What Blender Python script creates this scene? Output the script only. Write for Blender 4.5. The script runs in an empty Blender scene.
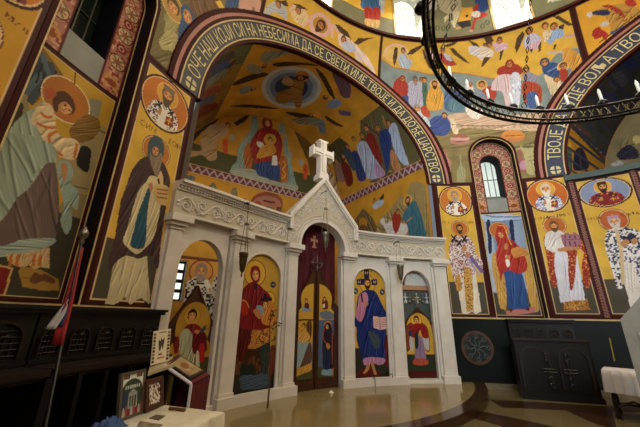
import bpy, bmesh, math, random
import numpy as np
from mathutils import Vector, Matrix
PI = math.pi
rad, deg = math.radians, math.degrees
C = bpy.context.scene.collection

# ------------------------------------------------------------------ camera
F, CX, CY = 304.0, 320.0, 213.5
PITCH, ROLL, HEAD = rad(19.0), rad(1.1), rad(32.5)
EYE = np.array([-4.04, 0.64, 1.6])
def _hd(v):
    c, s = math.cos(HEAD), math.sin(HEAD)
    return np.array([v[0]*c + v[1]*s, -v[0]*s + v[1]*c, v[2]])
_fw = np.array([0, math.cos(PITCH), math.sin(PITCH)]); _r0 = np.array([1.0, 0, 0]); _u0 = np.cross(_r0, _fw)
FW = _hd(_fw); RT = _hd(math.cos(ROLL)*_r0 + math.sin(ROLL)*_u0); UP = _hd(math.cos(ROLL)*_u0 - math.sin(ROLL)*_r0)
cam_d = bpy.data.cameras.new('camera'); cam = bpy.data.objects.new('camera', cam_d); C.objects.link(cam)
cam_d.sensor_width = 36.0; cam_d.lens = F/640*36; cam_d.clip_start = 0.05; cam_d.clip_end = 200
cam.matrix_world = Matrix(((RT[0], UP[0], -FW[0], EYE[0]), (RT[1], UP[1], -FW[1], EYE[1]), (RT[2], UP[2], -FW[2], EYE[2]), (0, 0, 0, 1)))
bpy.context.scene.camera = cam

# where a line of sight meets the walls of the church: used to measure the place off the photograph
def ray(x, y):
    d = FW*F + RT*(x-CX) - UP*(y-CY)
    return d/np.linalg.norm(d)
def on_cyl(x, y, r):
    d = ray(x, y); A = d[0]**2+d[1]**2; B = EYE[0]*d[0]+EYE[1]*d[1]; Q = EYE[0]**2+EYE[1]**2-r*r
    return EYE + d*((-B+math.sqrt(max(0, B*B-A*Q)))/A)
def on_z(x, y, z):
    d = ray(x, y); return EYE + d*((z-EYE[2])/d[2])
def on_y(x, y, b):
    d = ray(x, y); return EYE + d*((b-EYE[1])/d[1])
def on_x(x, y, a):
    d = ray(x, y); return EYE + d*((a-EYE[0])/d[0])

# ------------------------------------------------------------------ the shape of the church (dome axis = z axis, apse towards +y)
RW = 7.0           # radius of the round nave
RD = 6.5           # radius of the drum
ZD = 10.95         # foot of the drum
ZS = 5.62          # springing of the arches
RA = 3.55          # radius of the arches
def rz(z):
    if z <= 8.3: return RW
    t = min(1.0, (z-8.3)/(ZD-8.3)); return RW - (RW-RD)*t*t
def P_wall(s, z, d=0.0):      # s = arc length on the 7 m circle, d = distance into the room
    a = s/RW; r = rz(z)-d
    return (r*math.sin(a), r*math.cos(a), z)
def px_wall(x, y, off=0.0):
    z = 5.0
    for _ in range(6):
        p = on_cyl(x, y, rz(z)+off); z = p[2]
    return (math.atan2(p[0], p[1])*RW, p[2])

# ------------------------------------------------------------------ materials
def srgb(c):
    if isinstance(c, str):
        c = c.lstrip('#'); c = [int(c[i:i+2], 16)/255 for i in (0, 2, 4)]
    return tuple(x/12.92 if x <= 0.04045 else ((x+0.055)/1.055)**2.4 for x in c)
def new_mat(name):
    m = bpy.data.materials.new(name); m.use_nodes = True
    return m, m.node_tree, m.node_tree.nodes['Principled BSDF']
def mat(name, col, rough=0.6, metal=0.0, noise=0.12, scale=9.0, bump=0.0, col2=None, spec=0.5, coords='Object'):
    m, nt, b = new_mat(name)
    N, L = nt.nodes, nt.links
    c = srgb(col)
    c2 = srgb(col2) if col2 else tuple(x*(1-noise*2.2) for x in c)
    tc = N.new('ShaderNodeTexCoord'); no = N.new('ShaderNodeTexNoise')
    no.inputs['Scale'].default_value = scale; no.inputs['Detail'].default_value = 6
    L.new(tc.outputs[coords], no.inputs['Vector'])
    rp = N.new('ShaderNodeValToRGB'); rp.color_ramp.elements[0].position = 0.3; rp.color_ramp.elements[1].position = 0.7
    rp.color_ramp.elements[0].color = (*c2, 1); rp.color_ramp.elements[1].color = (*c, 1)
    L.new(no.outputs['Fac'], rp.inputs['Fac']); L.new(rp.outputs['Color'], b.inputs['Base Color'])
    b.inputs['Roughness'].default_value = rough; b.inputs['Metallic'].default_value = metal
    b.inputs['Specular IOR Level'].default_value = spec
    if bump:
        bp = N.new('ShaderNodeBump'); bp.inputs['Strength'].default_value = bump; bp.inputs['Distance'].default_value = 0.02
        L.new(no.outputs['Fac'], bp.inputs['Height']); L.new(bp.outputs['Normal'], b.inputs['Normal'])
    return m
def paint_mat(name, rough, mott=0.10, spec=0.2):
    m, nt, b = new_mat(name); N, L = nt.nodes, nt.links
    at = N.new('ShaderNodeAttribute'); at.attribute_name = 'paint'
    tc = N.new('ShaderNodeTexCoord'); no = N.new('ShaderNodeTexNoise'); no.inputs['Scale'].default_value = 3.5; no.inputs['Detail'].default_value = 8
    L.new(tc.outputs['Object'], no.inputs['Vector'])
    mr = N.new('ShaderNodeMapRange'); mr.inputs['To Min'].default_value = 1-mott; mr.inputs['To Max'].default_value = 1+mott
    mr.inputs['From Min'].default_value = 0.3; mr.inputs['From Max'].default_value = 0.7
    L.new(no.outputs['Fac'], mr.inputs['Value'])
    vm = N.new('ShaderNodeVectorMath'); vm.operation = 'SCALE'
    L.new(at.outputs['Color'], vm.inputs[0]); L.new(mr.outputs['Result'], vm.inputs['Scale'])
    L.new(vm.outputs['Vector'], b.inputs['Base Color'])
    b.inputs['Roughness'].default_value = rough; b.inputs['Specular IOR Level'].default_value = spec
    return m
def emit_mat(name, col, strength):
    m, nt, b = new_mat(name)
    b.inputs['Base Color'].default_value = (*srgb(col), 1)
    b.inputs['Emission Color'].default_value = (*srgb(col), 1); b.inputs['Emission Strength'].default_value = strength
    return m
M = {}
M['fresco'] = paint_mat('painted_plaster', 0.62)
M['icon'] = paint_mat('icon_paint', 0.38, 0.05)
M['print'] = paint_mat('printed_paper', 0.4, 0.02)
M['marble'] = mat('white_marble', '#ddd7ca', 0.33, noise=0.05, scale=3.0, col2='#d0c8b8')
M['marble_shaded'] = mat('shade_toned_marble', '#c6bb9f', 0.45, noise=0.05, scale=6.0)  # darker ground behind the carving: undercut shade put into the colour
M['wine'] = mat('wine_red_plaster', '#3c120c', 0.7, noise=0.12, spec=.12)
M['gold_line'] = mat('pale_gold_line', '#c9ad72', 0.55)
M['band_dark'] = mat('dark_band_plaster', '#23282c', 0.6, noise=0.1)
M['band_blue'] = mat('blue_band_plaster', '#232c44', 0.6, noise=0.1)
M['letter'] = mat('cream_lettering', '#d2c48c', 0.6)
M['pink'] = mat('pink_plaster', '#a8685a', 0.6)
M['reveal'] = mat('indigo_reveal_plaster', '#12131a', 0.7, spec=.15)
M['ochre'] = mat('ochre_plaster', '#b0781e', 0.65)
M['dado'] = mat('dark_green_dado', '#0d1713', 0.5, noise=0.2, scale=2.0, spec=.25)
M['wood'] = mat('dark_carved_wood', '#100a07', 0.42, noise=0.25, scale=7)
M['wood_worn'] = mat('worn_edge_wood', '#24160d', 0.45, noise=0.25, scale=12)
M['door_wood'] = mat('brown_icon_wood', '#4c2a19', 0.4, noise=0.2, scale=8)
M['iron'] = mat('black_iron', '#121110', 0.4, metal=0.7)
M['bronze'] = mat('aged_bronze', '#6b5a38', 0.38, metal=0.8, noise=0.25)
M['silver'] = mat('tarnished_silver', '#8d8674', 0.35, metal=0.85)
M['gold'] = mat('gilt_metal', '#c08a2a', 0.3, metal=0.9)
M['velvet'] = mat('crimson_velvet', '#5d0a14', 0.8, noise=0.15, scale=5)
M['cloth'] = mat('cream_tablecloth', '#d6cdb2', 0.8, noise=0.06, scale=14)
M['white_cloth'] = mat('white_cloth', '#d8d6d6', 0.8, noise=0.05)
M['wax'] = mat('candle_wax', '#efe8d6', 0.5)
M['paper'] = mat('white_paper', '#e6ddc8', 0.6, noise=0.03)
M['pane'] = emit_mat('bright_daylight_pane', '#eef4ea', 1.15)
M['pane_dark'] = mat('dark_green_glass', '#1f2a22', 0.12)
M['pane_soft'] = emit_mat('soft_daylight_pane', '#c8cfc4', 0.55)
M['white_frame'] = mat('white_window_plaster', '#c9ccc4', 0.6, noise=0.04)

# ------------------------------------------------------------------ mesh helpers
def link(name, me, m, parent=None, smooth=False):
    o = bpy.data.objects.new(name, me); C.objects.link(o)
    for mm in (m if isinstance(m, (list, tuple)) else [m]): me.materials.append(mm)
    if smooth: me.polygons.foreach_set('use_smooth', [True]*len(me.polygons))
    if parent is not None:
        o.parent = parent; o.matrix_parent_inverse = Matrix.Translation(-Vector(parent.location)) if parent.type == 'EMPTY' else Matrix.Identity(4)
        if parent.type != 'EMPTY' and parent.parent is not None: pass
    return o
def obj(name, bm, m, parent=None, smooth=False):
    bmesh.ops.recalc_face_normals(bm, faces=bm.faces[:])
    me = bpy.data.meshes.new(name); bm.to_mesh(me); bm.free()
    return link(name, me, m, parent, smooth)
def tag(o, label=None, cat=None, group=None, kind=None):
    if label: o['label'] = label
    if cat: o['category'] = cat
    if group: o['group'] = group
    if kind: o['kind'] = kind
    return o
def thing(name, label, cat, loc=(0, 0, 0), group=None, kind=None):
    o = bpy.data.objects.new(name, None); C.objects.link(o); o.location = loc; o.empty_display_size = 0.1
    return tag(o, label, cat, group, kind)
def struct(name, bm, m, smooth=False):
    return tag(obj(name, bm, m, None, smooth), kind='structure')
def quad(bm, a, b, c, d):
    return bm.faces.new([bm.verts.new(p) for p in (a, b, c, d)])
def box(bm, c, s, rot=None):
    r = rot or Matrix.Identity(3); vs = []
    for x in (-.5, .5):
        for y in (-.5, .5):
            for z in (-.5, .5): vs.append(bm.verts.new(Vector(c) + r @ Vector((x*s[0], y*s[1], z*s[2]))))
    for f in ((0, 1, 3, 2), (4, 6, 7, 5), (0, 4, 5, 1), (2, 3, 7, 6), (0, 2, 6, 4), (1, 5, 7, 3)): bm.faces.new([vs[i] for i in f])
def rotz(a): return Matrix.Rotation(a, 3, 'Z')
def tube(bm, pts, r, n=6, closed=False, caps=True):
    pts = [Vector(p) for p in pts]; m = len(pts); rr = r if isinstance(r, (list, tuple)) else [r]*m
    rings = []; ref = None
    for i, p in enumerate(pts):
        if closed: t = pts[(i+1) % m] - pts[i-1]
        else: t = pts[min(i+1, m-1)] - pts[max(i-1, 0)]
        if t.length < 1e-9: t = Vector((0, 0, 1))
        t.normalize()
        if ref is None: ref = Vector((0, 0, 1)) if abs(t.z) < .9 else Vector((1, 0, 0))
        u = t.cross(ref)
        if u.length < 1e-6: u = t.orthogonal()
        u.normalize(); v = u.cross(t).normalized(); ref = v
        rings.append([bm.verts.new(p + u*(math.cos(2*PI*k/n)*rr[i]) + v*(math.sin(2*PI*k/n)*rr[i])) for k in range(n)])
    for i in range(m if closed else m-1):
        a, b = rings[i], rings[(i+1) % m]
        for k in range(n): bm.faces.new((a[k], a[(k+1) % n], b[(k+1) % n], b[k]))
    if caps and not closed:
        bm.faces.new(rings[0]); bm.faces.new(rings[-1])
def lathe(bm, prof, c=(0, 0, 0), n=20):
    rings = [[bm.verts.new((c[0]+r*math.cos(2*PI*k/n), c[1]+r*math.sin(2*PI*k/n), c[2]+z)) for k in range(n)] for r, z in prof]
    for a, b in zip(rings, rings[1:]):
        for k in range(n): bm.faces.new((a[k], a[(k+1) % n], b[(k+1) % n], b[k]))
    bm.faces.new(rings[0]); bm.faces.new(rings[-1])
def ball(bm, c, r, n=8, sz=1.0):
    lathe(bm, [(max(1e-4, r*math.sin(PI*i/n)), -r*sz*math.cos(PI*i/n)) for i in range(n+1)], c, n*2)
def slab(bm, poly, f, d0, d1, step=0.22, vstep=None):
    """A plate with the outline poly (u, v), bent onto the surface f(u, v, d) between depths d0 and d1."""
    t = bmesh.new()
    vs = [t.verts.new((p[0], p[1], 0)) for p in poly]; t.faces.new(vs).normal_update()
    us = [p[0] for p in poly]; vv = [p[1] for p in poly]
    bmesh.ops.triangulate(t, faces=t.faces[:])
    if step:
        k = math.floor(min(us)/step)+1
        while k*step < max(us)-1e-6:
            bmesh.ops.bisect_plane(t, geom=t.verts[:]+t.edges[:]+t.faces[:], dist=1e-6, plane_co=(k*step, 0, 0), plane_no=(1, 0, 0)); k += 1
    if vstep:
        k = math.floor(min(vv)/vstep)+1
        while k*vstep < max(vv)-1e-6:
            bmesh.ops.bisect_plane(t, geom=t.verts[:]+t.edges[:]+t.faces[:], dist=1e-6, plane_co=(0, k*vstep, 0), plane_no=(0, 1, 0)); k += 1
    t.verts.index_update()
    A = [bm.verts.new(f(v.co.x, v.co.y, d0)) for v in t.verts]
    if d1 is None:
        for fc in t.faces: bm.faces.new([A[v.index] for v in fc.verts])
    else:
        B = [bm.verts.new(f(v.co.x, v.co.y, d1)) for v in t.verts]
        for fc in t.faces:
            bm.faces.new([A[v.index] for v in fc.verts]); bm.faces.new([B[v.index] for v in reversed(fc.verts)])
        for e in t.edges:
            if len(e.link_faces) == 1:
                a, b = e.verts[0].index, e.verts[1].index
                bm.faces.new((A[a], A[b], B[b], B[a]))
    t.free()
def arc(cx, cz, r, a0, a1, n=18, ry=None):
    ry = ry or r
    return [(cx + r*math.sin(a0+(a1-a0)*i/n), cz + ry*math.cos(a0+(a1-a0)*i/n)) for i in range(n+1)]
def ring_poly(cx, cz, r0, r1, a0, a1, n=28):
    return arc(cx, cz, r0, a0, a1, n) + arc(cx, cz, r1, a1, a0, n)
def glyph_tris(text, size=1.0):
    cu = bpy.data.curves.new('tmp_text', 'FONT'); cu.body = text; cu.size = size; cu.resolution_u = 2
    o = bpy.data.objects.new('tmp_text', cu); C.objects.link(o)
    bpy.context.view_layer.update()
    me = bpy.data.meshes.new_from_object(o.evaluated_get(bpy.context.evaluated_depsgraph_get()))
    me.calc_loop_triangles()
    V = [tuple(v.co[:2]) for v in me.vertices]; T = [tuple(t.vertices) for t in me.loop_triangles]
    C.objects.unlink(o); bpy.data.objects.remove(o); bpy.data.curves.remove(cu); bpy.data.meshes.remove(me)
    return V, T
# ------------------------------------------------------------------ brush work: every fresco is laid out as a fine net of wall cells, each holding its own pigment
def lin(c): return np.array(srgb(c))
def cr(pts, n=5, closed=True):       # smooth closed outline through the points
    out = []; m = len(pts)
    for i in range(m if closed else m-1):
        p0, p1, p2, p3 = (np.array(pts[(i+k) % m] if closed else pts[min(max(i+k, 0), m-1)], float) for k in (-1, 0, 1, 2))
        for j in range(n):
            t = j/n
            out.append(tuple(0.5*((2*p1)+(-p0+p2)*t+(2*p0-5*p1+4*p2-p3)*t*t+(-p0+3*p1-3*p2+p3)*t**3)))
    if not closed: out.append(tuple(pts[-1]))
    return out
class Canvas:
    def __init__(s, u0, u1, v0, v1, cell, base, px=None):
        s.nu, s.nv = int(math.ceil((u1-u0)/cell))+1, int(math.ceil((v1-v0)/cell))+1
        s.u, s.v = np.linspace(u0, u1, s.nu), np.linspace(v0, v1, s.nv)
        s.U, s.V = np.meshgrid(s.u, s.v)
        s.cell = cell
        s.col = np.empty((s.nv, s.nu, 3)); s.col[:] = lin(base); s.id = np.zeros((s.nv, s.nu), np.int16); s.part = 0
        s.px = px; s.rot = 0; s.tilt0 = 0; s.names = {}; s.T = None; s.clip = None; s.rng = np.random.default_rng(7)
        s.keep = np.ones((s.nv, s.nu), bool)
    def new(s, name):                # the next strokes belong to a part of their own
        s.part = 20+len(s.names); s.names[s.part] = name
    def frame(s, reg, w):            # read outlines in an enlarged piece of the photograph, w pixels wide
        k = (reg[2]-reg[0])/w; s.T = lambda p: (reg[0]+p[0]*k, reg[1]+p[1]*k)
    def q(s, p):
        if s.T: p = s.T(p)
        return s.px(*p) if s.px else p
    def mask(s, pts, raw=False):
        P = pts if raw else [s.q(p) for p in pts]
        a = np.array(P, float); m = np.zeros((s.nv, s.nu), bool)
        i0, i1 = np.searchsorted(s.u, [a[:, 0].min(), a[:, 0].max()]); j0, j1 = np.searchsorted(s.v, [a[:, 1].min(), a[:, 1].max()])
        i0, j0 = max(0, i0-1), max(0, j0-1); i1, j1 = min(s.nu, i1+1), min(s.nv, j1+1)
        if i1 <= i0 or j1 <= j0: return m
        U, V = s.U[j0:j1, i0:i1], s.V[j0:j1, i0:i1]; r = np.zeros(U.shape, bool)
        x1, y1 = a[-1]
        for x2, y2 in a:
            if y1 != y2:
                r ^= ((y1 > V) != (y2 > V)) & (U < (x2-x1)*(V-y1)/(y2-y1)+x1)
            x1, y1 = x2, y2
        m[j0:j1, i0:i1] = r
        return m
    def put(s, m, c, part=None):
        if s.clip is not None: m = m & s.clip
        s.col[m] = lin(c) if isinstance(c, (str, tuple, list)) else c
        p = s.part if part is None else part
        s.id[m] = p
        return m
    def fill(s, pts, c, sm=False, part=None, raw=False):
        if sm: pts = cr(pts)
        return s.put(s.mask(pts, raw), c, part)
    def ell(s, cx, cy, rx, ry, c, rot=0.0, part=None, n=28):
        k, w = math.cos(rot), math.sin(rot)
        return s.fill([(cx+rx*math.cos(2*PI*i/n)*k-ry*math.sin(2*PI*i/n)*w, cy+rx*math.cos(2*PI*i/n)*w+ry*math.sin(2*PI*i/n)*k) for i in range(n)], c, part=part)
    def line(s, pts, w, c, sm=False, part=None, raw=False, closed=False):
        if sm: pts = cr(pts, 5, closed)
        P = [np.array(p if raw else s.q(p), float) for p in pts]
        if closed: P.append(P[0])
        for a, b in zip(P, P[1:]):
            d = b-a; L = np.hypot(*d)
            if L < 1e-9: continue
            n = np.array([-d[1], d[0]])/L*w/2; e = d/L*w/4
            s.fill([a+n-e, b+n+e, b-n+e, a-n-e], c, part=part, raw=True)
    def cloth(s, pts, c, n=5, amp=0.35, ang=90.0, sm=True, seed=0, part=None, raw=False):
        """a painted garment: flat pigment with the painter's parallel fold strokes, lighter and darker"""
        m = s.fill(pts, c, sm, part, raw)
        if s.clip is not None: m = m & s.clip
        if not m.any(): return m
        n = int(n*1.5)+1
        uu, vv = s.U[m], s.V[m]
        a = rad(ang+s.rot); w = (uu*math.sin(a) - vv*math.cos(a)); t = (uu*math.cos(a)+vv*math.sin(a))
        L = max(1e-6, w.max()-w.min()); H = max(1e-6, t.max()-t.min())
        x = (w-w.min())/L; y = (t-t.min())/H
        g_ = np.random.default_rng(int(1000*abs(a+len(pts)*.37+n)) + seed); fb = np.zeros_like(x)
        asp = H/L
        for i in range(n+2):             # a few long fold strokes, each a dark line with a light ridge beside it, fanning a little
            x0 = (i+.2+.6*g_.random())/(n+2); sl = (g_.random()-.5)*.28; cv_ = (g_.random()-.5)*.20; y0, y1 = sorted((g_.random()*.7-.15, .35+g_.random()*.8))
            xc = x0+sl*(y-.5)+cv_*np.sin(y*PI)
            w0 = (.20+.14*g_.random())/(n+2)
            e = np.clip(np.minimum(y-y0, y1-y)*6, 0, 1)
            dxx = (x-xc)/w0
            fb -= e*np.exp(-dxx*dxx*2.2)*(.9+.5*g_.random()); fb += .8*e*np.exp(-(dxx-1.5)**2*1.6)
        for i in range(max(1, n//3)):    # and one or two slanting ones
            x0 = g_.random(); sl = (g_.random()-.5)*1.8; xc = x0+sl*(y-g_.random()); dxx = (x-xc)/(.22/(n+2)*2)
            e = np.clip(1-np.abs(y-g_.random())*3.2, 0, 1); fb -= .8*e*np.exp(-dxx*dxx*2)
        fw_ = np.abs((((x+.12*(y-.5)*np.sin(x*5+n))*n*1.9+.25*np.sin(y*5+n)) % 1.0)-.5)*4-1; fb += .34*fw_*np.abs(fw_)*(.4+.6*np.sin(y*4+x*9+n)**2)
        fb = np.clip(fb, -1.5, 1.3)
        g = np.clip(1+amp*1.5*fb, .22, 1.75)
        s.col[m] = np.clip(lin(c)*g[:, None]+np.maximum(0, fb)[:, None]*amp*.07, 0, 1)
        return m
    def speckle(s, m, cols, size=2, dens=0.5, seed=1):
        g = np.random.default_rng(seed); h, w = s.nv//size+2, s.nu//size+2
        r = g.random((h, w)).repeat(size, 0).repeat(size, 1)[:s.nv, :s.nu]; k = g.integers(0, len(cols), (h, w)).repeat(size, 0).repeat(size, 1)[:s.nv, :s.nu]
        if s.clip is not None: m = m & s.clip
        for i, c in enumerate(cols): s.col[m & (r < dens) & (k == i)] = lin(c)
    def mottle(s, m, amp=0.15, scale=0.12, seed=3):
        g = np.random.default_rng(seed)
        h, w = int((s.v[-1]-s.v[0])/scale)+3, int((s.u[-1]-s.u[0])/scale)+3
        z = g.random((h, w)); y = (s.V-s.v[0])/scale; x = (s.U-s.u[0])/scale
        j, i = y.astype(int), x.astype(int); fy, fx = y-j, x-i; fy = fy*fy*(3-2*fy); fx = fx*fx*(3-2*fx)
        n = z[j, i]*(1-fy)*(1-fx)+z[j, i+1]*(1-fy)*fx+z[j+1, i]*fy*(1-fx)+z[j+1, i+1]*fy*fx
        s.col[m] = np.clip(s.col[m]*(1+amp*(n[m]-.5)*2)[:, None], 0, 1)
    def text(s, txt, x, y, size, c, dx=(1, 0), dy=(0, 1), part=None):
        V, T = glyph_tris(txt, size)
        if not V: return
        W = max(p[0] for p in V)
        P = [(x+(p[0]-W/2)*dx[0]+p[1]*dy[0], y+(p[0]-W/2)*dx[1]+p[1]*dy[1]) for p in V]
        for t in T: s.fill([P[i] for i in t], c, part=part, raw=True)
    def border(s, w, c):
        m = (s.U < s.u[0]+w) | (s.U > s.u[-1]-w) | (s.V < s.v[0]+w) | (s.V > s.v[-1]-w)
        s.put(m, c, 0)
    # ---- a head seen from the front: oval face, hair, beard, eyes, brows, nose and mouth; sizes as fractions of the head's half width
    def head(s, x, y, r, skin='#b07a48', hair='#3a2415', beard=None, tilt=0.0, halo=None, halo_r=None, rim='#d8b070', hood=None, hpart=None, blen=1.0, turn=0.0, crown=None):
        """x, y = centre of the face and r = its half width, all in wall metres"""
        tilt += s.tilt0; c_, s_ = math.cos(tilt), math.sin(tilt)
        Q = lambda a, b: (x + r*(a*c_ - b*s_), y + r*(a*s_ + b*c_))
        E = lambda a, b, ra, rb, c, n=18, pt=None: s.fill([Q(a+ra*math.cos(2*PI*i/n), b+rb*math.sin(2*PI*i/n)) for i in range(n)], c, raw=True, part=pt)
        if halo:
            h = halo_r or 2.3*r
            k = h/r
            E(0, 0.1, k, k, rim, 40, hpart); E(0, 0.1, k*.93, k*.93, halo, 40, hpart)
        if hood: E(0, .15, 1.45, 1.85, hood)
        elif hair: E(0, .25, 1.22, 1.5, hair)
        E(turn*.15, -.05, .92, 1.25, skin)
        sh = tuple(v*.62 for v in (int(skin[1:3], 16)/255, int(skin[3:5], 16)/255, int(skin[5:7], 16)/255))
        lt = tuple(min(1, v*1.22) for v in (int(skin[1:3], 16)/255, int(skin[3:5], 16)/255, int(skin[5:7], 16)/255))
        E(turn*.3+.05, -.1, .62, .95, lt)
        if beard:
            s.fill([Q(-.95, -.25), Q(-.5, -.5), Q(0, -.62), Q(.5, -.5), Q(.95, -.25), Q(.85, -1.1), Q(.4, -1.3-.75*blen), Q(0, -1.4-.95*blen), Q(-.4, -1.3-.75*blen), Q(-.85, -1.1)], beard, raw=True, sm=True)
            E(turn*.25, -.78, .3, .1, '#6a3020')
        else: E(turn*.25, -.68, .3, .1, '#7a3a26')
        for k in (-1, 1):
            E(turn*.25+.4*k, .12, .2, .1, '#1e120a'); E(turn*.25+.4*k, .34, .28, .06, '#2e1c10')
        E(turn*.3, -.2, .09, .32, sh)
        if hair and not hood: s.fill([Q(-1.1, .5), Q(-.7, 1.15), Q(0, 1.5), Q(.7, 1.15), Q(1.1, .5), Q(.6, .72), Q(0, .82), Q(-.6, .72)], hair, raw=True, sm=True)
        if crown: s.fill([Q(-1, .8), Q(-1.15, 1.75), Q(-.4, 1.6), Q(0, 2.0), Q(.4, 1.6), Q(1.15, 1.75), Q(1, .8)], crown, raw=True)

def split_islands(fid, parts, names, keep):
    """strokes that belong together but lie apart become parts of their own; stray specks fall back to the ground"""
    for k in list(range(1, len(parts)+1))+sorted(names):
        nm = parts[k-1] if k < 20 else names[k]
        if 'halo' in nm: continue
        m = (fid == k) & keep
        if not m.any(): continue
        J, I = np.nonzero(m); j0, j1, i0, i1 = J.min(), J.max()+1, I.min(), I.max()+1
        sub = m[j0:j1, i0:i1]; lab = np.where(sub, np.arange(1, sub.size+1).reshape(sub.shape), 0)
        while True:
            new = lab.copy()
            for ax in (0, 1):               # sweep the largest mark through each connected run
                for rev in (False, True):
                    L = np.moveaxis(new, ax, 0); L = L[::-1] if rev else L
                    for r in range(1, len(L)):
                        on = (L[r] > 0) & (L[r-1] > 0); L[r][on] = np.maximum(L[r][on], L[r-1][on])
            if (new == lab).all(): break
            lab = new
        v, c = np.unique(lab[lab > 0], return_counts=True); o = np.argsort(-c)
        for n, q in enumerate(o):
            if n == 0: continue
            sel = lab == v[q]; t = fid[j0:j1, i0:i1]
            if c[q] < .12*c[o[0]] or c[q] < 25: t[sel] = 0
            else: nk = 20+len(names); names[nk] = nm; t[sel] = nk
    return fid
def fresco(cv, name, label, f, parts=(), m=None, cat='fresco', group=None, lift=0.004, parent=None):
    """hang the finished canvas on the surface f(u, v, d); cells of part 1, 2 ... become the child meshes named in parts"""
    nu, nv = cv.nu, cv.nv
    keep = cv.keep[:-1, :-1] & cv.keep[1:, :-1] & cv.keep[:-1, 1:] & cv.keep[1:, 1:]
    fid = cv.id[:-1, :-1]
    pos = None
    root = None
    fid = split_islands(fid.copy(), parts, cv.names, keep)
    fv = f(cv.U.ravel(), cv.V.ravel(), lift)
    XYZ = np.stack(np.broadcast_arrays(*fv), 1).astype(np.float32)
    RGB = np.concatenate([np.clip(cv.col.reshape(-1, 3), 0, 1), np.ones((nu*nv, 1))], 1).astype(np.float32)
    jj, ii = np.mgrid[0:nv-1, 0:nu-1]
    quads = np.stack([jj*nu+ii, jj*nu+ii+1, (jj+1)*nu+ii+1, (jj+1)*nu+ii], -1)
    for k in list(range(len(parts)+1))+sorted(cv.names):
        sel = quads[keep & (fid == k)] if k else quads[keep & ((fid == 0) | ((fid > len(parts)) & (fid < 20)))]
        nm = name if k == 0 else cv.names[k] if k >= 20 else parts[k-1]
        if len(sel) == 0 and k: continue
        used, inv = np.unique(sel.ravel(), return_inverse=True)
        me = bpy.data.meshes.new(nm)
        me.vertices.add(len(used)); me.vertices.foreach_set('co', XYZ[used].ravel())
        me.loops.add(len(inv)); me.loops.foreach_set('vertex_index', inv.astype(np.int32))
        me.polygons.add(len(sel)); me.polygons.foreach_set('loop_start', np.arange(0, len(inv), 4, dtype=np.int32))
        try: me.polygons.foreach_set('loop_total', np.full(len(sel), 4, np.int32))
        except Exception: pass
        me.update(calc_edges=True)
        at = me.color_attributes.new('paint', 'FLOAT_COLOR', 'POINT'); at.data.foreach_set('color', RGB[used].ravel())
        me.polygons.foreach_set('use_smooth', np.ones(len(sel), bool))
        me.materials.append(m or M['fresco'])
        o = bpy.data.objects.new(nm, me); C.objects.link(o)
        if k == 0:
            root = o
            if parent is None: tag(o, label, cat, group)
            else: o.parent = parent; o.matrix_parent_inverse = Matrix.Translation(-Vector(parent.location))
        else: o.parent = root
    return root
def F_wall(s, z, d=0.0):
    a = s/RW; t = np.clip((z-8.3)/(ZD-8.3), 0, 1); r = RW-(RW-RD)*t*t-d
    return r*np.sin(a), r*np.cos(a), z
def F_cyl(R):
    def f(s, z, d=0.0): return (R-d)*np.sin(s/R), (R-d)*np.cos(s/R), z
    return f
def px_cyl(R):
    def g(x, y):
        p = on_cyl(x, y, R); return (math.atan2(p[0], p[1])*R, p[2])
    return g
# ------------------------------------------------------------------ setting
NCL, NC, NH, NZ, NR = -rad(44.15)*RW, rad(45.95)*RW, 0.605, 6.55, 7.28        # the window recesses in the piers: centre, half width, arch centre, back radius
ARCHES = (0.0, 90.0)
DRUMW = [-5.0, 26.5, 56.6, 87, 117.5, 148, 178.5, 209, 239.5, 270, 300.5, 326]
def lines(a, b, step, extra):
    v = set(np.round(np.arange(a, b+1e-6, step), 4)) | set(e for e in extra if a <= e <= b)
    v = sorted(v); out = [v[0]]
    for x in v[1:]:
        if x-out[-1] < 0.02:
            if x in extra: out[-1] = x
            continue
        out.append(x)
    return out
def cut_wall(s, z):
    for A in ARCHES:
        ds = s-rad(A)*RW
        if A == 0.0 and z < ZS and abs(ds) < 3.66: return True
        if A == 90.0 and 5.45 < z < ZS and abs(ds) < 3.66: return True
        if z >= ZS and math.hypot(ds, z-ZS) < RA+0.36: return True
    for A in (NCL, NC):
        ds = s-A
        if abs(ds) < NH and 1.72 < z < NZ: return True
        if z >= NZ and math.hypot(ds, z-NZ) < NH+0.02: return True
    return False
def build_wall():
    parts = [('wall_apse_side', -75, 135, 0.1), ('wall_west', 135, 285, 0.6)]
    for nm, a0, a1, st in parts:
        ex = [-3.66, 3.66, rad(90)*RW-3.66, rad(90)*RW+3.66, NC-NH, NC+NH, NCL-NH, NCL+NH]
        ss = lines(rad(a0)*RW, rad(a1)*RW, st, ex); zz = lines(0, ZD, st, [1.72, 5.45, ZS, 1.68])
        bm = bmesh.new(); V = {}
        def v(i, j):
            if (i, j) not in V: V[i, j] = bm.verts.new(P_wall(ss[i], zz[j]))
            return V[i, j]
        for i in range(len(ss)-1):
            for j in range(len(zz)-1):
                cs, cz = (ss[i]+ss[i+1])/2, (zz[j]+zz[j+1])/2
                if nm == 'wall_apse_side' and cut_wall(cs, cz): continue
                f = bm.faces.new((v(i, j), v(i+1, j), v(i+1, j+1), v(i, j+1)))
                f.material_index = 1 if cz < 1.68 else 0
        struct(nm, bm, [M['wine'] if nm == 'wall_apse_side' else M['ochre'], M['dado']], True)
build_wall()

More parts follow.
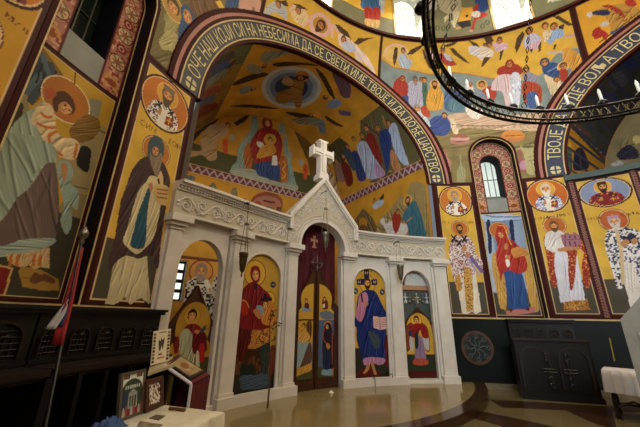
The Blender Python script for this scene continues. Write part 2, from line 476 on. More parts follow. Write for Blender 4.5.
# arch bands: dark lettered ring, gold fillets, wine and pink mouldings
def f_ring(A):
    def f(u, v, d): return P_wall(u+rad(A)*RW, v, d)
    return f
def arch_band(A, text, mdark, t0, tsp, n):
    f = f_ring(A); B = []
    e = 0.0
    for nm, r0, r1, m, d in (('inner', RA-0.02, RA+0.06, M['wine'], .03), ('fillet', RA+.06, RA+.09, M['gold_line'], .034), ('band', RA+.09, RA+.50, mdark, .02),
                             ('fillet', RA+.50, RA+.53, M['gold_line'], .034), ('wine', RA+.53, RA+.60, M['wine'], .03), ('pink', RA+.60, RA+.68, M['pink'], .024), ('outer', RA+.68, RA+.77, M['wine'], .032)):
        bm = bmesh.new()
        slab(bm, ring_poly(0, ZS, r0, r1, -PI/2, PI/2, 48), f, d, -0.12 if nm in ('inner', 'band') else -0.01, 0.25)
        B.append((bm, m))
    root = None
    for bm, m in B:
        o = obj('trim_%d' % n if root is None else 'moulding', bm, m, root)
        if root is None: root = o; tag(o, kind='structure')
    # lettering
    bm = bmesh.new()
    V, T = glyph_tris(text, 1.0)
    W = max(p[0] for p in V); h = 0.31; w_ = abs(t0[1]-t0[0])*(RA+.29); k = w_/W
    def put(p):
        th = t0[0] + (p[0]*k)/(RA+.29); r = RA+.14+p[1]*h/0.72
        return P_wall(r*math.sin(th)+rad(A)*RW, ZS+r*math.cos(th), .026)
    vs = [bm.verts.new(put(p)) for p in V]
    for t in T:
        try: bm.faces.new([vs[i] for i in t])
        except ValueError: pass
    obj('lettering', bm, M['letter'], root)
    bm = bmesh.new()
    for th in (-PI/2+.045, PI/2-.045):
        for sx in (-1, 1):
            for sy in (-1, 1):
                r, s0 = RA+.29, .0
                q = [(sx*.02, sy*.02), (sx*.13, sy*.02), (sx*.10, sy*.10), (sx*.02, sy*.13)]
                vs = [bm.verts.new(P_wall((r+a)*math.sin(th+b/r)+rad(A)*RW, ZS+(r+a)*math.cos(th+b/r), .026)) for a, b in q]
                bm.faces.new(vs)
    obj('cross_ornament', bm, M['letter'], root)
arch_band(0.0, 'ОЧЕ НАШ КОЈИ СИ НА НЕБЕСИМА ДА СЕ СВЕТИ ИМЕ ТВОЈЕ И ДА ДОЂЕ ЦАРСТВО', M['band_dark'], (-PI/2+.10, PI/2-.10), 1, 1)
arch_band(90.0, 'ТВОЈЕ ДА БУДЕ ВОЉА ТВОЈА И НА НЕБУ ТАКО И НА ЗЕМЉИ ХЛЕБ НАШ', M['band_blue'], (-PI/2+.13, PI/2-.10), 1, 2)

# apse: barrel vault, side walls and flat east wall
YE = 10.5
def prof(u):                    # u = arc length on the vault, 0 at the crown
    t = u/RA; s = RA*math.sin(max(-PI/2, min(PI/2, t))); z = ZS+RA*math.cos(max(-PI/2, min(PI/2, t)))
    if abs(t) > PI/2: z = ZS-(abs(t)-PI/2)*RA
    return RW*math.sin(s/RW), z
def y_front(x): return math.sqrt(RW*RW-x*x)
UB = RA*PI/2
bm = bmesh.new(); us = [-UB-ZS, -UB-2.8] + list(np.linspace(-UB, UB, 41)) + [UB+2.8, UB+ZS]; rows = []
for u in us:
    x, z = prof(u); y0 = y_front(x) - 0.0
    rows.append([bm.verts.new((x, y0+(YE-y0)*k/8, z)) for k in range(9)])
for a, b in zip(rows, rows[1:]):
    for k in range(8): bm.faces.new((a[k], a[k+1], b[k+1], b[k]))
struct('ceiling_apse', bm, M['ochre'], True)
XS = prof(UB)[0]
WIN_E = (-2.70, -2.46, 2.0, 3.15)
bm = bmesh.new()
top = [prof(u) for u in np.linspace(-UB, UB, 41)]
for a, b in zip(top, top[1:]): bm.faces.new([bm.verts.new((x, YE, z)) for x, z in ((a[0], 3.3), (b[0], 3.3), b, a)])
x0, x1, z0, z1 = WIN_E
for (xa, xb, za, zb) in ((-XS, x0, 0, 3.3), (x1, XS, 0, 3.3), (x0, x1, 0, z0), (x0, x1, z1, 3.3)): quad(bm, (xa, YE, za), (xb, YE, za), (xb, YE, zb), (xa, YE, zb))
struct('wall_east', bm, M['ochre'])

# right-hand bay under the second arch
XB = 9.2
bm = bmesh.new(); rows = []
for u in np.linspace(-UB, UB, 33):
    y, z = prof(u); y = -y; x0 = math.sqrt(RW*RW-y*y)
    rows.append([bm.verts.new((x0+(XB-x0)*k/4, y, z)) for k in range(5)])
for a, b in zip(rows, rows[1:]):
    for k in range(4): bm.faces.new((a[k], b[k], b[k+1], a[k+1]))
struct('ceiling_side_bay', bm, M['band_blue'], True)
bm = bmesh.new(); bm.faces.new([bm.verts.new((XB, -p[0], p[1])) for p in top] + [bm.verts.new((XB, -XS, 5.3)), bm.verts.new((XB, XS, 5.3))][::-1])
struct('wall_side_bay', bm, M['ochre'])
bm = bmesh.new(); pts = [(7.0*math.cos(a), 7.0*math.sin(a)) for a in np.linspace(-rad(30.2), rad(30.2), 25)]
slab(bm, [(6.9*math.cos(a), 6.9*math.sin(a)) for a in np.linspace(-rad(30.4), rad(30.4), 25)]+[(XB, XS), (XB, -XS)], lambda u, v, d: (u, v, d), 5.56, 5.40, None)
struct('trim_3', bm, mat('green_cornice_paint', '#1f3a2c', 0.5))

# window recesses in the two piers
def f_pier(A, R=None):
    def f(u, v, d): 
        r = (rz(v) if R is None else R)-d; a = (A+u)/RW
        return (r*math.sin(a), r*math.cos(a), v)
    return f
def recess(A, n):
    out = [(-NH, 1.70)] + [(-NH, NZ)] + arc(0, NZ, NH, -PI/2, PI/2, 20)[1:-1] + [(NH, NZ), (NH, 1.70)]
    bm = bmesh.new(); f = f_pier(A)
    dense = []
    for a, b in zip(out, out[1:]):
        k = max(1, int(math.hypot(b[0]-a[0], b[1]-a[1])/.4))
        for i in range(k): dense.append((a[0]+(b[0]-a[0])*i/k, a[1]+(b[1]-a[1])*i/k))
    dense.append(out[-1])
    va = [bm.verts.new(f(u, v, 0)) for u, v in dense]; g = f_pier(A, NR); vb = [bm.verts.new(g(u, v, 0)) for u, v in dense]
    for i in range(len(dense)-1): bm.faces.new((va[i], va[i+1], vb[i+1], vb[i]))
    bm.faces.new((va[0], vb[0], vb[-1], va[-1]))
    root = struct('trim_%d' % n, bm, M['reveal'], False)
    # painted edging of the recess: wine, thin gold line
    for r0, r1, m, d in ((0.0, .018, M['gold_line'], .014), (.016, .075, M['wine'], .010)):
        b2 = bmesh.new()
        o2 = [(-NH-r1, 1.70), (-NH-r1, NZ)]+arc(0, NZ, NH+r1, -PI/2, PI/2, 20)[1:-1]+[(NH+r1, NZ), (NH+r1, 1.70)]
        i2 = [(NH+r0, 1.70), (NH+r0, NZ)]+arc(0, NZ, NH+r0, PI/2, -PI/2, 20)[1:-1]+[(-NH-r0, NZ), (-NH-r0, 1.70)]
        slab(b2, o2+i2, f, d, .001, .2, .4)
        obj('moulding', b2, m, root)
    # thin gold line half way into the reveal
    for R in (NR-.04, NR-.24):
        b3 = bmesh.new(); h = f_pier(A, R)
        tube(b3, [h(u*(1-.012/NH), v-(.012 if v > NZ+.4 else 0), 0) for u, v in dense], .009, 4)
        obj('moulding', b3, M['gold_line'] if R > NR-.1 else M['wine'], root)
    return root
recess(NCL, 4); recess(NC, 5)
# back of each recess, with the deep window opening cut through it
WH, WZ0, WZ1 = 0.26, 5.20, 6.42    # window: half width, sill, spring of its arch
def recess_back(A, nm, n):
    f = f_pier(A, NR); bm = bmesh.new()
    slab(bm, [(-NH, 1.7), (NH, 1.7), (NH, WZ0), (-NH, WZ0)], f, 0, None, .2, .5)
    for sx in (-1, 1): slab(bm, [(sx*NH, WZ0), (sx*WH, WZ0), (sx*WH, WZ1), (sx*NH, WZ1)], f, 0, None, .2, .5)
    slab(bm, [(-NH, WZ1), (-WH, WZ1)]+arc(0, WZ1, WH, -PI/2, PI/2, 14)[1:-1]+[(WH, WZ1), (NH, WZ1), (NH, NZ)]+arc(0, NZ, NH, PI/2, -PI/2, 16)[1:-1]+[(-NH, NZ)], f, 0, None, .2)
    struct(nm, bm, M['wine'])
    root = bmesh.new(); g = f_pier(A, NR+.42)
    out = [(-WH, WZ0), (-WH, WZ1)]+arc(0, WZ1, WH, -PI/2, PI/2, 14)[1:-1]+[(WH, WZ1), (WH, WZ0)]
    va = [root.verts.new(f(u, v, 0)) for u, v in out]; vb = [root.verts.new(g(u*.92, v, 0)) for u, v in out]
    for i in range(len(out)-1): root.faces.new((va[i], va[i+1], vb[i+1], vb[i]))
    w = struct('window_%d' % n, root, M['reveal'])
    b = bmesh.new(); vs = [b.verts.new(g(u*.92, v+(.22 if v == WZ0 else 0), 0)) for u, v in out]; b.faces.new(vs); obj('pane', b, M['pane_dark'] if A < 0 else M['pane_soft'], w)
    b = bmesh.new(); quad(b, f(-WH, WZ0, 0), f(WH, WZ0, 0), g(WH*.92, WZ0+.22, 0), g(-WH*.92, WZ0+.22, 0))
    obj('sill', b, mat('speckled_sill_plaster', '#7d8078', 0.7, noise=.2, scale=30), w)
    b = bmesh.new(); g2 = f_pier(A, NR+.40)
    for u in (-.02, .14): tube(b, [g2(u, WZ0+.2, 0), g2(u, WZ1+.2, 0)], .014, 4)
    tube(b, [g2(-WH*.9, 6.0, 0), g2(WH*.9, 6.0, 0)], .014, 4)
    obj('window_frame', b, mat('grey_green_frame_paint', '#5d6152', .5), w)
recess_back(NCL, 'wall_pier_recess_north', 1); recess_back(NC, 'wall_pier_recess_south', 2)

# drum with its ring of arched windows, and the dome
DW, DZ0, DZ1 = 0.52, 11.06, 12.75
def cut_drum(a, z):
    for A in DRUMW:
        ds = ((a-rad(A)+PI) % (2*PI)-PI)*RD
        if abs(ds) < DW and DZ0 < z < DZ1: return True
        if z >= DZ1 and math.hypot(ds, z-DZ1) < DW+.03: return True
    return False
ang = sorted(set(np.round(np.linspace(0, 2*PI, 240, endpoint=False), 5)) | set(round((rad(A)+k*DW/RD) % (2*PI), 5) for A in DRUMW for k in (-1, 1)))
zz = lines(ZD, 14.6, .15, [DZ0, DZ1])
bm = bmesh.new(); V = [[bm.verts.new((RD*math.sin(a), RD*math.cos(a), z)) for a in ang] for z in zz]
for j in range(len(zz)-1):
    for i in range(len(ang)):
        a2 = ang[(i+1) % len(ang)]; am = ang[i] + ((a2-ang[i]) % (2*PI))/2
        if cut_drum(am, (zz[j]+zz[j+1])/2): continue
        bm.faces.new((V[j][i], V[j][(i+1) % len(ang)], V[j+1][(i+1) % len(ang)], V[j+1][i]))
struct('wall_drum', bm, M['ochre'], True)
bm = bmesh.new(); rows = []
for k in range(10):
    t = PI/2*k/10; rows.append([bm.verts.new((RD*math.cos(t)*math.sin(a), RD*math.cos(t)*math.cos(a), 14.6+5*math.sin(t))) for a in np.linspace(0, 2*PI, 48, endpoint=False)])
tp = bm.verts.new((0, 0, 19.6))
for a, b in zip(rows, rows[1:]):
    for i in range(48): bm.faces.new((a[i], a[(i+1) % 48], b[(i+1) % 48], b[i]))
for i in range(48): bm.faces.new((rows[-1][i], rows[-1][(i+1) % 48], tp))
struct('ceiling', bm, M['ochre'], True)
bm = bmesh.new()
for r0, r1, z0, z1 in ((RD-.05, RD+.02, ZD-.05, ZD+.05),):
    n = 120; R = [[bm.verts.new((r*math.sin(2*PI*i/n), r*math.cos(2*PI*i/n), z)) for i in range(n)] for r, z in ((r1, z0), (r0, z0), (r0, z1), (r1, z1))]
    for a, b in zip(R, R[1:]):
        for i in range(n): bm.faces.new((a[i], a[(i+1) % n], b[(i+1) % n], b[i]))
struct('trim_6', bm, M['wine'])
def drum_window(A, n, src=None):
    if src:
        r = src.copy(); C.objects.link(r); r.rotation_euler.z = -rad(A-src['_a']); r.name = 'window_%d' % n
        for ch in list(src.children):
            c = ch.copy(); C.objects.link(c); c.parent = r
        return r
    f = lambda u, v, d: ((RD-d)*math.sin(rad(A)+u/RD), (RD-d)*math.cos(rad(A)+u/RD), v)
    g = lambda u, v: f(u*.74, DZ0+.1+(v-DZ0)*.93, -.34)
    out = [(-DW, DZ0), (-DW, DZ1)]+arc(0, DZ1, DW, -PI/2, PI/2, 14)[1:-1]+[(DW, DZ1), (DW, DZ0)]
    bm = bmesh.new(); va = [bm.verts.new(f(u, v, .012)) for u, v in out]; vb = [bm.verts.new(g(u, v)) for u, v in out]
    for i in range(len(out)): bm.faces.new((va[i], va[(i+1) % len(out)], vb[(i+1) % len(out)], vb[i]))
    w = struct('window_%d' % n, bm, M['white_frame'])
    b = bmesh.new(); ring = arc(0, DZ1, DW+.07, -PI/2, PI/2, 14)
    slab(b, [(-DW-.07, DZ0), (-DW-.07, DZ1)]+ring[1:-1]+[(DW+.07, DZ1), (DW+.07, DZ0), (DW, DZ0), (DW, DZ1)]+arc(0, DZ1, DW, PI/2, -PI/2, 14)[1:-1]+[(-DW, DZ1), (-DW, DZ0)], f, .02, -.02, .3)
    obj('window_frame', b, M['gold_line'], w)
    b = bmesh.new(); b.faces.new([b.verts.new(g(u, v)) for u, v in out]); obj('pane', b, M['pane'], w)
    b = bmesh.new(); d = .16
    for i in range(-2, 3):
        for j in range(0, 16):
            u, v = (i+(.5 if j % 2 else 0))*d*1.25, DZ0+.12+j*d*.86
            if abs(u) > DW-.1 or (v > DZ1 and math.hypot(u, v-DZ1) > DW-.08): continue
            tube(b, [tuple(np.array(g(u+.085*math.cos(t)/.74, v+.085*math.sin(t)))*np.array([.997, .997, 1])) for t in np.linspace(0, 2*PI, 10, endpoint=False)], .011, 4, True)
    obj('window_lattice', b, M['white_frame'], w)
    w['_a'] = A
    return w
_w0 = drum_window(DRUMW[0], 3)
for i, A in enumerate(DRUMW[1:]): drum_window(A, 4+i, _w0)
for o in bpy.data.objects:
    if '_a' in o.keys(): del o['_a']

# east window behind the screen
x0, x1, z0, z1 = WIN_E
bm = bmesh.new()
for a, b in (((x0, z0), (x0, z1)), ((x0, z1), (x1, z1)), ((x1, z1), (x1, z0)), ((x1, z0), (x0, z0))):
    quad(bm, (a[0], YE, a[1]), (b[0], YE, b[1]), (b[0], YE+.3, b[1]), (a[0], YE+.3, a[1]))
w = struct('window_15', bm, M['white_frame'])
bm = bmesh.new(); quad(bm, (x0, YE+.3, z0), (x1, YE+.3, z0), (x1, YE+.3, z1), (x0, YE+.3, z1)); obj('pane', bm, M['pane'], w)
bm = bmesh.new()
for k in range(0, 5): tube(bm, [(x0, YE+.25, z0+(z1-z0)*k/4), (x1, YE+.25, z0+(z1-z0)*k/4)], .06, 6)
for k in (0, 1): tube(bm, [(x0+(x1-x0)*k, YE+.25, z0), (x0+(x1-x0)*k, YE+.25, z1)], .05, 6)
obj('window_lattice', bm, M['wood'], w)

# floor, raised step before the screen, inlaid bands
M['floor'] = mat('polished_beige_floor', '#6e6240', 0.16, noise=.10, scale=1.3, spec=0.5)
M['floor_dark'] = mat('polished_brown_floor', '#3d2715', 0.16, noise=.15, scale=2)
M['step'] = mat('polished_step_marble', '#8d7a50', 0.12, noise=.08, scale=1.2)
bm = bmesh.new(); n = 96
bm.faces.new([bm.verts.new((7.05*math.sin(2*PI*i/n), 7.05*math.cos(2*PI*i/n), 0)) for i in range(n)])
struct('floor', bm, M['floor'])
SC, SR, SZ = 10.58, 6.42, 0.15
edge = [(SR*math.sin(t), SC-SR*math.cos(t)) for t in np.linspace(-rad(33), rad(39.5), 41)]
back = [(XS, YE), (-XS, YE)]
def flat(u, v, d): return (u, v, d)
bm = bmesh.new(); slab(bm, edge+[(3.62, 5.95), (XS, 6.2), (XS, YE), (-XS, YE), (-XS, 6.2), (-3.6, 6.15)], flat, SZ, 0.0, None)
struct('floor_step', bm, M['step'])
rim = lambda r: [(r*math.sin(t), SC-r*math.cos(t)) for t in np.linspace(-rad(33), rad(39.5), 41)]
bm = bmesh.new(); slab(bm, rim(SR+.015)+rim(SR-.24)[::-1], flat, SZ+.004, 0.01, None)
struct('trim_7', bm, M['floor_dark'])
bm = bmesh.new()
def inlay(pix): bm.faces.new([bm.verts.new((*on_z(x, y, .003)[:2], .003)) for x, y in pix])
Z6 = lambda L: [(460+a*.28125, 370+b*.28125) for a, b in L]
inlay(Z6([(-90, 150), (20, 140), (60, 143), (330, 200), (400, 235), (260, 240), (100, 185), (20, 165), (-90, 185)]))
inlay(Z6([(105, 105), (210, 110), (500, 128), (640, 125), (640, 150), (540, 148), (560, 215), (480, 190), (375, 143), (150, 133)]))
inlay(Z6([(-400, 240), (-300, 200), (-160, 172), (-90, 160), (-90, 190), (-170, 205), (-300, 240)]))
struct('trim_8', bm, M['floor_dark'])
bm = bmesh.new()
slab(bm, [(math.radians(a)*RW, 0.0) for a in np.linspace(31.8, 70, 20)]+[(math.radians(a)*RW, .13) for a in np.linspace(70, 31.8, 20)], lambda u, v, d: P_wall(u, v, d), .03, 0, None)
struct('baseboard_south', bm, mat('beige_skirting_stone', '#84745a', .4))
bm = bmesh.new()
for a0, a1 in ((-62, -31), (31, 70)):
    slab(bm, [(rad(a)*RW, 1.66) for a in np.linspace(a0, a1, 24)]+[(rad(a)*RW, 1.70) for a in np.linspace(a1, a0, 24)], lambda u, v, d: P_wall(u, v, d), .02, 0, None)
struct('trim_9', bm, M['gold_line'])

# ------------------------------------------------------------------ light: daylight through the drum windows, and added fill windows out of view
sc = bpy.context.scene
wd = bpy.data.worlds.new('world'); sc.world = wd; wd.use_nodes = True
wd.node_tree.nodes['Background'].inputs['Color'].default_value = (.55, .62, .7, 1); wd.node_tree.nodes['Background'].inputs['Strength'].default_value = 0.3
def area(name, loc, target, sx, sy, power, col):
    l = bpy.data.lights.new(name, 'AREA'); l.shape = 'RECTANGLE'; l.size = sx; l.size_y = sy; l.energy = power; l.color = col
    o = bpy.data.objects.new(name, l); C.objects.link(o); o.location = loc
    o.rotation_euler = (Vector(target)-Vector(loc)).to_track_quat('-Z', 'Y').to_euler(); return o
def west_fill_window(n, A, z0, z1, hw, power, col, target, R=6.9):  # unseen window with its own light, added as fill for the south side
    f = lambda u, v, d: ((R-d)*math.sin(rad(A)+u/R), (R-d)*math.cos(rad(A)+u/R), v)
    bm = bmesh.new()
    slab(bm, [(-hw-.12, z0-.12), (hw+.12, z0-.12), (hw+.12, z1+.12), (-hw-.12, z1+.12)], f, .0, -.06, .4)
    w = struct('window_%d' % n, bm, M['white_frame'])
    b = bmesh.new(); slab(b, [(-hw, z0), (hw, z0), (hw, z1), (-hw, z1)], f, .012, .002, .4); obj('pane', b, M['pane_west_fill'], w)
    p = f(0, (z0+z1)/2, .1)
    area('window_fill_light', p, target, 2*hw, z1-z0, power, col).data.spread = rad(72)   # added fill light, beam narrowed to favour the south side
# unseen window added in the apse's north wall to brighten the east wall
bm = bmesh.new(); fN = lambda u, v, d: (-XS+d, u, v)
slab(bm, [(7.6, 3.4), (9.0, 3.4), (9.0, 5.1), (7.6, 5.1)], fN, .03, .0, None); w = struct('window_18', bm, M['white_frame'])
bm = bmesh.new(); slab(bm, [(7.7, 3.5), (8.9, 3.5), (8.9, 5.0), (7.7, 5.0)], fN, .05, .035, None); obj('pane', bm, M['pane'], w)
area('window_fill_light', (-XS+.12, 8.3, 4.25), (1.2, 10.4, 7.0), 1.2, 1.5, 42, (1.0, .93, .8))
M['pane_west_fill'] = emit_mat('west_fill_pane', '#e8eef6', 2.0)  # glowing panes of the added west fill windows
west_fill_window(16, 226, 4.2, 7.6, 1.3, 175, (.76, .88, 1.0), (4.5, 4.5, 4.5))
west_fill_window(17, 252, 4.2, 7.6, 1.3, 175, (.76, .88, 1.0), (5, 4.5, 5.5))
for A in DRUMW:
    a = rad(A); p = ((RD-.05)*math.sin(a), (RD-.05)*math.cos(a), 12.1)
    area('drum_daylight', p, (-2*math.sin(a), -2*math.cos(a), 5.0), .9, 2.0, 70 if 200 < A < 330 else 210, (.97, .98, 1.0) if 200 < A < 330 else (1.0, .86, .60))
vs = sc.view_settings; vs.view_transform = 'Standard'; vs.look = 'None'; vs.exposure = 0.0; vs.gamma = 1.0; vs.use_curve_mapping = False
# ------------------------------------------------------------------ the marble icon screen on its own circle before the apse
RI = 6.8; A0 = rad(-0.9)*RI
def bow(a):                     # the outermost bay on the north side straightens out towards the pier
    t = max(0.0, (-math.degrees(a)-20)/10); return .17*t*t
def f_scr(u, v, d=0.0):
    a = (u+A0)/RI; r = RI-d+bow(a); return (r*math.sin(a), r*math.cos(a), v)
def F_scr(R=RI):
    def f(u, v, d=0.0):
        a = (u+A0)/RI; t = np.maximum(0.0, (-np.degrees(a)-20)/10); r = R-d+.17*t*t; return (r*np.sin(a), r*np.cos(a), v)
    return f
def px_scr(R=RI):
    def g(x, y):
        p = on_cyl(x, y, R); return (math.atan2(p[0], p[1])*RI-A0, p[2])
    return g
def S(a): return rad(a)*RI
ico = thing('iconostasis', 'white carved marble icon screen with pointed gable closing off the apse', 'iconostasis', f_scr(0, SZ))
MB, MR = M['marble'], M['marble_shaded']
Z0 = SZ
END = {-1: 30.0, 1: 31.3}; EP = {-1: 28.0, 1: 27.7}; DC = {-1: 24.1, 1: 23.8}
TH = -0.14
# low plinth, carried across everything except the middle doorway
for sg in (-1, 1):
    bm = bmesh.new()
    for a, b, d, h in ((5.2, END[sg], .06, .09),):
        p = sorted((S(a*sg), S(b*sg))); slab(bm, [(p[0], Z0), (p[1], Z0), (p[1], Z0+h), (p[0], Z0+h)], f_scr, d, TH)
    for a, b in ((5.0, 19.95), (EP[sg], END[sg])):
        p = sorted((S(a*sg), S(b*sg))); slab(bm, [(p[0], Z0), (p[1], Z0), (p[1], Z0+.17), (p[0], Z0+.17)], f_scr, .15, .03)
    obj('plinth', bm, MB, ico)
# pilasters with base and capital
ZC = 3.0
def pilaster(a, b):
    p = sorted((S(a), S(b))); w = p[1]-p[0]
    bm = bmesh.new()
    slab(bm, [(p[0], Z0), (p[1], Z0), (p[1], 3.17), (p[0], 3.17)], f_scr, 0.02, TH)
    c = (p[0]+p[1])/2; h = w*.36
    slab(bm, [(c-h, Z0), (c+h, Z0), (c+h, ZC), (c-h, ZC)], f_scr, .085, .0)
    o = obj('pilaster', bm, MB, ico)
    bm = bmesh.new()
    for k, (z0, z1, d, hh) in enumerate(((Z0+.17, Z0+.23, .11, h+.02),)):
        slab(bm, [(c-hh, z0), (c+hh, z0), (c+hh, z1), (c-hh, z1)], f_scr, d, .0)
    obj('pilaster_base', bm, MB, o)
    bm = bmesh.new()
    for k, (z0, z1, d, hh) in enumerate(((ZC-.06, ZC-.02, .11, h+.02), (ZC, ZC+.06, .16, h+.05), (ZC+.06, ZC+.17, .22, h+.09))):
        slab(bm, [(c-hh, z0), (c+hh, z0), (c+hh, z1), (c-hh, z1)], f_scr, d, .0)
    obj('capital', bm, MB, o)
for sg in (-1, 1):
    pilaster(5.2*sg, 8.1*sg); pilaster(16.8*sg, 19.9*sg); pilaster(EP[sg]*sg, END[sg]*sg)
# panels: the solid bay around each large icon and the open bay of each side door
IC = {-1: -12.8, 1: 12.3}; IW = S(4.05); IZ0, IZS = Z0+.10, 2.38
for sg in (-1, 1):
    c = S(IC[sg]); p = S(4.6)
    bm = bmesh.new()
    slab(bm, [(c-p, Z0), (c-IW, Z0), (c-IW, IZS), (c-p, IZS)], f_scr, 0, TH); slab(bm, [(c+IW, Z0), (c+p, Z0), (c+p, IZS), (c+IW, IZS)], f_scr, 0, TH)
    slab(bm, [(c-IW, Z0), (c+IW, Z0), (c+IW, IZ0), (c-IW, IZ0)], f_scr, 0, TH)
    slab(bm, [(c-p, IZS)]+arc(c, IZS, IW, -PI/2, PI/2, 20)+[(c+p, IZS), (c+p, 3.17), (c-p, 3.17)], f_scr, 0, TH)
    o = obj('icon_surround', bm, MB, ico)
    bm = bmesh.new(); pts = [(c-IW, IZ0), (c-IW, IZS)]+arc(c, IZS, IW, -PI/2, PI/2, 20)[1:-1]+[(c+IW, IZS), (c+IW, IZ0)]
    tube(bm, [f_scr(u, v, .006) for u, v in pts], .022, 6, True); obj('edge_moulding', bm, MB, o)
    c = S(DC[sg]*sg); p = S(3.85); w = S(3.42); zs = 2.38
    bm = bmesh.new()
    for k in (-1, 1):
        q = sorted((c+k*p, c+k*w)); slab(bm, [(q[0], Z0), (q[1], Z0), (q[1], zs), (q[0], zs)], f_scr, 0, TH)
    slab(bm, [(c-p, zs)]+arc(c, zs, w, -PI/2, PI/2, 20, .50)+[(c+p, zs), (c+p, 3.17), (c-p, 3.17)], f_scr, 0, TH)
    obj('door_surround', bm, MB, ico)
# frieze with its running vine, dentils and cornice
def spiral(cx, cz, r, a0, turns, n=22):
    return [(cx+r*(1-.78*i/n)*math.cos(a0+turns*2*PI*i/n), cz+r*(1-.78*i/n)*math.sin(a0+turns*2*PI*i/n)) for i in range(n+1)]
def leaf(bm, u, v, a, L, d):
    c, s = math.cos(a), math.sin(a); w = L*.32
    q = [(0, 0, .0), (L*.45, w, .012), (L, 0, .004), (L*.45, -w, .012)]
    vs = [bm.verts.new(f_scr(u+x*c-y*s, v+x*s+y*c, d+h)) for x, y, h in q]; m = bm.verts.new(f_scr(u+L*.45*c, v+L*.45*s, d+.03))
    for i in range(4): bm.faces.new((vs[i], vs[(i+1) % 4], m))
def relief_line(bm, pts, r, d): tube(bm, [f_scr(u, v, d) for u, v in pts], r, 5)
FZ0, FZ1 = 3.17, 3.62
for sg in (-1, 1):
    p = sorted((S(8.4*sg), S(END[sg]*sg)))
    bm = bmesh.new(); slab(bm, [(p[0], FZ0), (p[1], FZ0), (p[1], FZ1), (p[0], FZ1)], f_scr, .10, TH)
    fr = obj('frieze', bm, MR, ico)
    bm = bmesh.new(); L = p[1]-p[0]; n = 9; zc = (FZ0+FZ1)/2; am = .11
    relief_line(bm, [(p[0]+.05+(L-.1)*i/120, zc+am*math.sin(PI*n*i/120)) for i in range(121)], .019, .115)
    for k in range(n):
        uc = p[0]+.05+(L-.1)*(k+.5)/n; up = 1 if k % 2 == 0 else -1
        relief_line(bm, spiral(uc, zc-up*.03, .095, PI/2*up, 1.4*sg), .016, .112)
        g = random.Random(k)
        for j in range(7): 
            a = g.random()*2*PI; leaf(bm, uc+.12*math.cos(a), zc+.10*math.sin(a), a+1.2, .085, .10)
        leaf(bm, uc, zc-up*.03, .5, .06, .10); leaf(bm, uc, zc-up*.03, 3.6, .06, .10)
    obj('vine_carving', bm, MB, fr)
    bm = bmesh.new()
    for z0, z1, d in ((FZ1, FZ1+.03, .13), (FZ1+.07, FZ1+.11, .20), (FZ1+.11, FZ1+.16, .25)):
        slab(bm, [(p[0], z0), (p[1], z0), (p[1], z1), (p[0], z1)], f_scr, d, TH)
    for z0, z1, d in ((FZ0-.0, FZ0+.035, .16),): slab(bm, [(p[0], z0), (p[1], z0), (p[1], z1), (p[0], z1)], f_scr, d, .09)
    slab(bm, [(p[0], FZ1+.03), (p[1], FZ1+.03), (p[1], FZ1+.07), (p[0], FZ1+.07)], f_scr, .12, TH)
    co = obj('cornice', bm, MB, ico)
    bm = bmesh.new(); k = 0
    while p[0]+.03+k*.055 < p[1]-.04:
        u = p[0]+.03+k*.055; slab(bm, [(u, FZ1+.03), (u+.03, FZ1+.03), (u+.03, FZ1+.072), (u, FZ1+.072)], f_scr, .165, .11, None); k += 1
    obj('dentil_row', bm, MB, co)
# gable over the middle doorway
GW = S(8.5); AR = .66; AZ = 3.17
gp = [(-GW, AZ), (-AR, AZ)]+arc(0, AZ, AR, -PI/2, PI/2, 28)[1:-1]+[(AR, AZ), (GW, AZ), (GW, 3.86), (0, 5.02), (-GW, 3.86)]
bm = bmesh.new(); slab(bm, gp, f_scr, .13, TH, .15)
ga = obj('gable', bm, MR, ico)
bm = bmesh.new()
for d0, w, dd in ((0, .09, .20), (.02, .045, .23)):
    o_ = [(-GW-.02, 3.50), (-GW-.02, 3.88), (0, 5.08), (GW+.02, 3.88), (GW+.02, 3.50)]
    i_ = [(GW-w, 3.50), (GW-w, 3.84-w*.3), (0, 5.02-w*1.25), (-GW+w, 3.84-w*.3), (-GW+w, 3.50)]
    slab(bm, o_+i_, f_scr, dd, .10, .2)
slab(bm, ring_poly(0, AZ, AR-.005, AR+.07, -PI/2, PI/2, 30), f_scr, .175, TH+.02, .15)
slab(bm, ring_poly(0, AZ, AR+.09, AR+.115, -PI/2, PI/2, 30), f_scr, .15, .12, .15)
obj('gable_moulding', bm, MB, ga)
bm = bmesh.new()
for sg in (-1, 1):
    relief_line(bm, [(sg*(AR+.17)*math.sin(t), AZ+(AR+.17)*math.cos(t)) for t in np.linspace(.1, 1.45, 24)], .012, .135)
    for (cx, cz, r) in ((.84, 3.62, .085), (.80, 3.40, .07), (.66, 3.90, .10), (.45, 4.10, .11), (.22, 4.28, .11), (.55, 4.22, .07), (.12, 4.52, .09), (.30, 4.45, .06), (.9, 3.28, .06)):
        relief_line(bm, spiral(cx*sg, cz, r, sg*1.2, 1.4*sg), .013, .135)
        g = random.Random(int(cx*100))
        for j in range(7): 
            a = g.random()*2*PI; leaf(bm, cx*sg+r*1.15*math.cos(a), cz+r*1.15*math.sin(a), a+1.2*sg, .08, .13)
relief_line(bm, [(0, 4.05), (0.01, 4.3), (-.01, 4.55), (0, 4.80)], .012, .135)
for k in range(5): leaf(bm, 0, 4.1+k*.13, PI/4, .08, .13); leaf(bm, 0, 4.1+k*.13, PI*3/4, .08, .13)
obj('scroll_carving', bm, MB, ga)
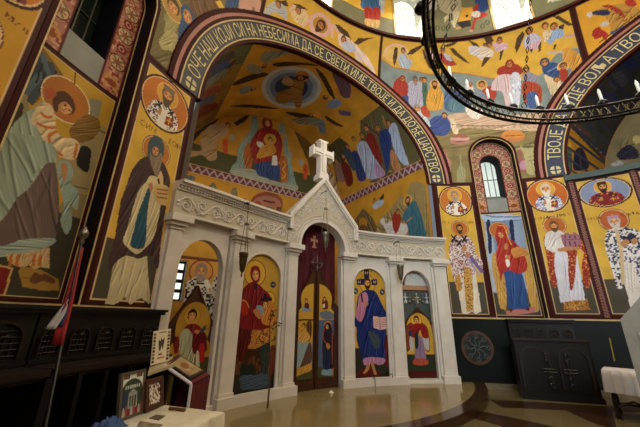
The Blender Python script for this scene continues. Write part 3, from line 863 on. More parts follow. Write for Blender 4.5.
# standing cross on the apex
def cross_shape(cx, z0, h, w, arm_z, t, fl):
    x = w/2; k = fl
    r = [(t/2, z0), (t/2, arm_z-t/2), (x-.05, arm_z-t/2), (x-.03, arm_z-t/2-k), (x, arm_z-t/2-k), (x, arm_z+t/2+k), (x-.03, arm_z+t/2+k), (x-.05, arm_z+t/2), (t/2, arm_z+t/2),
         (t/2, z0+h-.05), (t/2+k, z0+h-.03), (t/2+k, z0+h)]
    return [(cx+u, v) for u, v in r]+[(cx-u, v) for u, v in r[::-1]]
cr_ = thing('cross', 'white stone cross standing on the apex of the marble screen', 'cross', f_scr(0, 5.0))
fc = lambda u, v, d: f_scr(u-.03, v, d)
bm = bmesh.new(); slab(bm, cross_shape(0, 5.16, 1.0, .68, 5.78, .20, .05), fc, .16, -.04, None); o = obj('cross_arms', bm, M['marble'], cr_)
bm = bmesh.new(); slab(bm, cross_shape(0, 5.22, .88, .56, 5.78, .07, .02), fc, .185, .15, None); obj('raised_inner_cross', bm, M['marble'], o)
bm = bmesh.new(); slab(bm, [(-.15, 5.0), (.15, 5.0), (.15, 5.10), (.11, 5.18), (-.11, 5.18), (-.15, 5.10)], fc, .20, -.08, None); obj('foot_block', bm, M['marble'], cr_)

# doors and curtain
def leaf_door(name, label, outline, depth, parts, cat='door'):
    r = thing(name, label, cat, f_scr(sum(p[0] for p in outline)/len(outline), Z0+.01, depth))
    bm = bmesh.new(); slab(bm, outline, f_scr, depth, depth-.05, .2); o = obj('door_panel', bm, M['door_wood'], r)
    bm = bmesh.new()
    k = .04; n = len(outline)
    for i in range(n):
        a, b = Vector(outline[i]), Vector(outline[(i+1) % n]); c = Vector((sum(p[0] for p in outline)/n, sum(p[1] for p in outline)/n))
        ai, bi = a+(c-a).normalized()*k*1.3, b+(c-b).normalized()*k*1.3
        slab(bm, [tuple(a), tuple(b), tuple(bi), tuple(ai)], f_scr, depth+.02, depth, None)
    obj('door_frame', bm, M['door_wood'], r)
    return r
DD = -.12
rl = leaf_door('royal_door', 'left leaf of the brown royal doors, painted with an angel', [(-.60, Z0+.01), (-.012, Z0+.01), (-.012, 2.76), (-.10, 2.70), (-.35, 2.20), (-.52, 1.93), (-.60, 1.86)], DD, None)
rr = leaf_door('royal_door', 'right leaf of the brown royal doors, painted with a woman in dark robes', [(.012, Z0+.01), (.62, Z0+.01), (.62, 1.86), (.54, 1.93), (.37, 2.20), (.11, 2.70), (.012, 2.76)], DD, None)
bm = bmesh.new(); ct = [f_scr(.13*math.cos(t)-.0, 2.86+.13*math.sin(t), DD+.03) for t in np.linspace(0, 2*PI, 24, endpoint=False)]; tube(bm, ct, .018, 6, True)
for a in range(4): tube(bm, [f_scr(.035*math.cos(a*PI/2), 2.86+.035*math.sin(a*PI/2), DD+.03), f_scr(.19*math.cos(a*PI/2), 2.86+.19*math.sin(a*PI/2), DD+.03)], .02, 6)
ball(bm, f_scr(0, 2.86, DD+.03), .04, 6)
obj('door_cross', bm, M['door_wood'], rl)
dl = leaf_door('side_door', 'pointed brown wooden door with a red-robed young saint, left of the screen', [(S(-26.8), Z0+.02), (S(-20.1), Z0+.02), (S(-20.0), 1.40), (S(-21.6), 1.66), (S(-23.7), 2.10), (S(-25.8), 1.66), (S(-27.0), 1.40)], -.12, None)
dr = leaf_door('side_door', 'brown wooden door with a winged saint on an arched gold panel, right of the screen', [(S(20.4), Z0+.02), (S(27.5), Z0+.02), (S(27.7), 1.50), (S(26.4), 1.66), (S(24.2), 1.93), (S(22.0), 1.66), (S(20.5), 1.50)], -.12, None)
for o_, nm in ((dl, 'door_cross'), ):
    pass
bm = bmesh.new(); tube(bm, [f_scr(S(24.1), 1.90, -.12), f_scr(S(24.1), 2.22, -.12)], .014, 6); tube(bm, [f_scr(S(24.1)-.09, 2.11, -.12), f_scr(S(24.1)+.09, 2.11, -.12)], .014, 6)
for q in ((0, 2.24), (-.1, 2.11), (.1, 2.11)): ball(bm, f_scr(S(24.1)+q[0], q[1], -.12), .025, 6)
obj('door_cross', bm, M['silver'], dr)
# red velvet curtain closing the royal doorway
bm = bmesh.new(); n = 90; V = []
for i in range(n+1):
    u = -.64+1.28*i/n; d = -.30+.035*math.sin(i*.62)+.012*math.sin(i*1.7)
    V.append([bm.verts.new(f_scr(u, z, d*(1 if z < 3.8 else .98))) for z in np.linspace(Z0+.02, 3.95, 12)])
for a, b in zip(V, V[1:]):
    for k in range(11): bm.faces.new((a[k], b[k], b[k+1], a[k+1]))
cu = obj('curtain', bm, M['velvet'], None, True); tag(cu, 'dark crimson velvet curtain hanging behind the royal doors', 'curtain')
bm = bmesh.new(); fcur = lambda u, v, d: f_scr(u, v, d-.255)
slab(bm, cross_shape(.0, 3.30, .28, .2, 3.46, .05, .015), fcur, .012, .0, None); slab(bm, [(-.07, 3.27), (.07, 3.27), (.05, 3.31), (-.05, 3.31)], fcur, .012, .0, None)
obj('embroidered_cross', bm, mat('pale_embroidery', '#c58a6a', .7), cu)
bm = bmesh.new(); tube(bm, [f_scr(-.66, 3.93, -.3), f_scr(.66, 3.93, -.3)], .015, 6); obj('curtain_rod', bm, M['bronze'], cu)
# ------------------------------------------------------------------ wall paintings of the piers
GOLD, GOLDD, OLIVE, WINE, RIM, ORANGE = '#cfa63c', '#b48c24', '#4a4434', '#3c120c', '#d8b884', '#ba6c22'
SK, SKD = '#b07c4c', '#8a5c36'
Dg = lambda a: rad(a)*RW
def panel(a0, a1, z0, z1, cell=.014, base=GOLD, px=None, ground=None, gcol=OLIVE):
    cv = Canvas(Dg(a0), Dg(a1), z0, z1, cell, base, px or px_wall)
    if ground: cv.put(cv.V < ground, gcol)
    cv.mottle(cv.keep, .10, .35, 5)
    return cv
def edge_lines(cv, w=.05):
    cv.border(w, WINE); m = (cv.U > cv.u[0]+w) & (cv.U < cv.u[-1]-w) & (cv.V > cv.v[0]+w) & (cv.V < cv.v[-1]-w)
    k = w+.016; n = (cv.U > cv.u[0]+k) & (cv.U < cv.u[-1]-k) & (cv.V > cv.v[0]+k) & (cv.V < cv.v[-1]-k)
    cv.put(m & ~n, RIM, 0)
def writing(cv, s, z, txt, size=.10, col='#5a2f14'): cv.text(txt, s, z, size, col, part=0)
def bust_medallion(cv, s, z, r, ground=ORANGE, robe='cross', hair='#6b4a30', beard='#5a3d28', hat=None, part=1, rx=None, skin=SK):
    rx = rx or r
    E = lambda k, c: cv.fill([(s+rx*k*math.cos(t), z+r*k*math.sin(t)) for t in np.linspace(0, 2*PI, 48, endpoint=False)], c, raw=True, part=part)
    E(1.0, WINE); E(.93, RIM); E(.90, ground)
    m = cv.mask([(s+rx*.9*math.cos(t), z+r*.9*math.sin(t)) for t in np.linspace(0, 2*PI, 48, endpoint=False)], True)
    old = cv.clip; cv.clip = m; cv.part = part
    h = r*.20
    body = [(s-rx*.62, z-r), (s-rx*.60, z-r*.35), (s-rx*.42, z-r*.10), (s-rx*.12, z+r*.02), (s+rx*.12, z+r*.02), (s+rx*.42, z-r*.10), (s+rx*.60, z-r*.35), (s+rx*.62, z-r)]
    cv.head(s, z+r*.36, h, skin, hair, beard, 0, '#cf9a34', h*2.2)
    if robe == 'cross':
        b = cv.fill(body, '#d8cfc4', raw=True); cv.speckle(b, ['#1d1c2c', '#2b2a4a', '#e8e2d8', '#8d4a3a'], max(1, int(.03/cv.cell)), .55, int(s*100) % 97)
    elif robe == 'blue':
        b = cv.fill(body, '#cfd0da', raw=True); cv.speckle(b, ['#2c3a78', '#3b4a8a', '#e0e0e8'], max(1, int(.03/cv.cell)), .6, 5)
    else:
        b = cv.cloth(body, robe, 5, .4, raw=True); cv.speckle(b, ['#c99a3a', '#5a1018'], max(1, int(.035/cv.cell)), .22, 4)
    cv.fill([(s-rx*.18, z-r), (s-rx*.20, z-r*.05), (s, z-r*.22), (s+rx*.20, z-r*.05), (s+rx*.18, z-r)], '#e2d8c6' if robe in ('cross', 'blue') else '#7a1a1c', raw=True)
    for k in (-1, 1): 
        for (a, b_) in ((-.1, -.1), (-.1, .1)): cv.line([(s+k*rx*.24+a*r, z-r*.16+b_*r), (s+k*rx*.24-a*r, z-r*.16-b_*r)], r*.06, '#15131c', raw=True)
    cv.head(s, z+r*.36, h, skin, hair, beard, 0)
    if hat: cv.fill([(s-h*1.1, z+r*.36+h*.8), (s-h*1.2, z+r*.36+h*1.9), (s+h*1.2, z+r*.36+h*1.9), (s+h*1.1, z+r*.36+h*.8)], hat, raw=True)
    cv.ell  # hand raised in blessing
    cv.fill([(s-rx*.30, z-r*.50), (s-rx*.18, z-r*.28), (s-rx*.10, z-r*.30), (s-rx*.12, z-r*.52)], skin, raw=True)
    cv.fill([(s+rx*.08, z-r*.72), (s+rx*.10, z-r*.38), (s+rx*.40, z-r*.34), (s+rx*.38, z-r*.68)], '#8a2a1c', raw=True)
    cv.line([(s+rx*.24, z-r*.64), (s+rx*.25, z-r*.42)], r*.05, GOLD, raw=True); cv.line([(s+rx*.15, z-r*.52), (s+rx*.34, z-r*.50)], r*.05, GOLD, raw=True)
    cv.part = 0; cv.clip = old

# --- north pier: the hooded monk holding a small church
cv = panel(-38.55, -30.5, 1.72, 5.58, .0105, GOLD, None, 2.57)
edge_lines(cv)
bust_medallion(cv, (cv.u[0]+cv.u[-1])/2, 5.03, .50, ORANGE, 'cross', '#6b4a30', '#5a4430', '#7a6a50')
writing(cv, Dg(-37.3), 4.40, 'СВ. СИМ', .13); writing(cv, Dg(-32.0), 4.38, 'ЕОН', .13)
cv.part = 2
hx, hz = px_wall(156.5, 151.5)
for k, c in ((1, WINE), (.96, '#dcb98a'), (.91, '#b5702a')): cv.fill([(hx+.265*k*math.cos(t), hz+.265*k*math.sin(t)) for t in np.linspace(0, 2*PI, 44)], c, raw=True, part=3)
cv.fill([(109, 303), (112, 299), (117, 301), (116, 306)], '#241a14'); cv.fill([(144, 301), (149, 300), (151, 305), (145, 306)], '#241a14')
cv.cloth([(115, 255), (112, 270), (109, 288), (105, 304), (113, 305), (119, 302), (124, 297), (130, 305), (136, 300), (141, 298), (149, 304), (150, 296), (148, 275), (147, 256), (138, 258), (127, 256)], '#c4b58c', 7, .30, 82, sm=False)
cv.cloth([(149, 156), (141, 159), (136, 164), (131, 172), (126, 186), (121, 200), (118, 216), (114, 240), (108, 262), (110, 271), (117, 261), (130, 254), (137, 259), (150, 255), (154, 264), (158, 268), (160, 250), (163, 225), (167, 200), (170, 182), (167, 170), (164, 164), (160, 160)], '#43302e', 6, .35, 75)
cv.cloth([(150, 176), (146, 182), (139, 190), (133, 207), (127, 228), (123, 241), (127, 247), (136, 254), (144, 249), (152, 240), (157, 226), (160, 208), (162, 190), (158, 178)], '#cabb90', 6, .28, 80)
cv.cloth([(148, 188), (143, 200), (137, 216), (133, 232), (130, 245), (137, 249), (144, 247), (146, 236), (147, 216), (149, 200), (151, 190)], '#24505f', 4, .4, 80)
cv.fill([(148, 184), (152, 182), (153, 189), (150, 193)], SK)
cv.fill([(154, 185), (160, 183), (167, 186), (170, 189), (166, 206), (158, 204), (153, 196)], '#c9a86a'); cv.fill([(158, 176), (160.5, 170), (163, 177), (163, 187), (157, 187)], '#d0b47c')
for y in (189, 193, 197): cv.line([(157, y), (167, y+1.5)], .02, '#8a4a2a')
cv.line([(158.5, 170), (159, 166)], .02, '#5a3a1a')
cv.fill([(157, 179), (159, 178), (160, 184), (158, 184)], '#4a2a18')
cv.fill([(149, 141), (152, 137), (157, 136), (162, 140), (164, 148), (163, 156), (159, 161), (152, 162), (148, 158), (147.5, 148)], '#3f5054', True)
cv.head(*px_wall(155.5, 151), .068, '#a8764a', None, None)
cv.cloth([(150, 152), (152, 156), (157, 157), (161, 153), (162, 158), (160, 168), (157, 178), (153, 170), (150, 161)], '#8a7660', 5, .3, 85)
fresco(cv, 'fresco', 'wall painting of a grey-hooded monk in a dark mantle holding a small church', F_wall, ('medallion', 'saint_figure', 'halo'))

# --- north pier recess: the angel of the Annunciation
def px_pier(A, R):
    def g(x, y):
        p = on_cyl(x, y, R); return (math.atan2(p[0], p[1])*RW-A, p[2])
    return g
def F_pier(A, R):
    def f(u, v, d=0.0):
        a = (A+u)/RW; return (R-d)*np.sin(a), (R-d)*np.cos(a), v
    return f
cv = Canvas(-NH+.012, NH-.012, 1.73, 4.72, .0095, GOLDD, px_pier(NCL, NR)); cv.mottle(cv.keep, .1, .3)
cv.frame((0, 0, 120, 160), 320)
A1 = lambda L: L
cv.fill([(0, 240), (35, 205), (70, 255), (80, 300), (40, 380), (-40, 420), (-40, 260)], '#8c8158'); cv.fill([(-5, 330), (20, 280), (50, 270), (62, 290), (40, 340), (-10, 400)], '#3a2c1a', True); cv.line([(0, 235), (36, 200), (74, 255)], .02, '#5a5038')
cv.fill([(205, 345), (240, 262), (272, 270), (260, 330), (320, 360), (270, 600), (190, 600)], '#9c8a58'); cv.fill([(240, 262), (272, 270), (262, 312), (230, 300)], '#7d7a62'); cv.line([(240, 335), (310, 370)], .03, '#6c5c38')
cv.frame((0, 150, 120, 310), 320)
cv.fill([(165, -20), (260, -20), (235, 115), (160, 110)], '#94845a'); cv.line([(190, 95), (235, 105)], .02, '#6c5c38'); cv.line([(180, 128), (228, 140)], .03, '#6c5c38')
cv.fill([(180, 110), (235, 120), (215, 195), (150, 170)], '#8a7a50')
cv.fill([(205, 40), (208, 5), (222, -12), (242, 0), (240, 30), (232, 60)], '#1e1812', True)
cv.fill([(150, 165), (226, 188), (175, 440), (-60, 440), (-60, 250)], '#3c3826')
cv.fill([(0, 308), (32, 316), (8, 395), (-30, 400), (-30, 300)], '#7a2018'); cv.line([(0, 308), (32, 316), (8, 395)], .02, '#c8a060')
cv.part = 1
cv.frame((0, 0, 120, 160), 320)
cv.fill([(75, 72), (95, 105), (120, 135), (150, 175), (170, 210), (140, 235), (115, 245), (95, 275), (70, 250), (66, 215), (72, 185), (63, 150), (80, 125)], '#7a5a22', True, part=2)
for i, (a, b) in enumerate((((78, 110), (64, 150)), ((92, 135), (66, 180)), ((100, 160), (70, 205)), ((105, 180), (64, 225)), ((110, 200), (68, 248)), ((118, 222), (80, 272)), ((100, 130), (120, 200)), ((115, 150), (140, 215)), ((135, 170), (155, 215)))):
    cv.line([a, ((a[0]+b[0])/2-3, (a[1]+b[1])/2), b], .075, ('#2c3640', '#50606a', '#3a444c')[i % 3], True, part=2)
for i, (a, b) in enumerate((((120, 195), (105, 245)), ((112, 170), (96, 220)), ((150, 190), (128, 225)))): cv.line([a, b], .02, '#15161a', part=2)
hx, hz = cv.q((178, 268)); 
for k, c in ((1, '#d8c8a0'), (.95, '#a8661e')): cv.fill([(hx+.30*k*math.cos(t), hz+.30*k*math.sin(t)) for t in np.linspace(0, 2*PI, 48)], c, raw=True, part=3)
cv.line([(203, 160), (198, 225)], .016, '#4a2c14'); cv.line([(192, 178), (214, 186)], .022, '#4a2c14'); cv.line([(197, 168), (212, 173)], .016, '#4a2c14')
cv.text('ГАВРИЛ', *cv.q((238, 222)), .10, '#6a3a18', part=0)
cv.cloth([(185, 345), (210, 318), (235, 305), (262, 318), (266, 345), (245, 372), (215, 380), (190, 368)], '#7a5a1e', 8, .5, 40, part=2)
# robe, sleeve, mantle
cv.cloth([(120, 275), (95, 285), (70, 300), (40, 325), (15, 360), (-40, 400), (-60, 560), (30, 600), (75, 560), (110, 500), (140, 440), (135, 400), (115, 370)], '#93a08c', 9, .34, 120)
cv.cloth([(112, 275), (96, 290), (80, 322), (102, 348), (120, 385), (140, 408), (175, 424), (200, 424), (212, 392), (200, 372), (165, 365), (150, 345), (146, 310), (135, 280)], '#cdb48a', 5, .28, 60)
for L in ([(108, 300), (122, 312), (138, 312)], [(150, 350), (130, 365), (140, 395), (165, 415)], [(205, 385), (197, 420)], [(100, 330), (125, 340), (148, 340)]): cv.line(L, .035, '#b56a2c', True)
cv.frame((0, 150, 120, 310), 320)
cv.cloth([(140, 20), (115, 45), (85, 90), (40, 130), (10, 175), (-40, 210), (-40, 270), (20, 262), (60, 245), (140, 240), (150, 205), (157, 150), (152, 70)], '#66534c', 8, .32, 115)
cv.cloth([(0, -30), (130, -20), (152, 30), (125, 35), (95, 55), (78, 100), (45, 128), (10, 180), (-40, 205)], '#8f9c88', 7, .3, 120)
cv.cloth([(-40, 262), (20, 252), (62, 238), (145, 236), (130, 258), (65, 276), (10, 284), (-40, 290)], '#93a090', 3, .35, 10)
cv.cloth([(15, 278), (60, 276), (132, 260), (131, 315), (110, 312), (92, 318), (78, 308), (55, 314), (22, 300)], '#c0a070', 9, .3, 88, sm=False)
for x in (30, 48, 92, 108): cv.line([(x, 280), (x-4, 308)], .03, '#b06428')
cv.cloth([(150, 38), (168, 28), (185, 34), (195, 60), (188, 88), (208, 110), (206, 160), (184, 145), (192, 188), (177, 226), (160, 188), (170, 150), (158, 92)], '#8e9f90', 6, .4, 80)
cv.fill([(163, 40), (172, 34), (180, 50), (172, 82), (164, 70)], SK, True)
cv.fill([(48, 322), (62, 310), (110, 320), (156, 345), (158, 376), (110, 374), (60, 365)], '#a37c34'); cv.line([(62, 340), (150, 352)], .015, '#6a4a1c')
cv.fill([(78, 347), (92, 326), (108, 334), (120, 330), (146, 345), (140, 356), (112, 350), (90, 357)], '#6a4426', True)
cv.frame((0, 0, 120, 160), 320)
fx, fz = cv.q((174, 286)); cv.head(fx, fz, .082, SK, '#4c2c14', None, rad(-28), None, turn=.8)
cv.fill([(140, 262), (150, 246), (172, 244), (192, 262), (200, 285), (186, 275), (170, 266), (156, 272), (152, 300), (142, 290)], '#4c2c14', True)
cv.fill([(120, 240), (135, 235), (150, 250), (140, 262), (122, 262)], '#a8502c', True)
edge_lines(cv, .03)
fresco(cv, 'fresco', 'wall painting of a bowing angel in pale green robes under a recessed window', F_pier(NCL, NR), ('angel_figure', 'wing', 'halo'))

# --- north pier: outermost panel with a crowned saint
cv = panel(-58.4, -49.75, 1.72, 5.58, .016, '#bb8a22', None, 2.57); edge_lines(cv)
sc_ = (cv.u[0]+cv.u[-1])/2
bust_medallion(cv, sc_, 5.03, .50, ORANGE, '#6a2a24', '#3a2414', '#3a2414')
cv.part = 2
def standing(cv, s, z0, h, under='#d0c6b0', over='#6a2430', stole=None, hair='#5a3a22', beard='#5a3a22', halo=ORANGE, bl=1.0, speck=None, hpart=3, over_c='#c9a040', skin=SK, crown=None, hold=None):
    """a frontal standing saint of height h: tunic to the feet, open outer robe, hands, halo"""
    P = lambda a, b: (s+a*h, z0+b*h)
    L = lambda pts: [P(*p) for p in pts]
    r = h*.047
    for k, c in ((1, WINE), (.95, '#dcb98a'), (.89, halo)): cv.fill([(s+h*.118*k*math.cos(t), z0+h*.905+h*.118*k*math.sin(t)) for t in np.linspace(0, 2*PI, 44)], c, raw=True, part=hpart)
    for k in (-1, 1): cv.fill(L([(k*.03, 0), (k*.11, 0), (k*.10, .05), (k*.04, .05)]), '#3a2216', raw=True)
    cv.cloth(L([(-.15, .03), (-.13, .3), (-.11, .6), (-.10, .8), (.10, .8), (.11, .6), (.13, .3), (.15, .03), (.08, .02), (0, .045), (-.08, .02)]), under, 8, .26, 88, raw=True, sm=False)
    if stole: m = cv.cloth(L([(-.045, .12), (-.05, .78), (.05, .78), (.045, .12)]), stole, 3, .2, 90, raw=True, sm=False); cv.speckle(m, [over_c, '#5a3414'], max(1, int(.03/cv.cell)), .3, 3)
    for k in (-1, 1):
        m = cv.cloth(L([(k*.02, .815), (k*.11, .80), (k*.17, .72), (k*.20, .55), (k*.185, .38), (k*.20, .16), (k*.10, .13), (k*.075, .35), (k*.06, .6), (k*.035, .78)]), over, 5, .3, 85, raw=True, sm=True)
        if speck: cv.speckle(m, speck, max(1, int(.028/cv.cell)), .5, 11+k)
    for k in (-1, 1): cv.fill(L([(k*.03, .60), (k*.075, .615), (k*.08, .65), (k*.045, .67)]), skin, raw=True, sm=True)
    if hold: cv.fill(L([(.01, .60), (.02, .74), (.14, .75), (.14, .61)]), hold, raw=True); cv.line(L([(.03, .67), (.13, .68)]), .012*h, '#6a3a2a', raw=True); cv.line(L([(.075, .62), (.08, .74)]), .012*h, '#6a3a2a', raw=True)
    cv.head(s, z0+.895*h, r, skin, hair, beard, 0, blen=bl, crown=crown)
standing(cv, sc_, 1.86, 2.5, '#a8a084', '#5a2430', '#a8702a', halo='#b5702a', speck=['#9a7030', '#6a1a20'], crown='#a87a28', hold='#9a7a4a')
writing(cv, Dg(-56.8), 4.42, 'СВ. КР', .10); writing(cv, Dg(-51.4), 4.42, 'МИЛ', .10)
fresco(cv, 'fresco', 'wall painting of a crowned saint on gold, half cut off beside the angel', F_wall, ('medallion', 'saint_figure', 'halo'))

# --- south pier, next to the screen: bishop saint
cv = panel(31.0, 39.9, 1.72, 5.60, .015, GOLD, None, 2.62); edge_lines(cv)
bust_medallion(cv, Dg(35.5), 5.05, .50, ORANGE, 'cross', '#8a7a68', '#9a8c7c')
cv.part = 2; cv.frame((430, 180, 510, 320), 244)
hx, hz = cv.q((91, 148))
for k, c in ((1, WINE), (.95, '#dcb98a'), (.89, ORANGE)): cv.fill([(hx+.25*k*math.cos(t), hz+.25*k*math.sin(t)) for t in np.linspace(0, 2*PI, 44)], c, raw=True, part=3)
writing(cv, Dg(32.9), 4.33, 'СВ. ВА', .09); writing(cv, Dg(38.2), 4.33, 'СИЛ', .09)
cv.cloth([(82, 300), (88, 345), (97, 405), (110, 410), (128, 402), (140, 408), (156, 402), (150, 350), (140, 290), (122, 180), (70, 185), (72, 260)], '#d8cbb0', 8, .26, 84, sm=False)
m = cv.fill([(75, 172), (62, 190), (57, 225), (62, 262), (72, 300), (84, 330), (98, 322), (102, 290), (120, 300), (134, 292), (140, 262), (158, 275), (160, 250), (140, 225), (132, 190), (115, 172)], '#cdbcb4', True)
cv.speckle(m, ['#6a4a5c', '#8a6a86', '#b88a5c', '#e4d8cc', '#8a4038'], 2, .55, 3)
m = cv.cloth([(104, 262), (102, 300), (112, 400), (130, 402), (132, 350), (124, 270)], '#b98a3c', 3, .25, 88, sm=False); cv.speckle(m, ['#6a4018', '#d8b060'], 2, .35, 4)
m = cv.cloth([(76, 290), (82, 338), (92, 340), (98, 330), (92, 288)], '#b98a3c', 3, .25, 88, sm=False)
cv.line([(118, 228), (158, 280)], .10, '#6a5a86'); cv.line([(112, 236), (150, 290)], .05, '#9a8aa8')
cv.fill([(96, 208), (104, 200), (112, 208), (106, 218)], SK, True); cv.fill([(108, 228), (116, 220), (124, 228), (116, 238)], SK, True)
for a in ((72, 176), (88, 190), (104, 178)): cv.line([(a[0]-7, a[1]-8), (a[0]+8, a[1]+12)], .045, '#16141c'); cv.line([(a[0]+8, a[1]-8), (a[0]-6, a[1]+12)], .045, '#16141c')
cv.head(*cv.q((90, 148)), .082, SK, '#4a3018', '#4a3018', blen=.9)
fresco(cv, 'fresco', 'wall painting of a bareheaded bishop saint in white robes beside the screen', F_wall, ('medallion', 'saint_figure', 'halo'))

# --- south pier recess: the Annunciate woman on a golden throne
cv = Canvas(-NH+.012, NH-.012, 1.73, 4.74, .014, GOLD, px_pier(NC, NR)); cv.mottle(cv.keep, .1, .3)
cv.frame((475, 200, 555, 320), 285)
cv.fill([(30, 325), (270, 325), (290, 440), (30, 440)], OLIVE)
cv.part = 2
cv.fill([(32, 78), (150, 60), (168, 70), (205, 310), (225, 330), (140, 330), (55, 330), (45, 220)], '#93a4b8'); cv.fill([(60, 85), (130, 74), (175, 310), (90, 300)], '#7488a6'); cv.fill([(35, 110), (60, 105), (85, 320), (55, 330)], '#a9b6c4')
cv.fill([(8, 42), (45, 40), (165, 58), (170, 72), (35, 80)], '#a8bcd0'); cv.line([(10, 44), (60, 60), (165, 60)], .04, '#5f7698'); cv.line([(35, 80), (168, 70)], .03, '#5f7698')
for x in (40, 122): cv.fill([(x, 80), (x+14, 78), (x+20, 180), (x+8, 186), (x+6, 140)], '#22284a', True)
cv.cloth([(62, 195), (75, 190), (95, 200), (110, 240), (112, 380), (100, 388), (88, 378), (72, 300), (60, 240)], '#c99a48', 7, .35, 85); cv.cloth([(160, 180), (190, 190), (200, 215), (205, 280), (222, 350), (228, 392), (208, 396), (190, 345), (175, 260)], '#c99a48', 7, .35, 82)
cv.part = 1
hx, hz = cv.q((85, 108))
for k, c in ((1, WINE), (.95, '#dcb98a'), (.89, '#b8682a')): cv.fill([(hx+.27*k*math.cos(t), hz+.27*k*math.sin(t)) for t in np.linspace(0, 2*PI, 44)], c, raw=True, part=3)
cv.fill([(110, 395), (190, 382), (212, 380), (214, 400), (150, 410), (112, 408)], '#b87468')
cv.cloth([(102, 250), (108, 300), (118, 385), (130, 392), (160, 388), (192, 392), (185, 330), (168, 260), (150, 240)], '#2a4c80', 7, .38, 84, sm=False)
cv.cloth([(72, 128), (82, 90), (100, 86), (112, 105), (118, 135), (140, 148), (165, 178), (185, 220), (182, 252), (150, 262), (120, 250), (100, 262), (92, 290), (86, 260), (78, 230), (74, 190), (80, 165)], '#a82c1c', 7, .35, 70)
cv.cloth([(128, 178), (150, 168), (175, 172), (192, 195), (165, 200), (140, 205)], '#c8843c', 4, .3, 30)
cv.line([(84, 92), (104, 94), (116, 130), (130, 160)], .025, '#d8a850', True)
cv.fill([(104, 160), (114, 154), (116, 172), (106, 176)], SK, True); cv.fill([(108, 202), (116, 198), (124, 230), (114, 238)], '#e0d8c8', True); cv.fill([(112, 196), (124, 200), (122, 212), (110, 210)], SK, True)
fx, fz = cv.q((92, 124)); cv.head(fx, fz, .078, SK, None, None, rad(20), None, turn=-.5)
cv.fill([(120, 392), (126, 385), (136, 392), (128, 400)], '#5a1a18'); cv.fill([(178, 388), (188, 380), (196, 388), (190, 396)], '#5a1a18')
edge_lines(cv, .03)
fresco(cv, 'fresco', 'wall painting of a woman in a red veil and blue skirt before a golden throne', F_pier(NC, NR), ('woman_figure', 'painted_throne', 'halo'))

# --- south pier: the saint with a model of a church
cv = panel(51.9, 60.2, 1.76, 5.60, .016, GOLD, None, 2.66); edge_lines(cv)
bust_medallion(cv, Dg(55.8), 5.06, .52, '#b8601c', 'blue', '#c8b8a0', '#d8ccb8')
cv.part = 2; cv.frame((515, 170, 615, 320), 285)
hx, hz = cv.q((112, 158))
for k, c in ((1, WINE), (.95, '#dcb98a'), (.89, '#b8682a')): cv.fill([(hx+.27*k*math.cos(t), hz+.27*k*math.sin(t)) for t in np.linspace(0, 2*PI, 44)], c, raw=True, part=3)
writing(cv, Dg(53.4), 4.36, 'СВ. КРАЉ', .10); writing(cv, Dg(58.8), 4.40, 'МИЛУТИН', .10)
m = cv.cloth([(135, 372), (205, 368), (215, 398), (140, 402)], '#a8702c', 9, .3, 88, sm=False); cv.speckle(m, ['#7a4a18', '#c89a4a'], 2, .35, 5)
cv.cloth([(105, 250), (118, 310), (130, 378), (165, 372), (200, 372), (190, 310), (175, 240), (120, 230)], '#cfccd2', 9, .22, 82, sm=False)
m = cv.cloth([(88, 185), (82, 205), (90, 245), (98, 300), (106, 330), (120, 330), (112, 270), (118, 232), (148, 236), (152, 300), (160, 345), (170, 310), (178, 230), (195, 235), (190, 280), (200, 335), (214, 330), (212, 285), (196, 215), (180, 190), (130, 178)], '#96301c', 8, .3, 80); cv.speckle(m, ['#c8924a', '#7a2014', '#b8602c'], 2, .34, 6)
cv.cloth([(92, 178), (84, 200), (90, 225), (118, 236), (136, 228), (150, 215), (140, 180), (118, 172)], '#d4cdc4', 5, .22, 60)
m = cv.fill([(130, 185), (146, 182), (152, 178), (160, 188), (166, 176), (184, 186), (188, 214), (140, 222)], '#9a6672'); cv.line([(136, 200), (186, 196)], .025, '#6a3a48')
for x in (142, 156, 170): cv.line([(x, 204), (x+2, 216)], .03, '#5a2c3c'); cv.line([(x, 188), (x+1, 194)], .03, '#5a2c3c')
cv.fill([(122, 224), (150, 220), (180, 218), (178, 226), (150, 230), (126, 232)], SK, True)
cv.head(*cv.q((111, 160)), .088, SK, '#6a4a2c', '#6a4a2c', blen=.7)
fresco(cv, 'fresco', 'wall painting of a bearded saint in a red patterned robe offering a pink church', F_wall, ('medallion', 'saint_figure', 'halo'))

# --- south-east wall below the green cornice: crowned saint in a chequered robe, and a further one
cv = panel(61.3, 70.9, 1.78, 5.38, .017, GOLD, None, 2.66); edge_lines(cv)
bust_medallion(cv, Dg(65.9), 4.93, .42, '#7d8aa4', '#8a2428', '#2a1a12', '#2a1a12', '#3a1818', rx=.55)
cv.part = 2; cv.frame((560, 160, 640, 320), 214)
hx, hz = cv.q((143, 160))
for k, c in ((1, WINE), (.95, '#dcb98a'), (.89, '#b8602a')): cv.fill([(hx+.30*k*math.cos(t), hz+.30*k*math.sin(t)) for t in np.linspace(0, 2*PI, 44)], c, raw=True, part=3)
writing(cv, Dg(63.0), 4.22, 'СВЕТИ', .10); writing(cv, Dg(69.0), 4.22, 'СТЕФАН', .10)
cv.cloth([(160, 270), (172, 330), (190, 400), (250, 400), (240, 300), (200, 250)], '#d8d0c4', 7, .22, 80, sm=False)
m = cv.fill([(128, 190), (120, 215), (126, 255), (140, 300), (152, 340), (166, 345), (164, 300), (175, 270), (200, 290), (215, 330), (260, 330), (250, 240), (215, 195), (190, 182), (150, 182)], '#d6d2cc', True); cv.speckle(m, ['#23223a', '#34344e', '#e4e0da', '#5a5a70'], 2, .55, 9)
cv.line([(150, 186), (165, 250), (168, 330)], .07, '#c8b080'); cv.fill([(165, 208), (195, 200), (212, 210), (205, 222), (172, 226)], '#2a2a3e')
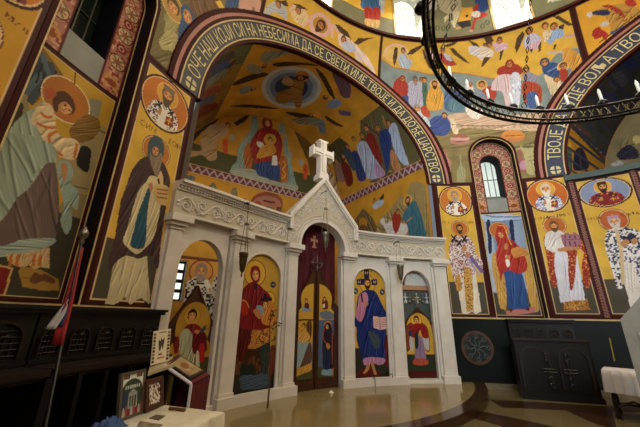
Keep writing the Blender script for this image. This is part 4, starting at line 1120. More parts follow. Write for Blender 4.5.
cv.fill([(160, 222), (176, 212), (186, 220), (172, 232)], SK, True); cv.fill([(190, 214), (204, 208), (208, 220), (194, 226)], SK, True)
cv.head(*cv.q((145, 165)), .10, '#b88a64', '#b8aca0', '#cfc6bc', blen=.7, crown='#b08a9a')
fresco(cv, 'fresco', 'wall painting of a white-bearded crowned saint in a chequered black and white robe', F_wall, ('medallion', 'saint_figure', 'halo'))
cv = panel(71.6, 80.5, 1.78, 5.38, .02, GOLD, None, 2.66); edge_lines(cv)
bust_medallion(cv, Dg(76.0), 4.93, .42, '#7d8aa4', '#8a5a28', '#3a2414', None, rx=.52); cv.part = 2
standing(cv, Dg(76.0), 1.9, 2.45, '#c9bfae', '#7a3a2a', '#b08030', speck=['#c9a05a', '#5a2018'])
fresco(cv, 'fresco', 'wall painting of a saint in brown robes, only its top corner in view', F_wall, ('medallion', 'saint_figure', 'halo'))
# narrow patterned strips between the panels
def strip(a, name_label):
    cv = Canvas(Dg(a)-.055, Dg(a)+.055, 1.74, 5.40, .018, '#6a3434'); g = (cv.U-cv.u[0])/.11
    cv.put(((g*2+cv.V*14) % 1.0) < .22, '#a88a70'); cv.put((np.abs(g-.5) > .40), WINE); return cv

for i_, a in enumerate((60.75, 71.2)):
    o = fresco(strip(a, ''), 'trim_%d' % (10+i_), None, F_wall); o['kind'] = 'structure'
# --- ornamental window surrounds in both recesses
def window_frame_paint(A, lab, cell, tone=1.0):
    cv = Canvas(-NH+.01, NH-.01, 4.76, NZ+NH-.01, cell, '#a8705a')
    r2 = np.hypot(cv.U, cv.V-NZ); cv.keep &= ~((cv.V > NZ) & (r2 > NH-.01))
    hole = (np.abs(cv.U) < WH+.005) & (cv.V > WZ0-.005) & (cv.V < WZ1) | ((cv.V >= WZ1) & (np.hypot(cv.U, cv.V-WZ1) < WH+.005)); cv.keep &= ~hole
    cv.put((np.abs(cv.U) < WH) & (cv.V < WZ0), '#8a8c82')
    cv.put((np.abs(cv.U) > WH-.0) & (np.abs(cv.U) < WH+.03) & (cv.V < WZ1), '#5a1a16'); cv.put((cv.V >= WZ1) & (np.hypot(cv.U, cv.V-WZ1) < WH+.035), '#5a1a16')
    cv.put((np.abs(cv.U) > NH-.035) & (cv.V < NZ), '#5a1a16'); cv.put((cv.V > NZ) & (r2 > NH-.035), '#5a1a16')
    mid = (WH+NH)/2; spots = []
    for sx in (-1, 1):
        for z in (5.32, 5.86, 6.34): spots.append((sx*mid, z))
        cv.fill([(sx*mid-.12, 4.84), (sx*mid+.12, 4.84), (sx*mid+.12, 5.02), (sx*mid, 5.10), (sx*mid-.12, 5.02)], '#c08a4a', raw=True); cv.fill([(sx*mid+.08*math.cos(t), 4.93+.06*math.sin(t)) for t in np.linspace(0, 2*PI, 16)], '#8a4420', raw=True)
    for t in (-PI/4, PI/4): spots.append((mid*math.sin(t), 6.45+mid*math.cos(t)))
    spots.append((0, 6.86))
    m = cv.keep & ~((np.abs(cv.U) < WH) & (cv.V < WZ0)); cv.speckle(m & (cv.col[..., 0] > .3), ['#c89a7c', '#8a3a2c'], max(1, int(.04/cell)), .35, 3)
    for x, z in spots:
        for k, c in ((1, '#5a2018'), (.86, '#c8aa80')): cv.fill([(x+.135*k*math.cos(t), z+.135*k*math.sin(t)) for t in np.linspace(0, 2*PI, 24)], c, raw=True)
        for a in range(4): cv.line([(x, z), (x+.10*math.cos(a*PI/2+PI/4), z+.10*math.sin(a*PI/2+PI/4))], .035, '#76704a', raw=True)
        cv.line([(x-.09, z), (x+.09, z)], .02, '#9a4a34', raw=True); cv.line([(x, z-.09), (x, z+.09)], .02, '#9a4a34', raw=True)
    for sx in (-1, 1):
        for z in (5.59, 6.10): 
            for k, c in ((1, '#7a1e18'), (.6, '#c89a7c'), (.35, '#7a1e18')): cv.fill([(sx*mid+.085*k*math.cos(t), z+.085*k*math.sin(t)) for t in np.linspace(0, 2*PI, 18)], c, raw=True)
    fresco(cv, 'painted_window_surround', lab, F_pier(A, NR))
window_frame_paint(NCL, 'painted ornamental surround with leaf medallions around the dark window above the angel', .012)
window_frame_paint(NC, 'painted ornamental surround with leaf medallions around the small window over the red-veiled woman', .014)
# ------------------------------------------------------------------ paintings of the pendentives, the drum and the apse
def outside_arches(cv, extra=.775):
    for A in ARCHES: cv.keep &= ~((cv.V >= ZS) & (np.hypot(cv.U-rad(A)*RW, cv.V-ZS) < RA+extra))
    for A in (NCL, NC): cv.keep &= ~((np.hypot(cv.U-A, cv.V-NZ) < NH+.08) | ((np.abs(cv.U-A) < NH+.08) & (cv.V < NZ)))
def person(cv, pts, robe, n=5, ang=85, head=None, r=.085, skin='#a26e42', hair='#5a3c24', halo=None, beard=None, tilt=0.0, amp=.34, hood=None, sm=True):
    """one painted figure: robe outline plus a head at the given point of the picture"""
    cv.new('figure'); r *= .74
    if head is not None and halo: 
        q = cv.q(head); cv.fill([(q[0]+r*2.0*math.cos(t), q[1]+r*2.0*math.sin(t)) for t in np.linspace(0, 2*PI, 30)], RIM, raw=True); cv.fill([(q[0]+r*1.85*math.cos(t), q[1]+r*1.85*math.sin(t)) for t in np.linspace(0, 2*PI, 30)], halo, raw=True)
    cv.cloth(pts, robe, n, amp, ang, sm)
    if head is not None:
        q = cv.q(head); cv.head(q[0], q[1], r, skin, None if hood else hair, beard, tilt, hood=hood)
def wing(cv, pts, c='#4a3418', n=5, ang=40):
    cv.new('wing'); cv.cloth(pts, c, n, .5, ang, False)
def rocks(cv, poly, c, n=8, ang=70, amp=.35): return cv.cloth(poly, c, n, amp, ang, False)

# --- big feast over the south pier
cv = Canvas(Dg(17.2), Dg(69.6), ZS+.02, ZD-.07, .021, '#7c8a86', px_wall); outside_arches(cv)
cv.clip = None
cv.frame((390, 80, 510, 180), 512)
rocks(cv, [(100, 160), (200, 190), (560, 200), (1000, 150), (1000, 500), (100, 500)], '#857548', 14, 8, .22)
cv.put(cv.V < 6.6, '#7d6e42'); cv.mottle(cv.keep, .18, .3)
cv.frame((375, 30, 495, 110), 640)
cv.fill([(10, -80), (1300, -200), (1300, 60), (1000, 110), (880, 240), (760, 270), (640, 260), (500, 235), (400, 225), (300, 238), (200, 215), (100, 200), (40, 160), (0, 150)], '#d0a63e', True); cv.mottle(cv.V > 9.6, .08, .5, 8)
cv.line([(0, 150), (40, 160), (100, 200), (200, 215), (300, 238), (400, 225), (500, 235), (640, 260)], .03, '#b06a3c')
cv.part = 1
# angels flying in the gold sky
cv.line([(45, 140), (60, 100), (110, 78), (160, 95), (180, 130)], .07, '#d8b0a0', True); cv.fill([(50, 140), (65, 105), (110, 88), (150, 100), (140, 160), (80, 170)], '#d8b468', True)
wing(cv, [(105, 92), (122, 95), (118, 150), (102, 198), (95, 150)]); wing(cv, [(170, 132), (190, 105), (265, 70), (245, 98), (200, 130)], ang=150)
person(cv, [(128, 135), (160, 125), (175, 150), (198, 170), (180, 205), (140, 198), (125, 170)], '#a8b4c4', 5, 120, (150, 112), .10)
wing(cv, [(250, 100), (265, 110), (300, 180), (310, 215), (290, 205), (262, 150)], ang=120)
person(cv, [(268, 115), (290, 108), (318, 130), (322, 170), (300, 165), (280, 145)], '#d8c0bc', 5, 110, (272, 108), .085)
wing(cv, [(395, 95), (420, 98), (510, 180), (480, 172), (420, 130)], ang=150); wing(cv, [(365, 82), (400, 72), (450, 55), (420, 80), (385, 92)], ang=10)
person(cv, [(345, 135), (370, 125), (400, 140), (420, 165), (435, 185), (390, 192), (360, 175)], '#a43a2c', 5, 120, (362, 112), .10)
cv.cloth([(365, 128), (395, 135), (412, 165), (385, 160)], '#b0b8c8', 3, .3, 100)
wing(cv, [(488, 48), (540, 70), (560, 90), (530, 88)], ang=150); wing(cv, [(600, 140), (625, 135), (590, 180), (562, 198)], ang=60)
person(cv, [(500, 90), (530, 85), (570, 95), (620, 112), (630, 140), (590, 150), (570, 160), (540, 140), (505, 125)], '#d0c8cc', 6, 20, (590, 88), .10)
cv.frame((480, 10, 600, 90), 640)
wing(cv, [(20, 150), (60, 140), (75, 165), (40, 185)]); wing(cv, [(45, 245), (20, 300), (5, 305), (20, 255)], ang=60); wing(cv, [(108, 215), (128, 205), (112, 265), (102, 270)], ang=70)
person(cv, [(70, 180), (100, 172), (140, 180), (150, 200), (120, 215), (85, 220)], '#c8a8b4', 5, 20, (105, 165), .11); person(cv, [(0, 195), (40, 200), (75, 225), (50, 250), (0, 245)], '#d8c8b4', 4, 20, (50, 190), .10)
wing(cv, [(195, 150), (225, 115), (240, 125), (215, 190), (195, 230), (185, 200)], ang=65)
person(cv, [(245, 140), (290, 125), (325, 150), (320, 190), (280, 212), (245, 205), (232, 170)], '#b8b4cc', 6, 100, (265, 112), .115); cv.cloth([(265, 190), (318, 165), (310, 205), (270, 218)], '#c8a0a8', 3, .3, 90)
wing(cv, [(262, 215), (285, 205), (275, 228)]); wing(cv, [(310, 195), (328, 160), (325, 215), (312, 225)], ang=80)
wing(cv, [(388, 35), (420, 30), (500, 80), (470, 85), (430, 60)], ang=150); wing(cv, [(418, 85), (450, 75), (445, 100), (425, 108)]); wing(cv, [(395, 185), (410, 180), (400, 212), (390, 210)], ang=80)
person(cv, [(355, 130), (380, 105), (420, 100), (450, 115), (440, 145), (400, 160), (380, 185), (355, 165)], '#8ea8cc', 6, 60, (395, 90), .115); person(cv, [(335, 120), (360, 108), (385, 115), (365, 155), (345, 170)], '#d8c49c', 4, 80, (348, 88), .11)
# mourners
cv.frame((375, 30, 495, 110), 640)
for x, y, r_ in ((210, 262, .1), (245, 268, .1)): person(cv, [(x-35, y+30), (x, y+8), (x+30, y+30), (x+25, y+140), (x-30, y+150)], '#aab0ba', 5, 85, (x+3, y), r_, hair='#5a4a38')
person(cv, [(100, 285), (125, 255), (150, 250), (165, 275), (178, 300), (175, 345), (170, 370), (120, 370), (95, 340)], '#a03224', 6, 85, (147, 262), .10, hood='#8a2a1e')
cv.cloth([(140, 360), (176, 350), (182, 410), (150, 400)], '#3a4878', 3, .3, 85)
person(cv, [(180, 290), (215, 280), (250, 300), (255, 380), (235, 420), (185, 420)], '#a4a2b4', 7, 80, (215, 272), .11, hair='#6a6058', beard='#8a8078')
person(cv, [(250, 290), (272, 280), (282, 330), (275, 420), (258, 400)], '#41604c', 3, 85, (264, 268), .10)
person(cv, [(285, 325), (300, 305), (330, 300), (352, 320), (362, 350), (358, 420), (280, 425), (275, 360)], '#d09a3c', 7, 80, (318, 290), .12, halo='#d0a048', beard='#3a2418')
person(cv, [(372, 330), (395, 305), (430, 320), (480, 350), (500, 390), (490, 430), (380, 430)], '#4a6284', 7, 60, (392, 300), .11); cv.cloth([(400, 370), (470, 375), (480, 430), (400, 430)], '#5c7c88', 5, .3, 70)
person(cv, [(480, 300), (510, 285), (528, 310), (520, 350), (490, 350)], '#cfc8c0', 4, 85, (508, 292), .10, hair='#8a7a68')
person(cv, [(570, 330), (595, 305), (640, 300), (645, 360), (600, 380), (575, 360)], '#a83c28', 6, 70, (570, 292), .12, halo='#d0a048'); person(cv, [(520, 345), (545, 330), (580, 335), (590, 370), (550, 372)], '#7a8292', 4, 60, None)
cv.frame((480, 10, 600, 90), 640)
person(cv, [(95, 315), (140, 292), (180, 285), (215, 300), (230, 330), (200, 350), (130, 350), (95, 345)], '#98301f', 5, 15, (158, 290), .12, hair='#7a6a58', hood='#8a2a1c')
cv.cloth([(70, 380), (110, 345), (170, 345), (215, 352), (212, 420), (190, 520), (140, 520), (120, 440), (90, 430), (60, 425)], '#cdb4b6', 8, .28, 80); cv.cloth([(165, 350), (215, 352), (210, 500), (180, 520)], '#c6cbd6', 4, .28, 85)
person(cv, [(225, 350), (250, 330), (300, 345), (312, 370), (280, 390), (240, 385)], '#8a8896', 5, 40, (245, 325), .11, hair='#6a5038')
cv.cloth([(225, 390), (260, 380), (310, 395), (330, 430), (320, 500), (250, 500), (230, 470)], '#a04224', 6, .4, 80); cv.cloth([(250, 450), (300, 440), (300, 520), (260, 520)], '#3c5a8a', 4, .35, 80)
person(cv, [(330, 310), (350, 290), (400, 280), (435, 310), (428, 350), (380, 360), (345, 345)], '#2f4a78', 6, 30, (345, 282), .12, hood='#2c3f68'); cv.line([(360, 330), (420, 300)], .035, '#7088a8', True)
person(cv, [(340, 345), (385, 362), (430, 380), (420, 440), (380, 450), (360, 400)], '#ccb890', 5, 60, (410, 372), .10)
person(cv, [(430, 310), (460, 315), (470, 350), (450, 385), (428, 370)], '#a03422', 4, 70, (445, 300), .11, halo='#d0a048')
cv.new('figure'); rocks(cv, [(440, 210), (470, 200), (520, 225), (545, 265), (520, 310), (490, 325), (470, 290), (440, 270)], '#c8923c', 7, 60, .45)
cv.line([(455, 145), (500, 135), (530, 140)], .05, '#b890b8', True); cv.line([(360, 230), (440, 225)], .05, '#b8a8b8', True)
# the bier, the bent figures and the things on the ground
cv.frame((390, 80, 510, 180), 512)
person(cv, [(163, 185), (185, 158), (220, 150), (250, 165), (262, 190), (240, 235), (190, 235), (165, 210)], '#3a4c84', 6, 30, (232, 152), .11)
cv.cloth([(105, 135), (130, 130), (160, 165), (172, 200), (150, 200), (120, 160)], '#bcc4c8', 4, .25, 50); cv.cloth([(130, 120), (150, 110), (170, 140), (168, 160), (140, 150)], '#b04a2a', 3, .35, 60); cv.head(*cv.q((115, 122)), .10, SK, '#8a8278')
cv.new('bier'); cv.cloth([(250, 150), (340, 140), (520, 150), (700, 135), (700, 210), (520, 215), (330, 205), (285, 218), (262, 190)], '#c4a68a', 8, .22, 6); cv.cloth([(320, 120), (360, 112), (400, 135), (380, 165), (345, 160)], '#dcd2c2', 5, .25, 60); cv.cloth([(255, 170), (275, 170), (292, 225), (270, 225)], '#d8c6a4', 3, .3, 80)
cv.line([(262, 190), (560, 190), (700, 182)], .03, '#8a6a4a')
for k in range(14): cv.line([(300+k*28, 196), (312+k*28, 206)], .025, '#9a7a5a')
cv.new('basin'); cv.ell(298, 262, 44, 14, '#a8746a'); cv.ell(298, 250, 42, 10, '#c89a88'); cv.fill([(262, 246), (334, 246), (318, 232), (280, 232)], '#9a5a50'); cv.line([(280, 262), (320, 262)], .03, '#7a3a34')
def jar(cv, pts, c, rim_=None):
    cv.new('jar'); cv.cloth(pts, c, 3, .22, 88)
jar(cv, [(228, 330), (236, 290), (244, 330), (258, 350), (252, 440), (220, 440), (218, 360)], '#b4766a'); jar(cv, [(222, 380), (236, 370), (252, 380), (250, 460), (222, 460)], '#c09a6a')
jar(cv, [(296, 322), (304, 322), (306, 360), (322, 390), (316, 440), (288, 440), (286, 390), (298, 360)], '#8f8a62')
cv.frame((490, 80, 570, 180), 342)
cv.new('basket'); cv.ell(98, 240, 52, 26, '#b87444'); cv.fill([(55, 225), (90, 215), (140, 225), (146, 242), (100, 250), (58, 245)], '#c8843c', True); cv.line([(60, 240), (140, 236)], .03, '#8a4a24'); cv.line([(150, 200), (170, 215)], .03, '#d8c8a0')
jar(cv, [(120, 305), (136, 305), (138, 335), (162, 365), (160, 392), (126, 392), (118, 365), (124, 335)], '#93564e'); cv.ell(142, 365, 16, 20, '#b08090')
jar(cv, [(130, 280), (192, 278), (190, 300), (205, 320), (208, 395), (160, 400), (150, 340), (140, 310)], '#a89c6a'); cv.ell(162, 284, 32, 8, '#857a50'); cv.ell(162, 285, 24, 5, '#5a5434')
for y in (330, 345): cv.line([(160, y), (200, y-4)], .02, '#7a7048')
cv.part = 0
m = (cv.U < cv.u[0]+.05) | (cv.U > cv.u[-1]-.06) | (cv.V < cv.v[0]+.04) | (cv.V > cv.v[-1]-.04); cv.put(m, WINE, 0)
fresco(cv, 'fresco', 'large painting of mourners round a bier under flying angels, above the window recess', F_wall, ('figures',))

# --- over the apse arch: angels holding a medallion
cv = Canvas(Dg(-18.9), Dg(17.0), 8.4, ZD-.07, .021, '#d0a63e', px_wall); outside_arches(cv); cv.mottle(cv.keep, .08, .4)
cv.frame((255, 0, 385, 90), 617); cv.part = 2
cv.ell(310, 118, 52, 62, '#d8a8a4', -.5); cv.ell(310, 118, 40, 50, '#d4b49c', -.5); cv.ell(310, 118, 32, 42, '#b8842c', -.5)
q = cv.q((312, 122)); cv.head(q[0], q[1], .13, '#a06a3c', '#4a2c14', '#4a2c14', -.5)
cv.part = 1
wing(cv, [(365, 112), (400, 118), (440, 150), (458, 185), (420, 165), (385, 135)], ang=150); wing(cv, [(470, 205), (490, 180), (570, 178), (530, 190), (490, 212)], ang=10)
cv.line([(365, 175), (372, 120), (395, 150)], .09, '#dcb0a4', True)
person(cv, [(398, 160), (430, 170), (470, 205), (500, 235), (540, 280), (572, 345), (560, 345), (520, 300), (480, 285), (470, 245), (430, 235), (400, 210)], '#dcc6bc', 7, 140, (420, 190), .12); cv.cloth([(420, 200), (460, 205), (480, 240), (440, 245), (415, 225)], '#b8bcd0', 4, .3, 140)
cv.line([(165, 50), (190, 30), (240, 60), (250, 100), (225, 125)], .08, '#dcb0a4', True)
wing(cv, [(90, 5), (150, 0), (160, 30), (110, 25)]); wing(cv, [(180, 15), (215, 20), (255, 45), (215, 40)], ang=150)
person(cv, [(40, 65), (65, 20), (105, 8), (140, 30), (155, 60), (150, 100), (130, 80), (95, 60), (60, 72)], '#b4b8bc', 6, 30, (110, 22), .11); person(cv, [(170, 60), (200, 45), (240, 60), (245, 105), (215, 120), (185, 95)], '#d8c090', 5, 60, (205, 50), .12)
cv.part = 0; cv.put((cv.U < cv.u[0]+.05) | (cv.V > cv.v[-1]-.04) | (cv.U > cv.u[-1]-.03), WINE, 0)
fresco(cv, 'fresco', 'wall painting of two angels holding a round portrait above the crown of the big arch', F_wall, ('angel_figures', 'medallion'))

# --- over the north pier: rocky scene with green-robed and blue-robed figures
cv = Canvas(Dg(-69.6), Dg(-19.1), ZS+.02, ZD-.07, .019, '#6d6236', px_wall); outside_arches(cv)
cv.keep &= ~(cv.V < ZS+.0)
cv.frame((145, 0, 265, 80), 640)
rocks(cv, [(-400, -300), (600, -300), (600, 600), (-400, 600)], '#6f6338', 16, 60, .30); cv.mottle(cv.keep, .2, .3)
rocks(cv, [(230, -60), (380, -60), (420, 60), (360, 90), (300, 140), (240, 130)], '#6a4a2c', 7, 125, .4)
cv.part = 1
cv.new('figure'); cv.cloth([(100, 90), (125, 60), (165, 30), (200, 60), (185, 110), (165, 165), (130, 190), (100, 170), (110, 130)], '#98905a', 6, .35, 70)
cv.cloth([(75, 220), (110, 170), (140, 165), (175, 190), (200, 250), (180, 290), (130, 270), (90, 260)], '#a89e68', 5, .3, 60); cv.head(*cv.q((150, 40)), .12, SK, '#4a3418', halo='#b08a3c')
cv.new('figure'); cv.cloth([(180, 150), (195, 90), (225, 60), (250, 80), (255, 140), (225, 215), (200, 270), (180, 300), (172, 240)], '#2c4c74', 6, .35, 80); cv.head(*cv.q((226, 88)), .12, SK, None, None, hood='#2c4c74')
cv.new('figure'); cv.cloth([(440, -60), (500, -60), (500, 20), (470, 75), (430, 70)], '#2c4a74', 4, .4, 85)
cv.part = 0
cv.fill([(505, -60), (620, -60), (620, 100), (500, 85)], '#c89a88'); cv.fill([(570, 40), (585, 38), (586, 75), (572, 76)], '#8a6a5c'); cv.fill([(375, 10), (400, 0), (440, 70), (420, 78)], '#d0a63e')
cv.put((cv.V < cv.v[0]+.05) | (cv.U > cv.u[-1]-.05) | (cv.V > cv.v[-1]-.04), WINE, 0)
fresco(cv, 'fresco', 'wall painting of green-robed and blue-robed figures among olive rocks, above the hooded monk', F_wall, ('figures',))

# --- right of the feast: warrior on gold over the second arch
cv = Canvas(Dg(70.2), Dg(100), 8.6, ZD-.07, .022, '#cf982a', px_wall); outside_arches(cv); cv.mottle(cv.keep, .1, .4)
cv.frame((560, 0, 640, 70), 488); cv.part = 1
person(cv, [(190, 90), (240, 55), (330, 30), (400, 20), (460, 40), (500, 90), (430, 170), (370, 190), (320, 205), (300, 150), (270, 100)], '#b08438', 9, 50, None)
cv.cloth([(190, 85), (210, 68), (290, 60), (300, 90), (250, 95)], '#23284a', 4, .3, 10); cv.cloth([(160, 90), (185, 70), (200, 90), (185, 110)], '#c8c0b4', 3, .3, 20)
cv.cloth([(200, 190), (235, 165), (255, 180), (295, 210), (275, 250), (255, 225), (220, 240), (200, 220)], '#a02418', 4, .4, 50); cv.cloth([(250, 40), (300, 50), (360, 90), (400, 110), (370, 60), (300, 30)], '#9a2c1c', 4, .4, 20)
cv.cloth([(305, 195), (340, 185), (380, 150), (395, 175), (330, 215)], '#3a5a8c', 3, .3, 60); cv.cloth([(395, 10), (440, -5), (470, 30), (420, 40)], '#a42c20', 3, .4, 20); cv.cloth([(245, 150), (275, 130), (300, 145), (265, 165)], '#b8b4b0', 3, .3, 30)
for p in ((320, 90), (345, 120), (380, 130), (400, 80), (360, 80)): cv.line([p, (p[0]+30, p[1]-12)], .04, '#7a4a1c')
cv.line([(240, 260), (488, 70)], .03, '#5a3a1c'); cv.part = 0
cv.put((cv.U < cv.u[0]+.06) | (cv.V > cv.v[-1]-.04), WINE, 0)
fresco(cv, 'fresco', 'wall painting of an armoured rider in red and gold over the right-hand arch', F_wall, ('rider_figure',))

# --- drum: painted fields between the windows
def F_drum(s, z, d=0.0):
    a = s/RD; return (RD-d)*np.sin(a), (RD-d)*np.cos(a), z
pxd = px_cyl(RD)
def drum_field(a0, a1, ground, lab, fn):
    cv = Canvas(rad(a0)*RD, rad(a1)*RD, ZD+.06, 13.4, .03, GOLD, pxd); cv.put(cv.V < ground, '#6c6c52'); cv.mottle(cv.keep, .1, .4); fn(cv)
    cv.part = 0; cv.put((cv.U < cv.u[0]+.05) | (cv.U > cv.u[-1]-.05) | (cv.V < cv.v[0]+.04), WINE, 0)
    return fresco(cv, 'fresco', lab, F_drum, ('figures',))
def d1(cv):
    cv.frame((320, 0, 500, 45), 640); cv.part = 1
    person(cv, [(150, -120), (205, -120), (222, 20), (225, 38), (150, 30), (148, -20)], '#3a6494', 6, 85, None)
    cv.cloth([(205, -60), (228, -60), (228, 40), (215, 36)], '#b0b4bc', 3, .3, 85)
    cv.cloth([(158, 28), (182, 30), (184, 70), (160, 66)], '#9a2a22', 3, .3, 85); cv.cloth([(188, 30), (212, 32), (212, 74), (190, 72)], '#9a2a22', 3, .3, 85)
    cv.cloth([(160, 66), (184, 70), (212, 74), (205, 98), (165, 92)], '#c8a468', 4, .3, 80); cv.fill([(162, 92), (205, 98), (200, 106), (165, 104)], '#8a8474')
def d2(cv):
    cv.put(cv.V < 13.4, '#6c6c52')
    cv.frame((400, 0, 520, 80), 640); cv.part = 1
    person(cv, [(210, -60), (300, -60), (330, 30), (320, 60), (270, 75), (225, 60), (205, 20)], '#a8a284', 7, 60, None)
    cv.cloth([(270, 70), (320, 60), (300, 120), (290, 150), (260, 100), (240, 120), (235, 95)], '#b8b090', 4, .3, 70)
    cv.fill([(310, 115), (318, 80), (330, 40), (385, 40), (390, 60), (375, 108)], '#c8983c'); cv.ell(356, 86, 8, 8, '#2a1a10'); cv.fill([(300, 120), (376, 106), (378, 140), (330, 150)], '#26282a')
    person(cv, [(395, -60), (440, -60), (470, 30), (455, 60), (420, 70), (400, 20)], '#2c4880', 5, 70, None); cv.cloth([(395, 40), (415, 20), (410, 70), (392, 60)], '#a83020', 3, .4, 80)
    cv.cloth([(405, 80), (440, 65), (470, 80), (440, 95), (405, 110), (392, 160), (378, 165), (390, 110)], '#98281e', 4, .4, 60); cv.cloth([(385, 65), (420, 60), (425, 90), (390, 90)], '#c8c4c0', 3, .3, 60)
    cv.ell(310, 150, 16, 8, '#b08a60'); cv.ell(378, 164, 12, 7, '#b08a60'); cv.part = 0
    for x, y in ((200, 150), (232, 152), (440, 140), (465, 120)): cv.line([(x+10*math.cos(t), y+12*math.sin(t)) for t in np.linspace(0, 2*PI, 12)], .05, '#4c5038')
    cv.cloth([(140, 10), (190, 0), (195, 50), (160, 60)], '#b0a8a8', 4, .3, 60)
def d3(cv):
    cv.put(cv.V < 13.4, '#66684e'); cv.frame((520, 0, 640, 80), 640)
    cv.part = 1; person(cv, [(130, -60), (240, -60), (250, -10), (150, 5)], '#b0aca0', 6, 60, None); cv.part = 0; cv.line([(150, 15), (165, -10), (175, 10)], .05, '#c0bca8')
def d0(cv): 
    cv.frame((240, 0, 320, 40), 640); cv.part = 1; wing(cv, [(60, -20), (180, -10), (240, 10), (160, 20)], '#6a5a30')
drum_field(-.1, 21.6, 11.75, 'drum painting of a saint in a blue tunic and red boots between two windows', d1)
drum_field(31.4, 51.7, 13.0, 'drum painting of seated figures around a small gold table', d2)
drum_field(61.5, 82.1, 13.0, 'drum painting with a pale seated figure on olive ground, at the upper right', d3)
drum_field(-29.0, -9.9, 11.4, 'drum painting of gold ground and a wing tip, left of the windows', d0)

# ------------------------------------------------------------------ the apse vault
def march(x, y):
    d = ray(x, y); lo, hi = 5.0, 40.0
    t = (6.2-EYE[1])/d[1]; lo = max(lo, t)
    def inside(p):
        if p[1] > YE or abs(p[0]) > XS: return False
        s = math.asin(min(1, abs(p[0])/RW))*RW
        return p[2] < ZS+math.sqrt(max(0, RA*RA-s*s))
    for _ in range(40):
        mid = (lo+hi)/2
        if inside(EYE+d*mid): lo = mid
        else: hi = mid
    return EYE+d*lo
def px_vault(x, y):
    p = march(x, y); s = math.asin(max(-1, min(1, p[0]/RW)))*RW
    if p[2] >= ZS: return (RA*math.atan2(s, p[2]-ZS), p[1])
    return (math.copysign(UB+(ZS-p[2]), p[0]), p[1])
def F_vault(u, v, d=0.0):
    t = u/RA; tc = np.clip(t, -PI/2, PI/2); r = RA-d
    s = r*np.sin(tc); z = ZS+r*np.cos(tc)-np.where(np.abs(t) > PI/2, (np.abs(t)-PI/2)*RA, 0)
    x = RW*np.sin(s/RW)
    return x, np.minimum(v, YE-.004), z
def vault_canvas(u0, u1, v0, v1, cell, base):
    cv = Canvas(u0, u1, v0, v1, cell, base, px_vault)
    x, y, z = F_vault(cv.U, cv.V); cv.keep &= cv.V > np.sqrt(RW*RW-x*x)+.02
    cv.rot = 90; cv.tilt0 = PI/2 if u0 > 0 else -PI/2 if u1 < 0 else 0      # up runs across the vault here
    return cv
VG = '#bd8a2a'
# crown of the vault
cv = vault_canvas(-2.6, 2.35, 5.9, YE-.03, .025, VG); cv.mottle(cv.keep, .2, .4)
cv.frame((230, 50, 350, 130), 640); cv.part = 1
def vell(cv, k, c, part): cv.fill([(-.42+.98*k*math.cos(t), 8.38+.98*k*math.sin(t)) for t in np.linspace(0, 2*PI, 50)], c, raw=True, part=part)
def vring():
    for k, c in ((1.0, '#b4b4a8'), (.87, '#8c98a4'), (.72, '#5c6c88'), (.55, '#2a3448')): 
        cv.fill([(328+160*k*math.cos(t), 200+112*k*math.sin(t)) for t in np.linspace(0, 2*PI, 50)], c, part=1)
for pts in ([(0, 190), (60, 150), (150, 120), (220, 130), (150, 150), (60, 180)], [(225, 75), (300, 62), (420, 70), (470, 85), (380, 80), (260, 88)], [(455, 95), (500, 130), (540, 200), (560, 260), (530, 235), (490, 160)], [(0, 300), (100, 290), (200, 300), (260, 315), (150, 310)], [(300, 330), (400, 340), (480, 370), (420, 372), (330, 350)], [(510, 350), (560, 380), (610, 410), (560, 400), (515, 370)]):
    cv.cloth(pts, '#3c2814', 4, .4, 30, True, part=2)
def angel(pts, c, ang, hd): person(cv, pts, c, 5, ang, hd, .11, '#9a6a3c', '#4a2c14')
cv.part = 2
cv.cloth([(160, 45), (190, 10), (250, 0), (350, 5), (300, 25), (250, 40), (200, 70)], '#8a8a76', 5, .3, 20); angel([(90, 80), (130, 75), (170, 100), (160, 125), (120, 125), (95, 105)], '#8c8a70', 20, (185, 82)); angel([(50, 210), (90, 190), (120, 195), (100, 225), (60, 235)], '#7c8478', 20, (125, 205))
cv.cloth([(545, 120), (590, 140), (640, 180), (640, 250), (600, 250), (575, 200)], '#5c4452', 5, .3, 110); angel([(515, 300), (540, 265), (580, 262), (595, 290), (560, 310), (530, 310)], '#7886a4', 20, (512, 250))
cv.cloth([(580, 320), (640, 330), (640, 350), (590, 345)], '#5a4a68', 3, .3, 10); angel([(330, 370), (400, 360), (470, 365), (500, 420), (440, 400), (370, 395)], '#7a7860', 20, (430, 345)); angel([(470, 380), (500, 375), (510, 440), (480, 440)], '#6a7a84', 80, None)
vring(); cv.part = 3
cv.ell(383, 140, 38, 30, '#a86a24')
cv.cloth([(345, 160), (375, 150), (395, 180), (385, 230), (380, 300), (350, 305), (335, 270), (290, 285), (250, 275), (245, 235), (290, 215), (325, 200)], '#8a6428', 7, .4, 60); cv.cloth([(275, 165), (300, 140), (320, 150), (340, 165), (325, 190), (290, 185)], '#a08050', 3, .3, 30)
q = cv.q((378, 148)); cv.head(q[0], q[1], .12, '#8a5a30', '#3a2010', '#3a2010', .9)
fresco(cv, 'fresco', 'painting of a seated figure in a grey-blue disc, on the crown of the apse vault', F_vault, ('disc', 'angel_figures', 'seated_figure'))
